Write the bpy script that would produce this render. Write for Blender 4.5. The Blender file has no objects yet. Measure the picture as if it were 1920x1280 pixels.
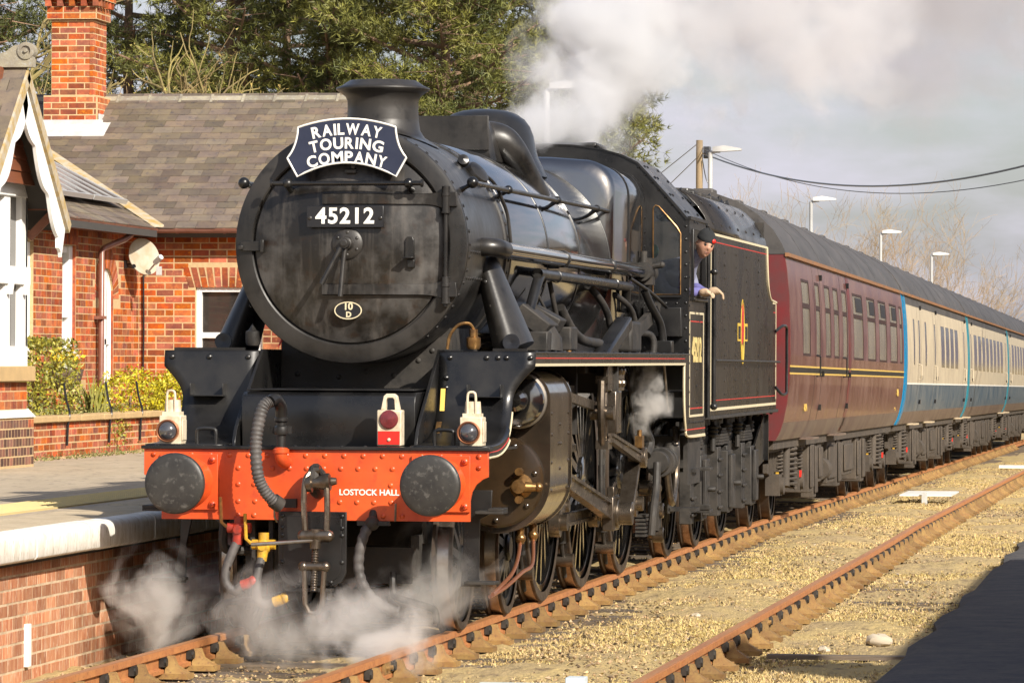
import bpy, bmesh, math, random
import numpy as np
from mathutils import Vector, Matrix, Quaternion

random.seed(11)
rng = np.random.default_rng(11)
PI = math.pi
sc = bpy.context.scene
COL = sc.collection

# ---------------------------------------------------------------- camera
cd = bpy.data.cameras.new('camera')
cam = bpy.data.objects.new('camera', cd)
COL.objects.link(cam)
YAW, PITCH, ROLL = 0.15908, 0.00385, 0.004
fw = Vector((-math.sin(YAW) * math.cos(PITCH), math.cos(YAW) * math.cos(PITCH), math.sin(PITCH)))
rt = fw.cross(Vector((0, 0, 1))).normalized()
up = rt.cross(fw)
rt2 = rt * math.cos(ROLL) + up * math.sin(ROLL)
up2 = up * math.cos(ROLL) - rt * math.sin(ROLL)
m3 = Matrix((rt2, up2, -fw)).transposed()
cam.matrix_world = Matrix.Translation((5.98, -28.45, 1.898)) @ m3.to_4x4()
cd.sensor_fit = 'HORIZONTAL'
cd.sensor_width = 36.0
cd.lens = 8187.2 / 1920 * 36
cd.clip_start = 0.5
cd.clip_end = 9000
sc.camera = cam

# ---------------------------------------------------------------- world, sun, exposure
TO_SUN = Vector((1.12, -1.15, 1.0)).normalized()
EL = math.asin(TO_SUN.z)
AZ = math.atan2(TO_SUN.x, TO_SUN.y)
W = bpy.data.worlds.new('World')
sc.world = W
W.use_nodes = True
nt = W.node_tree
nt.nodes.clear()
N = nt.nodes.new
out = N('ShaderNodeOutputWorld')
bg = N('ShaderNodeBackground')
sky = N('ShaderNodeTexSky')
sky.sky_type = 'NISHITA'
sky.sun_disc = False
sky.sun_elevation = EL
sky.sun_rotation = AZ
sky.air_density = 1.0
sky.dust_density = 2.5
sky.ozone_density = 1.2
tc = N('ShaderNodeTexCoord')
mp = N('ShaderNodeMapping')
mp.inputs['Scale'].default_value = (1.0, 1.0, 3.2)
nz = N('ShaderNodeTexNoise')
nz.inputs['Scale'].default_value = 13
nz.inputs['Detail'].default_value = 6
nz.inputs['Roughness'].default_value = 0.55
cr = N('ShaderNodeValToRGB')
cr.color_ramp.elements[0].position = 0.40
cr.color_ramp.elements[0].color = (0.30, 0.30, 0.30, 1)
cr.color_ramp.elements[1].position = 0.66
cr.color_ramp.elements[1].color = (0.95, 0.95, 0.95, 1)
mx = N('ShaderNodeMix')
mx.data_type = 'RGBA'
mx.inputs['B'].default_value = (4.9, 4.75, 5.4, 1)
L = nt.links.new
L(tc.outputs['Generated'], mp.inputs['Vector'])
L(mp.outputs['Vector'], nz.inputs['Vector'])
L(nz.outputs['Fac'], cr.inputs['Fac'])
sx = N('ShaderNodeSeparateXYZ')          # cloud and haze lie low, the sky clears towards the zenith
L(tc.outputs['Generated'], sx.inputs['Vector'])
el = N('ShaderNodeMapRange')
el.interpolation_type = 'SMOOTHSTEP'
el.inputs['From Min'].default_value = 0.08
el.inputs['From Max'].default_value = 0.55
el.inputs['To Min'].default_value = 1.0
el.inputs['To Max'].default_value = 0.22
L(sx.outputs['Z'], el.inputs['Value'])
mu = N('ShaderNodeMath')
mu.operation = 'MULTIPLY'
L(cr.outputs['Color'], mu.inputs[0])
L(el.outputs['Result'], mu.inputs[1])
L(mu.outputs['Value'], mx.inputs['Factor'])
L(sky.outputs['Color'], mx.inputs['A'])
L(mx.outputs['Result'], bg.inputs['Color'])
bg.inputs['Strength'].default_value = 0.105
L(bg.outputs['Background'], out.inputs['Surface'])

sd = bpy.data.lights.new('sun', 'SUN')
sd.energy = 5.0
sd.angle = math.radians(0.53)
sd.color = (1.0, 0.93, 0.82)
sun = bpy.data.objects.new('sun', sd)
COL.objects.link(sun)
sun.rotation_euler = (-TO_SUN).to_track_quat('-Z', 'Y').to_euler()
sun.location = (30, -30, 25)

sc.view_settings.view_transform = 'Standard'
sc.view_settings.look = 'None'
sc.view_settings.gamma = 1
sc.view_settings.exposure = 0.55
sc.view_settings.use_curve_mapping = False
sc.cycles.use_denoising = True
sc.cycles.max_bounces = 8
sc.cycles.diffuse_bounces = 3
sc.cycles.glossy_bounces = 4
sc.cycles.transmission_bounces = 6
sc.cycles.transparent_max_bounces = 12
sc.cycles.volume_bounces = 2
sc.cycles.volume_step_rate = 1.0
sc.cycles.volume_max_steps = 128

# ---------------------------------------------------------------- helpers: objects
def track_x(y):
    return -0.0065 * max(0.0, y - 17.0)
def track_z(y):
    return -0.0066 * max(0.0, y - 22.0)

def wloc(p):
    v = Vector((0, 0, 0))
    while p is not None:
        v += p.location
        p = p.parent
    return v

def link(o, parent=None, at=(0, 0, 0)):
    COL.objects.link(o)
    if parent is not None:
        o.parent = parent
        o.location = Vector(at) - wloc(parent)
    else:
        o.location = at
    return o

def tag(o, label=None, cat=None, group=None, kind=None):
    if label: o['label'] = label
    if cat: o['category'] = cat
    if group: o['group'] = group
    if kind: o['kind'] = kind
    return o

def thing(name, loc, label, cat, group=None):
    o = bpy.data.objects.new(name, None)
    o.empty_display_size = 0.2
    link(o, None, loc)
    return tag(o, label, cat, group)

def copy_tree(o, parent=None):
    c = o.copy()
    COL.objects.link(c)
    c.parent = parent
    for ch in o.children:
        copy_tree(ch, c)
    return c

def frame(ax):
    ax = Vector(ax).normalized()
    ref = Vector((0, 0, 1)) if abs(ax.z) < 0.9 else Vector((1, 0, 0))
    u = ref.cross(ax).normalized()
    return ax, u, ax.cross(u)

def smooth(pts, k=6):
    pts = [Vector(p) for p in pts]
    if len(pts) < 3: return pts
    o = []
    for i in range(len(pts) - 1):
        p0 = pts[max(i - 1, 0)]; p1 = pts[i]; p2 = pts[i + 1]; p3 = pts[min(i + 2, len(pts) - 1)]
        for j in range(k):
            t = j / k
            o.append(0.5 * ((2 * p1) + (p2 - p0) * t + (2 * p0 - 5 * p1 + 4 * p2 - p3) * t * t + (3 * p1 - p0 - 3 * p2 + p3) * t ** 3))
    o.append(pts[-1])
    return o

class MB:
    def __init__(s):
        s.v = []; s.f = []
    def add(s, vs, fs):
        b = len(s.v)
        s.v += [tuple(p) for p in vs]
        s.f += [tuple(i + b for i in q) for q in fs]
        return s
    def box(s, x0, x1, y0, y1, z0, z1):
        return s.add([(x0, y0, z0), (x1, y0, z0), (x1, y1, z0), (x0, y1, z0), (x0, y0, z1), (x1, y0, z1), (x1, y1, z1), (x0, y1, z1)],
                     [(3, 2, 1, 0), (4, 5, 6, 7), (0, 1, 5, 4), (1, 2, 6, 5), (2, 3, 7, 6), (3, 0, 4, 7)])
    def obox(s, c, a, b, d):
        c, a, b, d = Vector(c), Vector(a), Vector(b), Vector(d)
        vs = [c + a * i + b * j + d * k for k in (-1, 1) for (i, j) in ((-1, -1), (1, -1), (1, 1), (-1, 1))]
        return s.add(vs, [(3, 2, 1, 0), (4, 5, 6, 7), (0, 1, 5, 4), (1, 2, 6, 5), (2, 3, 7, 6), (3, 0, 4, 7)])
    def bar(s, p0, p1, w, h, upv=(0, 0, 1)):
        p0, p1 = Vector(p0), Vector(p1)
        d = p1 - p0
        a = d.normalized()
        sd_ = a.cross(Vector(upv))
        if sd_.length < 1e-4: sd_ = a.cross(Vector((1, 0, 0)))
        sd_.normalize()
        u = sd_.cross(a)
        return s.obox((p0 + p1) / 2, d / 2, sd_ * (w / 2), u * (h / 2))
    def cyl(s, p0, p1, r, r1=None, n=16, caps=True):
        p0, p1 = Vector(p0), Vector(p1)
        if r1 is None: r1 = r
        ax, u, v = frame(p1 - p0)
        vs = []
        for p, q in ((p0, r), (p1, r1)):
            for i in range(n):
                t = 2 * PI * i / n
                vs.append(p + (u * math.cos(t) + v * math.sin(t)) * q)
        fs = [(i, (i + 1) % n, n + (i + 1) % n, n + i) for i in range(n)]
        if caps: fs += [tuple(range(n))[::-1], tuple(range(n, 2 * n))]
        return s.add(vs, fs)
    def tube(s, pts, r, n=8, caps=True):
        pts = [Vector(p) for p in pts]
        m = len(pts)
        rs = r if isinstance(r, (list, tuple)) else [r] * m
        vs = []
        u = None
        for i, p in enumerate(pts):
            t = (pts[min(i + 1, m - 1)] - pts[max(i - 1, 0)])
            if t.length < 1e-9: t = Vector((0, 0, 1))
            t.normalize()
            if u is None:
                _, u, _ = frame(t)
            else:
                u = (u - t * u.dot(t))
                if u.length < 1e-6: _, u, _ = frame(t)
                u.normalize()
            w = t.cross(u)
            for k in range(n):
                a = 2 * PI * k / n
                vs.append(p + (u * math.cos(a) + w * math.sin(a)) * rs[i])
        fs = []
        for i in range(m - 1):
            for k in range(n):
                fs.append((i * n + k, i * n + (k + 1) % n, (i + 1) * n + (k + 1) % n, (i + 1) * n + k))
        if caps: fs += [tuple(range(n))[::-1], tuple(range((m - 1) * n, m * n))]
        return s.add(vs, fs)
    def lathe(s, prof, o=(0, 0, 0), ax=(0, 0, 1), n=32, a0=0.0, a1=2 * PI, u=None):
        o = Vector(o)
        ax_, u_, v_ = frame(ax)
        if u is not None:
            u_ = Vector(u); v_ = ax_.cross(u_)
        full = abs(a1 - a0 - 2 * PI) < 1e-6
        cols = n if full else n + 1
        vs = []
        for r, t in prof:
            for k in range(cols):
                a = a0 + (a1 - a0) * k / n
                vs.append(o + ax_ * t + (u_ * math.cos(a) + v_ * math.sin(a)) * max(r, 1e-5))
        fs = []
        for i in range(len(prof) - 1):
            for k in range(n):
                k2 = (k + 1) % cols if full else k + 1
                fs.append((i * cols + k, i * cols + k2, (i + 1) * cols + k2, (i + 1) * cols + k))
        return s.add(vs, fs)
    def prism(s, poly, fn, d0, d1):
        n = len(poly)
        vs = [fn(a, b, d0) for a, b in poly] + [fn(a, b, d1) for a, b in poly]
        fs = [tuple(range(n))[::-1], tuple(range(n, 2 * n))] + [(i, (i + 1) % n, n + (i + 1) % n, n + i) for i in range(n)]
        return s.add(vs, fs)
    def loft(s, rings, closed=True, caps=True):
        n = len(rings[0])
        vs = [p for r in rings for p in r]
        fs = []
        for i in range(len(rings) - 1):
            for k in range(n if closed else n - 1):
                k2 = (k + 1) % n
                fs.append((i * n + k, i * n + k2, (i + 1) * n + k2, (i + 1) * n + k))
        if caps and closed:
            fs += [tuple(range(n))[::-1], tuple(range((len(rings) - 1) * n, len(rings) * n))]
        return s.add(vs, fs)
    def ball(s, c, r, nu=12, nv=8, sx=1, sy=1, sz=1):
        c = Vector(c)
        rings = []
        for j in range(nv + 1):
            t = PI * j / nv
            rings.append([c + Vector((sx * r * max(math.sin(t), 1e-4) * math.cos(2 * PI * i / nu), sy * r * max(math.sin(t), 1e-4) * math.sin(2 * PI * i / nu), sz * r * math.cos(t))) for i in range(nu)])
        return s.loft(rings, True, False)
    def mesh(s, name, recalc=True, ang=0.6):
        me = bpy.data.meshes.new(name)
        me.from_pydata(s.v, [], s.f)
        if recalc and len(s.f) < 30000:
            bm = bmesh.new(); bm.from_mesh(me)
            bmesh.ops.recalc_face_normals(bm, faces=bm.faces)
            bm.to_mesh(me); bm.free()
        if ang:
            me.polygons.foreach_set('use_smooth', [True] * len(me.polygons))
            me.set_sharp_from_angle(angle=ang)
        me.update()
        return me
    def build(s, name, m, parent=None, bevel=0, ang=0.6, at=(0, 0, 0), label=None, cat=None, group=None, kind=None):
        me = s.mesh(name, True, ang)
        me.materials.append(m)
        o = bpy.data.objects.new(name, me)
        link(o, parent, at)
        if bevel:
            b = o.modifiers.new('bevel', 'BEVEL')
            b.width = bevel; b.segments = 2; b.limit_method = 'ANGLE'; b.angle_limit = 0.7
        return tag(o, label, cat, group, kind)

def np_mesh(name, verts, faces, m, parent=None, smooth_=False, at=(0, 0, 0)):
    """verts (n,3) array, faces (k,3) or (k,4) array -> one mesh object"""
    me = bpy.data.meshes.new(name)
    nv, k, w = len(verts), len(faces), faces.shape[1]
    me.vertices.add(nv)
    me.vertices.foreach_set('co', np.ascontiguousarray(verts, dtype=np.float32).ravel())
    me.loops.add(k * w)
    me.loops.foreach_set('vertex_index', np.ascontiguousarray(faces, dtype=np.int32).ravel())
    me.polygons.add(k)
    me.polygons.foreach_set('loop_start', np.arange(0, k * w, w, dtype=np.int32))
    me.polygons.foreach_set('use_smooth', np.full(k, smooth_, dtype=bool))
    me.update(calc_edges=True)
    me.validate()
    me.materials.append(m)
    o = bpy.data.objects.new(name, me)
    return link(o, parent, at)

def inst(name, me, parent, at, rot=None, scale=None):
    o = bpy.data.objects.new(name, me)
    link(o, parent, at)
    if rot is not None:
        o.rotation_mode = 'QUATERNION'
        o.rotation_quaternion = rot
    if scale is not None: o.scale = scale
    return o

_riv = {}
def rivets(parent, pts, nrm, r, m, name='rivet', h=0.55):
    key = (r, m.name, h)
    if key not in _riv:
        b = MB().lathe([(r, -0.004), (r, 0.15 * r), (r * 0.75, r * h * 0.75), (r * 0.35, r * h), (0, r * h * 1.03)], n=8)
        me = b.mesh('rivet'); me.materials.append(m)
        _riv[key] = me
    q = Vector((0, 0, 1)).rotation_difference(Vector(nrm).normalized()) if not callable(nrm) else None
    for p in pts:
        qq = Vector((0, 0, 1)).rotation_difference(Vector(nrm(p)).normalized()) if q is None else q
        inst(name, _riv[key], parent, p, qq)

# ---------------------------------------------------------------- helpers: materials
def mat(name, c, rough=0.5, metal=0.0, c2=None, c3=None, ns=4.0, nd=5.0, lo=0.35, hi=0.65, stretch=(1, 1, 1), bump=0.0, bs=60.0,
        spec=0.5, coat=0.0, rv=0.0, rand=0.0, island=0.0, r2=None, streak=0.0, sc_col=None, bd=4.0, trans=0.0, hue=0.0, ior=1.5):
    m = bpy.data.materials.new(name)
    m.use_nodes = True
    t = m.node_tree
    b = t.nodes['Principled BSDF']
    n = t.nodes.new
    K = t.links.new
    b.inputs['Roughness'].default_value = rough
    b.inputs['Metallic'].default_value = metal
    b.inputs['Specular IOR Level'].default_value = spec
    b.inputs['Coat Weight'].default_value = coat
    b.inputs['IOR'].default_value = ior
    b.inputs['Coat Roughness'].default_value = 0.08
    b.inputs['Transmission Weight'].default_value = trans
    geo = n('ShaderNodeNewGeometry')
    mpn = n('ShaderNodeMapping')
    mpn.inputs['Scale'].default_value = stretch
    K(geo.outputs['Position'], mpn.inputs['Vector'])
    def mixc(fac, a, bb):
        x = n('ShaderNodeMix'); x.data_type = 'RGBA'
        if isinstance(fac, float): x.inputs['Factor'].default_value = fac
        else: K(fac, x.inputs['Factor'])
        for s_, val in (('A', a), ('B', bb)):
            if isinstance(val, tuple): x.inputs[s_].default_value = (*val, 1)
            else: K(val, x.inputs[s_])
        return x.outputs['Result']
    def noise(scale, detail, vec=None, lo_=0.35, hi_=0.65):
        z = n('ShaderNodeTexNoise')
        z.inputs['Scale'].default_value = scale
        z.inputs['Detail'].default_value = detail
        z.inputs['Roughness'].default_value = 0.6
        K(vec if vec is not None else mpn.outputs['Vector'], z.inputs['Vector'])
        r = n('ShaderNodeMapRange')
        r.inputs['From Min'].default_value = lo_
        r.inputs['From Max'].default_value = hi_
        K(z.outputs['Fac'], r.inputs['Value'])
        return r.outputs['Result'], z.outputs['Fac']
    col = tuple(c)
    fac = None
    if c2 is not None:
        fac, _ = noise(ns, nd, None, lo, hi)
        col = mixc(fac, col, tuple(c2))
    if c3 is not None:
        f3, _ = noise(ns * 3.7, nd, None, 0.55, 0.72)
        col = mixc(f3, col, tuple(c3))
    if streak:
        ms = n('ShaderNodeMapping')
        ms.inputs['Scale'].default_value = (14, 14, 0.8)
        K(geo.outputs['Position'], ms.inputs['Vector'])
        fs, _ = noise(1.0, 4, ms.outputs['Vector'], 0.5, 0.8)
        mm = n('ShaderNodeMath'); mm.operation = 'MULTIPLY'; mm.inputs[1].default_value = streak
        K(fs, mm.inputs[0])
        col = mixc(mm.outputs[0], col, tuple(sc_col or (0.3, 0.28, 0.25)))
    if rand or island:
        if rand:
            oi = n('ShaderNodeObjectInfo'); rr = oi.outputs['Random']
        else:
            rr = geo.outputs['Random Per Island']
        amt = rand or island
        hs = n('ShaderNodeHueSaturation')
        v = n('ShaderNodeMapRange')
        v.inputs['To Min'].default_value = 1 - amt
        v.inputs['To Max'].default_value = 1 + amt
        K(rr, v.inputs['Value'])
        K(v.outputs['Result'], hs.inputs['Value'])
        if hue:
            w = n('ShaderNodeTexWhiteNoise'); w.noise_dimensions = '1D'
            K(rr, w.inputs['W'])
            h = n('ShaderNodeMapRange')
            h.inputs['To Min'].default_value = 0.5 - hue
            h.inputs['To Max'].default_value = 0.5 + hue
            K(w.outputs['Value'], h.inputs['Value'])
            K(h.outputs['Result'], hs.inputs['Hue'])
            s2 = n('ShaderNodeMapRange')
            s2.inputs['To Min'].default_value = 0.85
            s2.inputs['To Max'].default_value = 1.12
            K(w.outputs['Color'], s2.inputs['Value'])
            K(s2.outputs['Result'], hs.inputs['Saturation'])
        if isinstance(col, tuple): hs.inputs['Color'].default_value = (*col, 1)
        else: K(col, hs.inputs['Color'])
        col = hs.outputs['Color']
    if isinstance(col, tuple): b.inputs['Base Color'].default_value = (*col, 1)
    else: K(col, b.inputs['Base Color'])
    if r2 is not None:
        if fac is None: fac, _ = noise(ns, nd, None, lo, hi)
        q = n('ShaderNodeMapRange')
        q.inputs['To Min'].default_value = rough
        q.inputs['To Max'].default_value = r2
        K(fac, q.inputs['Value'])
        K(q.outputs['Result'], b.inputs['Roughness'])
    if bump:
        _, bf = noise(bs, bd)
        bn = n('ShaderNodeBump')
        bn.inputs['Strength'].default_value = 1.0
        bn.inputs['Distance'].default_value = bump
        K(bf, bn.inputs['Height'])
        K(bn.outputs['Normal'], b.inputs['Normal'])
    m.diffuse_color = (*c, 1)
    return m

def glass(name, tint=(0.03, 0.035, 0.04), rough=0.03, alpha=0.3):
    m = bpy.data.materials.new(name)
    m.use_nodes = True
    t = m.node_tree
    b = t.nodes['Principled BSDF']
    b.inputs['Base Color'].default_value = (*tint, 1)
    b.inputs['Roughness'].default_value = rough
    b.inputs['Alpha'].default_value = alpha
    b.inputs['Specular IOR Level'].default_value = 0.6
    return m

M = {}
M['black'] = mat('black_paint', (0.006, 0.006, 0.0065), 0.24, c2=(0.015, 0.014, 0.013), ns=3, r2=0.42, bump=0.0006, bs=30)
M['black_gloss'] = mat('black_gloss_paint', (0.006, 0.006, 0.007), 0.08, c2=(0.010, 0.009, 0.008), ns=2, r2=0.16, spec=0.8, coat=0.8, ior=2.1, bump=0.0010, bs=5, bd=2)
M['smokebox'] = mat('smokebox_black', (0.009, 0.0085, 0.008), 0.27, c2=(0.030, 0.027, 0.024), ns=2.2, r2=0.46, c3=(0.008, 0.007, 0.006), streak=0.3, sc_col=(0.055, 0.048, 0.040), bump=0.0012, bs=14)
M['door'] = mat('smokebox_door_black', (0.010, 0.0085, 0.007), 0.28, c2=(0.070, 0.065, 0.060), ns=2.6, lo=0.46, hi=0.68, r2=0.48, streak=0.5, sc_col=(0.13, 0.115, 0.10), c3=(0.020, 0.011, 0.006), bump=0.001, bs=20)
M['dirty'] = mat('dirty_black', (0.012, 0.011, 0.010), 0.5, c2=(0.040, 0.034, 0.028), ns=6, r2=0.8, bump=0.002, bs=30)
M['oily'] = mat('oily_steel', (0.26, 0.22, 0.18), 0.22, metal=0.9, c2=(0.09, 0.07, 0.05), ns=7, r2=0.42, bump=0.001, bs=25)
M['steel'] = mat('bright_steel', (0.36, 0.34, 0.31), 0.28, metal=0.9, c2=(0.16, 0.13, 0.10), ns=7, r2=0.5)
M['cylclad'] = mat('cylinder_cladding', (0.020, 0.015, 0.011), 0.12, c2=(0.035, 0.024, 0.015), ns=3, r2=0.28, spec=0.7, coat=0.5, bump=0.002, bs=4, bd=2)
M['tyre'] = mat('wheel_tyre', (0.10, 0.075, 0.055), 0.42, metal=0.6, c2=(0.055, 0.038, 0.028), ns=8, r2=0.6)
M['tread'] = mat('wheel_tread', (0.42, 0.40, 0.37), 0.25, metal=0.9, c2=(0.25, 0.21, 0.17), ns=10)
M['red'] = mat('buffer_beam_red', (0.66, 0.095, 0.018), 0.36, c2=(0.50, 0.060, 0.014), c3=(0.42, 0.05, 0.016), ns=3, streak=0.22, sc_col=(0.30, 0.06, 0.03), bump=0.0006, bs=25)
M['redcock'] = mat('red_cock', (0.38, 0.03, 0.012), 0.45, c2=(0.2, 0.03, 0.02), ns=30)
M['bufhead'] = mat('buffer_face', (0.022, 0.021, 0.020), 0.5, metal=0.2, c2=(0.045, 0.043, 0.039), ns=7, r2=0.36, c3=(0.11, 0.105, 0.095), bump=0.001, bs=22)
M['white'] = mat('white_paint', (0.80, 0.79, 0.75), 0.4, c2=(0.70, 0.68, 0.62), ns=4)
M['lampwhite'] = mat('lamp_cream_white', (0.62, 0.54, 0.40), 0.5, c2=(0.42, 0.32, 0.20), ns=14, lo=0.45, hi=0.72)
M['cream'] = mat('lining_cream', (0.62, 0.54, 0.36), 0.45)
M['lred'] = mat('lining_red', (0.52, 0.03, 0.02), 0.45)
M['navy'] = mat('headboard_blue', (0.014, 0.019, 0.042), 0.4, c2=(0.020, 0.026, 0.052), ns=6)
M['plateblack'] = mat('plate_black', (0.012, 0.012, 0.014), 0.3)
M['brass'] = mat('brass', (0.36, 0.20, 0.07), 0.35, metal=0.8, c2=(0.16, 0.09, 0.04), ns=20)
M['copper'] = mat('copper', (0.50, 0.20, 0.10), 0.35, metal=0.8)
M['rubber'] = mat('rubber_hose', (0.045, 0.042, 0.040), 0.55, c2=(0.09, 0.08, 0.075), ns=16, r2=0.7)
M['yellow'] = mat('yellow_paint', (0.62, 0.36, 0.02), 0.5, c2=(0.35, 0.2, 0.03), ns=30)
M['lens'] = mat('lamp_lens', (0.05, 0.05, 0.055), 0.05, spec=0.9, coat=1.0)
M['redlens'] = mat('red_lens', (0.16, 0.022, 0.025), 0.25, c2=(0.10, 0.015, 0.02), ns=40, spec=0.6)
M['tailred'] = mat('tail_red', (0.60, 0.02, 0.012), 0.4)
M['glass'] = glass('window_glass')
M['darkglass'] = mat('dark_glass', (0.02, 0.022, 0.025), 0.04, spec=0.7)
M['cabin'] = mat('cab_interior', (0.02, 0.02, 0.02), 0.7, c2=(0.04, 0.035, 0.03))
M['rust'] = mat('rusty_rail', (0.34, 0.13, 0.045), 0.62, c2=(0.42, 0.18, 0.06), c3=(0.16, 0.06, 0.03), ns=9, bump=0.001, bs=80)
M['railtop'] = mat('rail_head', (0.50, 0.24, 0.09), 0.5, metal=0.35, c2=(0.42, 0.18, 0.07), ns=7, stretch=(1, 0.1, 1))
M['chair'] = mat('rail_chair', (0.20, 0.105, 0.035), 0.8, c2=(0.26, 0.16, 0.05), c3=(0.12, 0.06, 0.03), ns=14, rand=0.25, bump=0.002, bs=60)
M['sleeper'] = mat('sleeper_wood', (0.16, 0.12, 0.085), 0.85, c2=(0.09, 0.07, 0.05), ns=6, stretch=(0.4, 6, 6), rand=0.25, bump=0.004, bs=20)
M['tenderblack'] = mat('tender_black', (0.012, 0.010, 0.008), 0.2, c2=(0.026, 0.021, 0.016), ns=1.6, r2=0.38, streak=0.5, sc_col=(0.050, 0.040, 0.030), spec=0.4, coat=0.15, bump=0.0035, bs=2.2, bd=2)
# ================================================================ setting: ground, tracks, platforms
M['ground'] = mat('yard_ground', (0.38, 0.28, 0.14), 0.95, c2=(0.46, 0.34, 0.14), c3=(0.16, 0.11, 0.06), ns=1.6, nd=9, lo=0.38, hi=0.62, bump=0.035, bs=16, bd=8, stretch=(1, 0.55, 1))
M['stone'] = mat('ballast_stone', (0.25, 0.175, 0.09), 0.9, c2=(0.35, 0.25, 0.13), ns=5, island=0.85, hue=0.015)
M['straw'] = mat('dry_grass', (0.58, 0.43, 0.20), 0.8, c2=(0.46, 0.36, 0.13), c3=(0.26, 0.18, 0.09), ns=0.7, island=0.35)
M['asphalt'] = mat('platform_asphalt', (0.40, 0.32, 0.22), 0.9, c2=(0.47, 0.38, 0.27), c3=(0.19, 0.16, 0.125), ns=2.2, nd=12, bump=0.008, bs=90, stretch=(1.6, 0.5, 1))
M['asphalt2'] = mat('old_platform_asphalt', (0.10, 0.10, 0.11), 0.9, c2=(0.16, 0.15, 0.14), c3=(0.06, 0.06, 0.06), ns=4, nd=9, bump=0.006, bs=100)
M['concrete'] = mat('coping_concrete', (0.42, 0.33, 0.21), 0.9, c2=(0.52, 0.42, 0.28), c3=(0.30, 0.25, 0.18), ns=6, bump=0.004, bs=90)
M['coping_white'] = mat('coping_white_paint', (0.80, 0.78, 0.72), 0.7, c2=(0.58, 0.53, 0.43), c3=(0.33, 0.27, 0.18), ns=4, lo=0.42, hi=0.72, stretch=(1, 3.2, 0.8), bump=0.003, bs=50)
M['tactile'] = mat('tactile_paving', (0.55, 0.43, 0.18), 0.85, c2=(0.48, 0.38, 0.19), ns=5)
M['yline'] = mat('yellow_line', (0.75, 0.47, 0.015), 0.7, c2=(0.6, 0.38, 0.05), ns=9)

def axis(*segs):
    o = []
    for a, b, n in segs: o += list(np.linspace(a, b, n, endpoint=False))
    o.append(segs[-1][1])
    return np.array(o)
gx = axis((-4000, -400, 4), (-400, -60, 4), (-60, -8, 6), (-8, -1.7, 4), (-1.7, 5.2, 92), (5.2, 40, 6), (40, 400, 4), (400, 4000, 4))
gy = axis((-300, -40, 5), (-40, -5, 8), (-5, 30, 260), (30, 90, 150), (90, 170, 30), (170, 600, 5), (600, 5000, 4))
GX, GY = np.meshgrid(gx, gy)
tz = np.vectorize(track_z)(np.minimum(GY, 150))
near = ((GX > -1.7) & (GX < 5.2) & (GY > -6) & (GY < 95))
GZ = tz - 0.215 + near * (rng.normal(0, 0.009, GX.shape) + 0.022 * np.sin(GX * 3.1 + GY * 0.7) * np.sin(GY * 1.9 - GX) + 0.018 * np.sin(GY * 0.53 + GX * 1.7))
GZ += near * 0.05 * np.exp(-((GX - 1.75 - np.vectorize(track_x)(GY)) / 0.55) ** 2)
nx, ny = len(gx), len(gy)
idx = np.arange(nx * ny).reshape(ny, nx)
gf = np.stack([idx[:-1, :-1], idx[:-1, 1:], idx[1:, 1:], idx[1:, :-1]], -1).reshape(-1, 4)
ground = np_mesh('ground', np.stack([GX, GY, GZ], -1).reshape(-1, 3), gf, M['ground'], smooth_=True)
tag(ground, 'dry mossy ground and gravel between the two tracks', 'ground', kind='structure')

def ground_z(x, y):
    return track_z(y) - 0.205 + 0.05 * math.exp(-((x - 1.75 - track_x(y)) / 0.55) ** 2)

# loose stones and dry grass (uncountable)
def scatter(n, ylo, yhi, xlo, xhi, p=1.6):
    u = rng.random(n) ** p
    y = ylo + (yhi - ylo) * u
    x = rng.uniform(xlo, xhi, n) + np.vectorize(track_x)(y)
    z = np.vectorize(ground_z)(x, y)
    return x, y, z
def stones(name, n, smin, smax, m, ylo=-5, yhi=75, xlo=-1.55, xhi=4.9, p=1.7):
    x, y, z = scatter(n, ylo, yhi, xlo, xhi, p)
    s = smin + (smax - smin) * rng.random(n) ** 2.5
    base = np.array([(1, 0, 0), (0, 1, 0), (-1, 0, 0), (0, -1, 0), (0, 0, 0.7), (0, 0, -0.6)], float)
    jit = rng.normal(0, 0.22, (n, 6, 3)) + base
    a = rng.random(n) * 6.28
    ca, sa = np.cos(a), np.sin(a)
    vx = jit[..., 0] * ca[:, None] - jit[..., 1] * sa[:, None]
    vy = jit[..., 0] * sa[:, None] + jit[..., 1] * ca[:, None]
    v = np.stack([vx, vy, jit[..., 2]], -1) * s[:, None, None]
    v += np.stack([x, y, z + s * 0.25], -1)[:, None, :]
    f0 = np.array([(0, 1, 4), (1, 2, 4), (2, 3, 4), (3, 0, 4), (1, 0, 5), (2, 1, 5), (3, 2, 5), (0, 3, 5)])
    f = (np.arange(n) * 6)[:, None, None] + f0
    return np_mesh(name, v.reshape(-1, 3), f.reshape(-1, 3), m)
tag(stones('gravel', 80000, 0.004, 0.019, M['stone']), 'loose brown gravel strewn between and beside the rails', 'gravel', kind='stuff')
M['pale'] = mat('pale_stone', (0.48, 0.41, 0.31), 0.9, island=0.2)
tag(stones('pale_gravel', 160, 0.006, 0.022, M['pale'], yhi=45, xlo=1.0), 'scattered pale limestone chips on the yard ground', 'gravel', kind='stuff')
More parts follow.
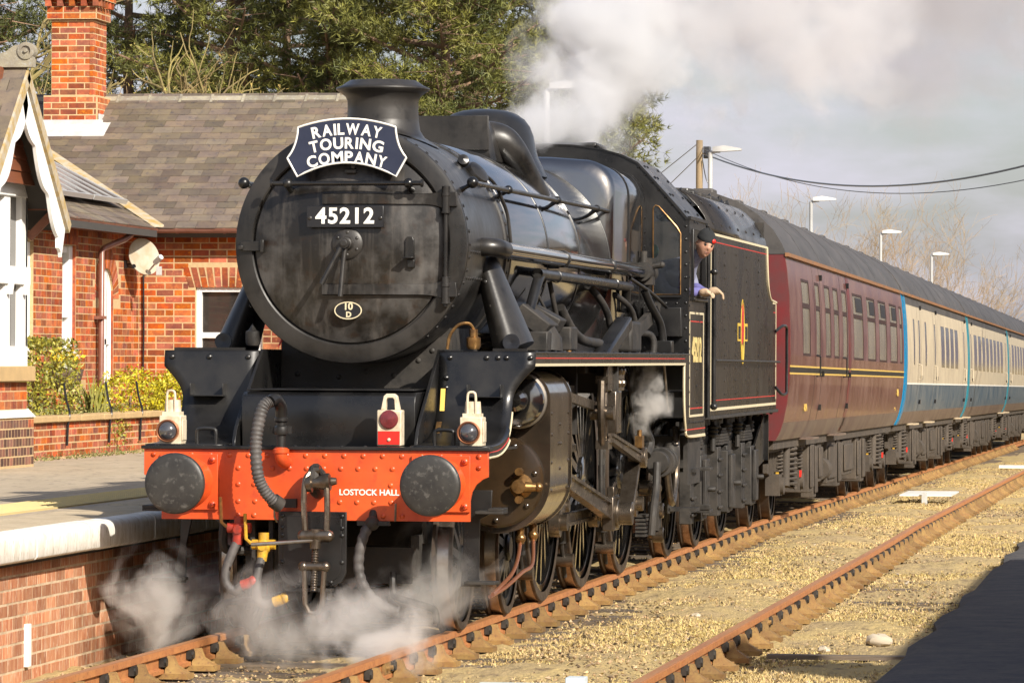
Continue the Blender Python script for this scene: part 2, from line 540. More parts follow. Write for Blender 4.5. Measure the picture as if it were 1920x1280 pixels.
def grass(name, n, m, xlo, xhi, ylo, yhi, hmin, hmax, p=1.6, blades=5, clump=True):
    x, y, z = scatter(n, ylo, yhi, xlo, xhi, p)
    if clump:
        k = np.sin(x * 2.3 + y * 0.31) + np.sin(y * 0.8 - x * 1.1) + rng.normal(0, 0.8, n)
        sel = k > -0.3
        x, y, z = x[sel], y[sel], z[sel]
        n = len(x)
    nb = n * blades
    X = np.repeat(x, blades) + rng.normal(0, 0.025, nb)
    Y = np.repeat(y, blades) + rng.normal(0, 0.025, nb)
    Z = np.repeat(z, blades) - 0.01
    h = rng.uniform(hmin, hmax, nb)
    a = rng.random(nb) * 6.28
    w = 0.004 + 0.004 * rng.random(nb)
    lean = rng.normal(0, 0.6, (nb, 2)) * h[:, None]
    v = np.zeros((nb, 3, 3))
    v[:, 0] = np.stack([X - w * np.cos(a), Y - w * np.sin(a), Z], -1)
    v[:, 1] = np.stack([X + w * np.cos(a), Y + w * np.sin(a), Z], -1)
    v[:, 2] = np.stack([X + lean[:, 0], Y + lean[:, 1], Z + h], -1)
    return np_mesh(name, v.reshape(-1, 3), np.arange(nb * 3).reshape(-1, 3), m)
tag(grass('dry_grass', 60000, M['straw'], 0.95, 4.6, -5, 75, 0.008, 0.034, 1.7, 5), 'short straw coloured grass and moss over the yard ground', 'grass', kind='stuff')

# ---- rails
def rail_obj(name, x0, ylo, yhi, parent, m=M['rust']):
    ys = list(np.arange(ylo, yhi, 1.5)) + [yhi]
    prof = [(-0.036, 0.0), (-0.030, 0.002), (0.030, 0.002), (0.036, 0.0), (0.037, -0.040), (0.012, -0.050), (0.011, -0.110), (0.034, -0.122), (0.034, -0.148), (-0.034, -0.148), (-0.034, -0.122), (-0.011, -0.110), (-0.012, -0.050), (-0.037, -0.040)]
    rings = [[(x0 + track_x(y) + a, y, track_z(y) + b - 0.002) for a, b in prof] for y in ys]
    o = MB().loft(rings).build(name, m, parent, ang=0.5)
    top = MB().loft([[(x0 + track_x(y) - 0.027, y, track_z(y) + 0.001), (x0 + track_x(y) + 0.027, y, track_z(y) + 0.001), (x0 + track_x(y) + 0.027, y, track_z(y) + 0.0022), (x0 + track_x(y) - 0.027, y, track_z(y) + 0.0022)] for y in ys])
    top.build('running_surface', M['railtop'], o)
    return o

chair_mb = MB()
chair_mb.box(-0.20, 0.20, -0.085, 0.085, -0.185, -0.150)
for s in (-1, 1):
    b4 = [(s * 0.040, -0.072, -0.150), (s * 0.185, -0.066, -0.150), (s * 0.185, 0.066, -0.150), (s * 0.040, 0.072, -0.150)]
    c4 = [(s * 0.040, -0.045, -0.100), (s * 0.110, -0.034, -0.100), (s * 0.110, 0.034, -0.100), (s * 0.040, 0.045, -0.100)]
    t4 = [(s * 0.050, -0.038, -0.038), (s * 0.085, -0.032, -0.038), (s * 0.085, 0.032, -0.038), (s * 0.050, 0.038, -0.038)]
    chair_mb.loft([b4, c4, t4])
    chair_mb.cyl((s * 0.155, 0.045, -0.15), (s * 0.155, 0.045, -0.128), 0.018, n=6)
nk = len(chair_mb.f)
chair_mb.box(0.016, 0.050, -0.12, 0.085, -0.105, -0.045)
chair_mb.cyl((0.048, -0.085, -0.075), (0.062, -0.085, -0.075), 0.030, n=8)
chair_me = chair_mb.mesh('rail_chair', True, 0.5)
chair_me.materials.append(M['chair'])
chair_me.materials.append(M['dirty'])
for i_ in range(nk, len(chair_me.polygons)): chair_me.polygons[i_].material_index = 1
sl_mb = MB().box(-1.30, 1.30, -0.127, 0.127, -0.30, -0.178)
sl_me = sl_mb.mesh('sleeper', True, 0)
sl_me.materials.append(M['sleeper'])
fish_mb = MB().box(0.014, 0.034, -0.23, 0.23, -0.118, -0.044)
for k in (-0.17, -0.06, 0.06, 0.17): fish_mb.cyl((0.034, k, -0.08), (0.055, k, -0.08), 0.016, n=6)
fish_me = fish_mb.mesh('fishplate', True, 0.5)
fish_me.materials.append(M['chair'])

def track(name, xc, ylo, yhi, chairs_right, chairs_left, label):
    root = bpy.data.objects.new(name, None)
    link(root, None, (xc, 0, 0))
    tag(root, label, 'track', kind='structure')
    rail_obj('rail', xc - 0.7525, ylo, yhi, root)
    if xc < 1: rail_obj('rail', xc + 0.7525, ylo, yhi, root)
    y = ylo + 0.3
    k = 0
    while y < 112:
        yy = y + random.uniform(-0.03, 0.03)
        if xc < 1 or yy < 60: inst('sleeper', sl_me, root, (xc + track_x(yy) + random.uniform(-.03, .03), yy, track_z(yy) + random.uniform(-0.012, 0.006) - (0.052 if xc > 1 else 0.012)), Quaternion((0, 0, 1), random.uniform(-0.02, 0.02)))
        for sx, rngy in ((0.7525, chairs_right), (-0.7525, chairs_left)):
            if rngy[0] <= yy <= rngy[1]:
                inst('rail_chair', chair_me, root, (xc + sx + track_x(yy), yy, track_z(yy)), Quaternion((0, 0, 1), random.uniform(-0.03, 0.03)))
        y += 0.762
    for yj in (-0.9, 11.6, 24.1, 36.6, 49.1):
        if xc < 1: inst('fishplate', fish_me, root, (xc + 0.7525 + track_x(yj), yj, track_z(yj)))
    for yj in (4.2, 9.0, 14.0, 22.0):
        if xc > 1: inst('fishplate', fish_me, root, (xc - 0.7525 + track_x(yj), yj, track_z(yj)))
    return root
track('main_track', 0.0, -8, 190, (-6, 100), (-6, 12), 'track of bullhead rails and chairs under the train')
track('siding_track', 3.40, -8, 150, (-9, -8.5), (-6, 90), 'rusty disused siding rail, its other rail buried')

# pieces lying in the yard
M['bluewood'] = mat('faded_blue_board', (0.40, 0.50, 0.58), 0.8, c2=(0.55, 0.57, 0.55), ns=12)
b = MB().box(1.42, 2.14, -1.42, -1.22, -0.175, -0.145); b.box(1.98, 2.10, -1.36, -1.20, -0.145, -0.10)
b.build('timber_board', M['bluewood'], None, 0.004, label='faded pale blue timber board lying by the running rail', cat='board')
M['greymetal'] = mat('galvanised', (0.55, 0.55, 0.53), 0.6, c2=(0.42, 0.42, 0.40), ns=8)
t = thing('marker_board', (1.75, 38.2, ground_z(1.75, 38)), 'small white flat board on a short peg between the tracks', 'board')
MB().box(1.32, 2.10, 37.6, 39.6, -0.155, -0.135).build('panel', M['white'], t)
MB().box(1.66, 1.74, 37.5, 37.6, -0.36, -0.10).build('peg', M['greymetal'], t)
MB().box(1.45, 2.6, 66.0, 66.25, -0.42, -0.36).build('timber_board', M['white'], None, label='white painted board lying on gravel by the far carriages', cat='board')
for i, (x, y, s) in enumerate(((2.62 + 0.95, 3.6, 0.085), (1.9, 6.3, 0.035), (3.25, 2.6, 0.035))):
    b = MB().ball((x, y, -0.16), s, 9, 6, 1.3, 0.9, 0.6)
    b.v = [(p[0] + random.uniform(-.012, .012), p[1] + random.uniform(-.012, .012), p[2] + random.uniform(-.01, .01)) for p in b.v]
    b.build('stone', M['pale'], None, label=('large pale rock lying on the ground right of the siding rail', 'small pale rock lying beside the rusty siding rail', 'palm sized pale stone near the large pale rock')[i], cat='stone')
# length of weathered plank along the ground by the siding
MB().box(2.9, 3.9, 2.05, 2.2, -0.2, -0.17).build('plank', M['sleeper'], None, label='weathered narrow plank half buried between siding rails', cat='plank')

# ---- left platform
PZ = 0.785
plat = MB().box(-40, -2.25, -45, 75, -0.6, PZ - 0.004).build('platform', M['asphalt'], None)
tag(plat, 'asphalt station platform beside the train', 'platform', kind='structure')
for x0, x1, nm, mm, z in ((-2.93, -2.40, 'tactile_strip', M['tactile'], 0.012), (-3.0, -2.93, 'yellow_line', M['yline'], 0.006)):
    MB().box(x0, x1, -45, 75, PZ - 0.03, PZ + z - 0.004).build(nm, mm, plat)
# bobbles of the paving near enough to see
bv = []
xs = np.arange(-2.90, -2.42, 0.065)
ys = np.arange(-3.2, 9.0, 0.065)
BX, BY = np.meshgrid(xs, ys)
nb = BX.size
ring = np.array([(0.022 * math.cos(a), 0.022 * math.sin(a), 0) for a in np.linspace(0, 2 * PI, 7)[:-1]] + [(0.012 * math.cos(a), 0.012 * math.sin(a), 0.007) for a in np.linspace(0, 2 * PI, 7)[:-1]])
v = np.stack([BX.ravel(), BY.ravel(), np.full(nb, PZ + 0.008)], -1)[:, None, :] + ring
q = [(k, (k + 1) % 6, 6 + (k + 1) % 6, 6 + k) for k in range(6)] + [(6, 7, 8, 9), (6, 9, 10, 11)]
f = (np.arange(nb) * 12)[:, None, None] + np.array(q)
tag(np_mesh('tactile_studs', v.reshape(-1, 3), f.reshape(-1, 4), M['tactile'], plat), kind='stuff')
# coping stones
def coping(ylo, yhi, n):
    ys_ = np.linspace(ylo, yhi, n + 1)
    for a, bb in zip(ys_[:-1], ys_[1:]):
        dz = random.uniform(-0.006, 0.004); dx = random.uniform(-0.008, 0.008)
        o = MB().box(-2.25, -1.640 + dx, a + 0.009, bb - 0.009, 0.59, PZ + dz).build('coping_stone', M['concrete'], plat, 0.006)
        pr = [(-1.640, 0.592), (-1.500, 0.592), (-1.482, 0.612), (-1.480, 0.735), (-1.488, 0.760), (-1.508, 0.777), (-1.535, 0.784), (-1.640, 0.786)]
        MB().prism(pr, lambda p, q_, d: (p + dx, d, q_ + dz), a + 0.009, bb - 0.009).build('painted_edge', M['coping_white'], o, ang=0.9)
coping(-20, -6, 6); coping(-6, 10, 10); coping(10, 75, 20)
MB().box(-2.41, -2.24, -45, 75, PZ - 0.05, PZ - 0.007).build('tar_joint', M['asphalt2'], plat)

# brick helper -------------------------------------------------------------
M['brick'] = mat('red_brick', (0.43, 0.098, 0.018), 0.85, c2=(0.22, 0.052, 0.022), c3=(0.50, 0.165, 0.035), ns=7, rand=0.42, hue=0.008, bump=0.003, bs=90)
M['brick_isl'] = mat('red_brick_wall', (0.43, 0.098, 0.018), 0.85, c2=(0.22, 0.052, 0.022), c3=(0.50, 0.165, 0.035), ns=7, island=0.42, hue=0.008, bump=0.003, bs=90)
M['brickdirty'] = mat('stained_brick', (0.34, 0.115, 0.05), 0.85, c2=(0.46, 0.22, 0.11), c3=(0.62, 0.50, 0.38), ns=5, stretch=(1, 4, 0.6), rand=0.35, bump=0.004, bs=60)
M['mortar'] = mat('mortar', (0.56, 0.40, 0.21), 0.95, c2=(0.46, 0.32, 0.17), ns=20, bump=0.004, bs=120)
M['mortar_old'] = mat('old_mortar', (0.55, 0.42, 0.28), 0.95, c2=(0.38, 0.28, 0.18), ns=10)
_brick = {}
def brick_mesh(m, l, d, h):
    key = (m.name, round(l, 3), round(h, 3))
    if key not in _brick:
        e = 0.0025
        b = MB()
        bot = [(-l / 2, -h / 2), (l / 2, -h / 2), (l / 2, h / 2), (-l / 2, h / 2)]
        ins = [(-l / 2 + e, -h / 2 + e), (l / 2 - e, -h / 2 + e), (l / 2 - e, h / 2 - e), (-l / 2 + e, h / 2 - e)]
        b.loft([[(x, -d, z) for x, z in bot], [(x, -e, z) for x, z in bot], [(x, 0.0, z) for x, z in ins]])
        me = b.mesh('brick', True, 0)
        me.materials.append(m)
        _brick[key] = me
    return _brick[key]

def brick_layout(u0, u1, z0, z1, course, blen, holes=(), gap=0.013, bond='stretcher', jig=0.0):
    """list of (u_center, z_center, length) for a wall face, skipping holes (u0,u1,z0,z1)"""
    outl = []
    rows = int(round((z1 - z0) / course))
    for r in range(rows):
        zc = z0 + (r + 0.5) * course
        spans = [(u0, u1)]
        for h in holes:
            if h[2] - course * 0.45 < zc < h[3] + course * 0.45:
                ns_ = []
                for a, bb in spans:
                    if h[1] <= a or h[0] >= bb: ns_.append((a, bb)); continue
                    if h[0] > a: ns_.append((a, h[0]))
                    if h[1] < bb: ns_.append((h[1], bb))
                spans = ns_
        for a, bb in spans:
            u = a
            first = True
            while u < bb - 0.02:
                if bond == 'mixed' and random.random() < 0.22: l = blen / 2
                elif bond == 'header': l = blen / 2
                else: l = blen
                if first and r % 2: l = blen / 2 if bond != 'header' else blen / 4
                first = False
                l = min(l, bb - u)
                if bb - u - l < 0.04: l = bb - u
                if l > 0.035: outl.append((u + l / 2, zc, l - gap))
                u += l
    return outl

def lay_bricks(parent, layout, org, ud, nd, m, course, limit, stuff_parent, stuff_m, depth=0.05, gap=0.013, proud=0.0, key=None):
    """individual bricks for the first `limit`, the rest joined"""
    ud, nd = Vector(ud), Vector(nd)
    u2 = ud if ud.cross(nd).z > 0 else -ud
    R = Matrix((u2, nd, Vector((0, 0, 1)))).transposed()
    q = R.to_quaternion()
    lay = sorted(layout, key=key) if key else layout
    rest = MB()
    for i, (u, z, l) in enumerate(lay):
        p = Vector(org) + ud * u + Vector((0, 0, z)) + nd * (proud + random.uniform(-0.0003, 0.0022))
        if i < limit:
            lq = round(l / 0.02) * 0.02 if l > 0.03 else l
            me = brick_mesh(m, lq, depth, course - gap)
            inst('brick', me, parent, p, q, (l / lq, 1, 1))
        else:
            h = course - gap
            rest.obox(p - nd * depth / 2, ud * (l / 2), nd * (depth / 2), (0, 0, h / 2))
    if rest.v:
        rest.build('brickwork', stuff_m, stuff_parent, ang=0, kind='stuff')

# platform retaining wall
pw = thing('platform_wall', (-1.66, 1, -0.2), 'stained red brick wall under the white platform edge', 'wall')
pwm = MB().box(-1.9, -1.6405, -20, 60, -0.45, 0.588).build('mortar_core', M['mortar_old'], pw)
lay = brick_layout(-20, 26, -0.22, 0.59, 0.088, 0.235)
lay_bricks(pwm, lay, (-1.64, 0, 0), (0, 1, 0), (1, 0, 0), M['brickdirty'], 0.088, 290, pw, M['brick_isl'], key=lambda t_: abs(t_[0] - 1.0))
MB().box(-1.664, -1.60, -20, 60, 0.555, 0.589).build('dark_band', M['dirty'], pw)  # plain dark band along the wall top under the coping
MB().box(-1.655, -1.61, -0.93, -0.85, -0.12, 0.16).build('wall_marker', M['white'], None, 0.004, label='small white upright marker plate fixed to the platform brick wall', cat='marker')

# ---- hardstanding on the near side and the station shed and an added reflection block out of frame to the right
M['path'] = mat('shade_toned_path', (0.055, 0.055, 0.06), 0.95, c2=(0.10, 0.09, 0.08), c3=(0.03, 0.03, 0.035), ns=4, nd=9, bump=0.01, bs=60)  # near black tone puts shade into the path colour
hs = MB()
hy_ = list(np.arange(-40, 40, 1.0))
hs.loft([[(3.86 + 0.03 * math.sin(y * 1.7) + 0.025 * math.sin(y * 4.1), y, -0.165), (3.95, y, -0.135), (4.4, y, -0.125), (12, y, -0.10), (12, y, -0.3), (3.86, y, -0.3)] for y in hy_])
tag(hs.build('path', M['path'], None), 'path on the near side of the siding, painted dark for shade', 'path', kind='structure')
M['canopy'] = mat('canopy_paint', (0.70, 0.69, 0.64), 0.6)
cb = thing('station_shed', (12, -24, -0.1), 'long brick station shed across the tracks with flat white roof', 'building')
MB().box(8.39, 16, -62, 11.7, 3.70, 3.95).build('roof', M['canopy'], cb)
MB().box(9.0, 15.6, -61, 11.2, -0.2, 3.70).build('wall', M['brick_isl'], cb)
MB().box(8.8, 9.3, -5.0, -4.1, 3.95, 5.4).build('roof_vent', M['canopy'], cb)  # unseen block added to cast a shadow strip across the yard
cb2 = thing('reflection_block', (14, 95, -0.6), 'unseen dark block added to darken the reflections on the tender', 'building')  # unseen block added so the tender side reflects dark brown
MB().box(11.2, 22, 62, 150, -0.8, 6.5).build('wall', mat('reflection_block_brown', (0.085, 0.068, 0.05), 0.9, c2=(0.13, 0.10, 0.075), ns=0.6), cb2)
MB().prism([(10.9, 6.4), (16.6, 9.0), (22.3, 6.4)], lambda a, b__, d: (a, d, b__), 61.7, 150.3).build('roof', M['asphalt2'], cb2)
# ================================================================ steam locomotive
loco = thing('steam_locomotive', (0, 0, 0), 'black steam locomotive with orange-red buffer beam standing at the platform', 'locomotive')
ZB, RB = 2.69, 0.834          # smokebox axis height and radius
YS = 1.67                     # smokebox front

def part(name, mb, m, parent=None, **k):
    return mb.build(name, M[m] if isinstance(m, str) else m, parent or loco, **k)

def text_mesh(s, size, m, bold=0.0, depth=0.004, spacing=1.0, align='CENTER'):
    cu = bpy.data.curves.new('txt', 'FONT')
    cu.body = s
    cu.size = size
    cu.offset = bold
    cu.extrude = depth
    cu.space_character = spacing
    cu.align_x = align
    cu.align_y = 'CENTER'
    cu.resolution_u = 4
    o = bpy.data.objects.new('txt', cu)
    COL.objects.link(o)
    dg = bpy.context.evaluated_depsgraph_get()
    me = bpy.data.meshes.new_from_object(o.evaluated_get(dg))
    bpy.data.objects.remove(o)
    me.materials.clear()
    me.materials.append(m)
    return me
def lettering(s, size, m, parent, pos, xd=(1, 0, 0), zd=(0, 0, 1), bold=0.0, depth=0.004, spacing=1.0, sx=1.0, sy=1.0, name='lettering'):
    me = text_mesh(s, size, m, bold, depth, spacing)
    X, Z = Vector(xd).normalized(), Vector(zd).normalized()
    R = Matrix((X * sx, Z * sy, X.cross(Z))).transposed().to_4x4()
    me.transform(R)
    o = bpy.data.objects.new(name, me)
    return link(o, parent, pos)

# ---------------- front end
bpoly = [(-1.185, 1.275), (1.185, 1.275), (1.185, 1.10), (1.150, 1.085), (1.105, 1.050), (1.075, 1.0), (1.062, 0.94), (1.062, 0.80),
         (-1.062, 0.80), (-1.062, 0.94), (-1.075, 1.0), (-1.105, 1.050), (-1.150, 1.085), (-1.185, 1.10)]
beam = part('buffer_beam', MB().prism(bpoly, lambda a, b, d: (a, d, b), 0.45, 0.49), 'red', bevel=0.003)
rv = []
for z, xs, off in ((1.236, np.arange(-1.12, 1.15, 0.132), 0), (1.150, np.arange(-0.53, 0.60, 0.118), 0), (0.925, np.arange(-0.53, 0.60, 0.117), 0), (0.832, [-0.53, -0.42, 0.47, 0.60], 0), (1.04, [-0.53, -0.42, 0.52], 0)):
    for x in xs:
        if min(abs(x - 0.867), abs(x + 0.867)) < 0.20 and z < 1.2: continue
        if abs(x) < 0.1 and z < 1.1: continue
        rv.append((x, 0.45, z))
for x in (1.12, 1.12, -1.12):
    for z in (1.16, 1.236): rv.append((x, 0.45, z))
rivets(beam, rv, (0, -1, 0), 0.0185, M['red'])
lettering('LOSTOCK HALL', 0.056, M['white'], beam, (0.372, 0.4475, 0.990), bold=0.0012, depth=0.0015, spacing=1.0, sx=1.02)
part('footplate_angle', MB().box(-1.20, 1.20, 0.425, 0.60, 1.276, 1.298), 'black', bevel=0.003)
rivets(beam, [(x, 0.47, 1.298) for x in np.arange(-1.1, 1.12, 0.16)], (0, 0, 1), 0.014, M['black'])

for s in (-1, 1):
    x = s * 0.867
    base = MB().box(x - 0.20, x + 0.20, 0.425, 0.45, 0.865, 1.243)
    base.lathe([(0.17, 0.0), (0.165, 0.05), (0.135, 0.09), (0.125, 0.27), (0.13, 0.30), (0.10, 0.305), (0.0, 0.305)], (x, 0.425, 1.054), (0, -1, 0), 28)
    bs_ = part('buffer', base, 'red', bevel=0.003)
    part('buffer_ram', MB().cyl((x, 0.14, 1.054), (x, 0.03, 1.054), 0.085, n=24), 'oily', bs_)
    h = MB().lathe([(0.0, -0.016), (0.06, -0.0155), (0.12, -0.012), (0.17, -0.006), (0.195, 0.0), (0.203, 0.008), (0.205, 0.02), (0.203, 0.045), (0.19, 0.052), (0.09, 0.075), (0.0, 0.075)], (x, 0.0, 1.054), (0, 1, 0), 48)
    part('buffer_head', h, 'bufhead', bs_, ang=0.8)
    rivets(bs_, [(x + a * 0.165, 0.425, 1.054 + b_ * 0.15) for a in (-1, 1) for b_ in (-1, 1)], (0, -1, 0), 0.026, M['red'], 'bolt', 1.0)
    rivets(bs_, [(x + a * 0.165, 0.412, 1.054 + b_ * 0.15) for a in (-1, 1) for b_ in (-1, 1)], (0, -1, 0), 0.014, M['redcock'], 'nut', 1.4)

# draw hook + screw coupling
hk = MB()
hk.tube(smooth([(0.03, 0.47, 0.99), (0.03, 0.36, 1.0), (0.03, 0.27, 1.06), (0.03, 0.28, 1.13), (0.03, 0.35, 1.145)], 5), [0.045] * 20 + [0.035], 10)
hook = part('draw_hook', hk, 'dirty')
cp = MB()
cp.lathe([(0.035, -0.09), (0.055, -0.085), (0.062, -0.05), (0.04, -0.04), (0.045, 0.0), (0.062, 0.04), (0.058, 0.075), (0.03, 0.085), (0.022, 0.12), (0.0, 0.12)], (0.07, 0.25, 1.06), (1, 0, 0.1), 16)
for s in (-1, 1):
    cp.tube(smooth([(0.05 + s * 0.025, 0.27, 1.14), (0.05 + s * 0.07, 0.23, 1.08), (0.052 + s * 0.08, 0.22, 0.93), (0.055 + s * 0.075, 0.22, 0.78), (0.055 + s * 0.07, 0.22, 0.71)], 4), 0.021, 8)
    cp.ball((0.055 + s * 0.085, 0.22, 0.705), 0.042, 10, 8)
    cp.ball((0.045 + s * 0.075, 0.22, 0.50), 0.036, 10, 8)
    cp.tube([(0.045 + s * 0.070, 0.22, 0.50), (0.043 + s * 0.062, 0.22, 0.36), (0.04 + s * 0.058, 0.23, 0.25), (0.04 + s * 0.03, 0.23, 0.195), (0.04, 0.23, 0.185)], 0.019, 8)
cp.tube([(0.03, 0.27, 1.14), (0.07, 0.27, 1.14)], 0.035, 10)
cp.cyl((-0.04, 0.22, 0.705), (0.15, 0.22, 0.705), 0.042, n=12)
cp.cyl((-0.03, 0.22, 0.50), (0.125, 0.22, 0.50), 0.03, n=12)
cp.cyl((0.055, 0.22, 0.75), (0.052, 0.22, 0.62), 0.038, n=12)
coup = part('screw_coupling', cp, 'oily')
th = MB()
zz = 0.62
n_ = 34
th.tube([(0.052 - 0.01 * i / n_, 0.22, 0.63 - 0.30 * i / n_) for i in range(n_ * 2)][:n_], [0.020 + 0.006 * (i % 2) for i in range(n_)], 10)
part('screw_thread', th, 'oily', coup)
part('tommy_bar', MB().tube([(-0.37, 0.14, 0.645), (0.06, 0.20, 0.675), (0.17, 0.21, 0.70)], 0.013, 8), 'steel', coup)

gp = [(-0.245, 0.86), (0.225, 0.86), (0.225, 0.45), (0.20, 0.395), (0.145, 0.36), (-0.165, 0.36), (-0.22, 0.395), (-0.245, 0.45)]
gpl = part('guard_plate', MB().prism(gp, lambda a, b, d: (a, d, b), 0.415, 0.44), 'black', bevel=0.004)
gi = [(x * 0.86 + (-0.01) * 0.14, 0.60 + (z - 0.60) * 0.88) for x, z in gp]
part('stiffener', MB().prism(gi, lambda a, b, d: (a, d, b), 0.408, 0.4151), 'black', gpl, bevel=0.003)
rivets(gpl, [(-0.215, 0.415, z) for z in (0.83, 0.75, 0.70, 0.52)] + [(0.195, 0.415, z) for z in (0.83, 0.75, 0.70, 0.52)] + [(-0.1, 0.415, 0.385), (0.12, 0.415, 0.385), (0.1, 0.415, 0.83)], (0, -1, 0), 0.017, M['black'], 'bolt', 0.9)
part('plate_bracket', MB().box(-0.17, 0.14, 0.30, 0.44, 0.325, 0.345).box(-0.17, -0.10, 0.33, 0.36, 0.27, 0.325).box(0.11, 0.14, 0.33, 0.36, 0.27, 0.325), 'dirty', bevel=0.003)

# vacuum standpipe + ribbed hose
vp = MB()
vp.cyl((-0.215, 0.36, 1.26), (-0.215, 0.36, 1.52), 0.033, n=16)
vp.lathe([(0.05, 0), (0.055, 0.02), (0.05, 0.05), (0.036, 0.06)], (-0.215, 0.36, 1.38), (0, 0, 1), 16)
vp.lathe([(0.036, 0), (0.048, 0.01), (0.048, 0.03), (0.036, 0.04)], (-0.215, 0.36, 1.46), (0, 0, 1), 16)
vp.box(-0.29, -0.14, 0.345, 0.375, 1.385, 1.435)
vp.tube(smooth([(-0.215, 0.36, 1.50), (-0.215, 0.34, 1.57), (-0.235, 0.28, 1.615), (-0.262, 0.22, 1.60)], 5), 0.042, 14)
vac = part('vacuum_standpipe', vp, 'black')
el = MB().tube(smooth([(-0.215, 0.36, 1.29), (-0.215, 0.36, 1.23), (-0.205, 0.40, 1.195), (-0.20, 0.46, 1.19)], 5), 0.044, 14)
el.lathe([(0.044, 0), (0.056, 0.005), (0.056, 0.03), (0.044, 0.035)], (-0.215, 0.36, 1.25), (0, 0, 1), 16)
part('pipe_elbow', el, 'red')
hp = smooth([(-0.262, 0.22, 1.605), (-0.305, 0.19, 1.56), (-0.335, 0.17, 1.42), (-0.345, 0.16, 1.28), (-0.332, 0.16, 1.12), (-0.295, 0.17, 1.02), (-0.24, 0.20, 0.945), (-0.205, 0.24, 0.915)], 14)
part('vacuum_hose', MB().tube(hp, [0.036 + (0.006 if (i % 3) else -0.001) for i in range(len(hp))], 14), 'rubber', vac, ang=1.2)
part('hose_coupling', MB().cyl((-0.235, 0.21, 0.94), (-0.195, 0.25, 0.905), 0.052, n=14).box(-0.20, -0.12, 0.40, 0.45, 0.885, 0.945), 'dirty', vac)
part('chain', MB().tube([(-0.24, 0.26, 0.90), (-0.245, 0.3, 0.82), (-0.24, 0.36, 0.79)], 0.007, 6), 'steel', vac)

# air brake / main reservoir hoses
def cock(name, x, z, m, hose, col_end):
    b = MB()
    b.ball((x, 0.42, z), 0.055, 12, 8)
    b.cyl((x - 0.08, 0.42, z + 0.01), (x + 0.08, 0.42, z + 0.01), 0.034, n=12)
    b.cyl((x, 0.42, z), (x, 0.42, z + 0.09), 0.036, n=12)
    b.cyl((x, 0.41, z), (x - 0.01, 0.40, z - 0.10), 0.04, 0.034, n=12)
    b.cyl((x, 0.36, z), (x, 0.42, z), 0.03, n=10)
    o = part(name, b, m)
    part('cock_handle', MB().tube([(x - 0.08, 0.38, z + 0.02), (x - 0.11, 0.36, z + 0.05), (x - 0.115, 0.35, z + 0.22)], 0.012, 6), 'yellow' if col_end == 'yellow' else 'brass', o)
    hp_ = smooth(hose, 6)
    part('air_hose', MB().tube(hp_, 0.031, 12), 'rubber', o, ang=1.0)
    e = hose[-1]
    part('hose_end', MB().cyl(e, (e[0] + 0.06, e[1], e[2] + 0.02), 0.036, n=12).ball((e[0] + 0.075, e[1], e[2] + 0.03), 0.038, 8, 6), col_end, o)
    return o
cock('air_brake_cock', -0.515, 0.735, 'redcock', [(-0.525, 0.40, 0.65), (-0.56, 0.37, 0.56), (-0.59, 0.35, 0.46), (-0.585, 0.34, 0.37), (-0.53, 0.34, 0.325), (-0.48, 0.35, 0.36)], 'redcock')
cock('main_reservoir_cock', -0.345, 0.625, 'yellow', [(-0.352, 0.40, 0.55), (-0.372, 0.37, 0.46), (-0.38, 0.35, 0.35), (-0.365, 0.35, 0.26), (-0.31, 0.35, 0.235), (-0.26, 0.35, 0.25)], 'yellow')
sh = smooth([(0.40, 0.46, 0.80), (0.37, 0.42, 0.76), (0.335, 0.39, 0.66), (0.315, 0.38, 0.52), (0.335, 0.38, 0.40), (0.40, 0.40, 0.29), (0.50, 0.42, 0.22), (0.58, 0.44, 0.19)], 8)
shp = part('steam_heat_hose', MB().tube(sh, [0.034 + 0.004 * ((i // 2) % 2) for i in range(len(sh))], 12), 'rubber', ang=1.1)
part('heat_cock', MB().ball((0.40, 0.42, 0.785), 0.05, 10, 8).box(0.30, 0.52, 0.40, 0.44, 0.77, 0.80).cyl((0.40, 0.42, 0.78), (0.40, 0.47, 0.86), 0.03, n=10), 'dirty', shp)
part('cock_lever', MB().tube([(0.56, 0.41, 0.80), (0.565, 0.40, 0.92)], 0.008, 6), 'steel', shp)
# pipes hanging behind the beam, guard irons
part('guard_iron', MB().tube(smooth([(0.445, 0.95, 0.43), (0.455, 0.9, 0.30), (0.50, 0.88, 0.26), (0.70, 0.86, 0.205), (0.755, 0.85, 0.175), (0.765, 0.85, 0.09)], 4), 0.024, 8), 'dirty')
part('guard_iron', MB().tube(smooth([(-0.36, 0.95, 0.26), (-0.52, 0.9, 0.235), (-0.70, 0.88, 0.215), (-0.77, 0.87, 0.17), (-0.785, 0.87, 0.10)], 4), 0.024, 8), 'dirty')
part('hanging_pipe', MB().tube(smooth([(-0.66, 0.6, 0.80), (-0.665, 0.6, 0.62), (-0.62, 0.65, 0.585), (-0.5, 0.7, 0.58)], 4), 0.032, 8), 'dirty')
part('support_bar', MB().bar((-0.33, 0.6, 0.8), (-0.33, 0.6, 0.28), 0.03, 0.06, (0, 1, 0)).bar((-0.46, 0.62, 0.8), (-0.46, 0.62, 0.42), 0.03, 0.05, (0, 1, 0)), 'dirty')

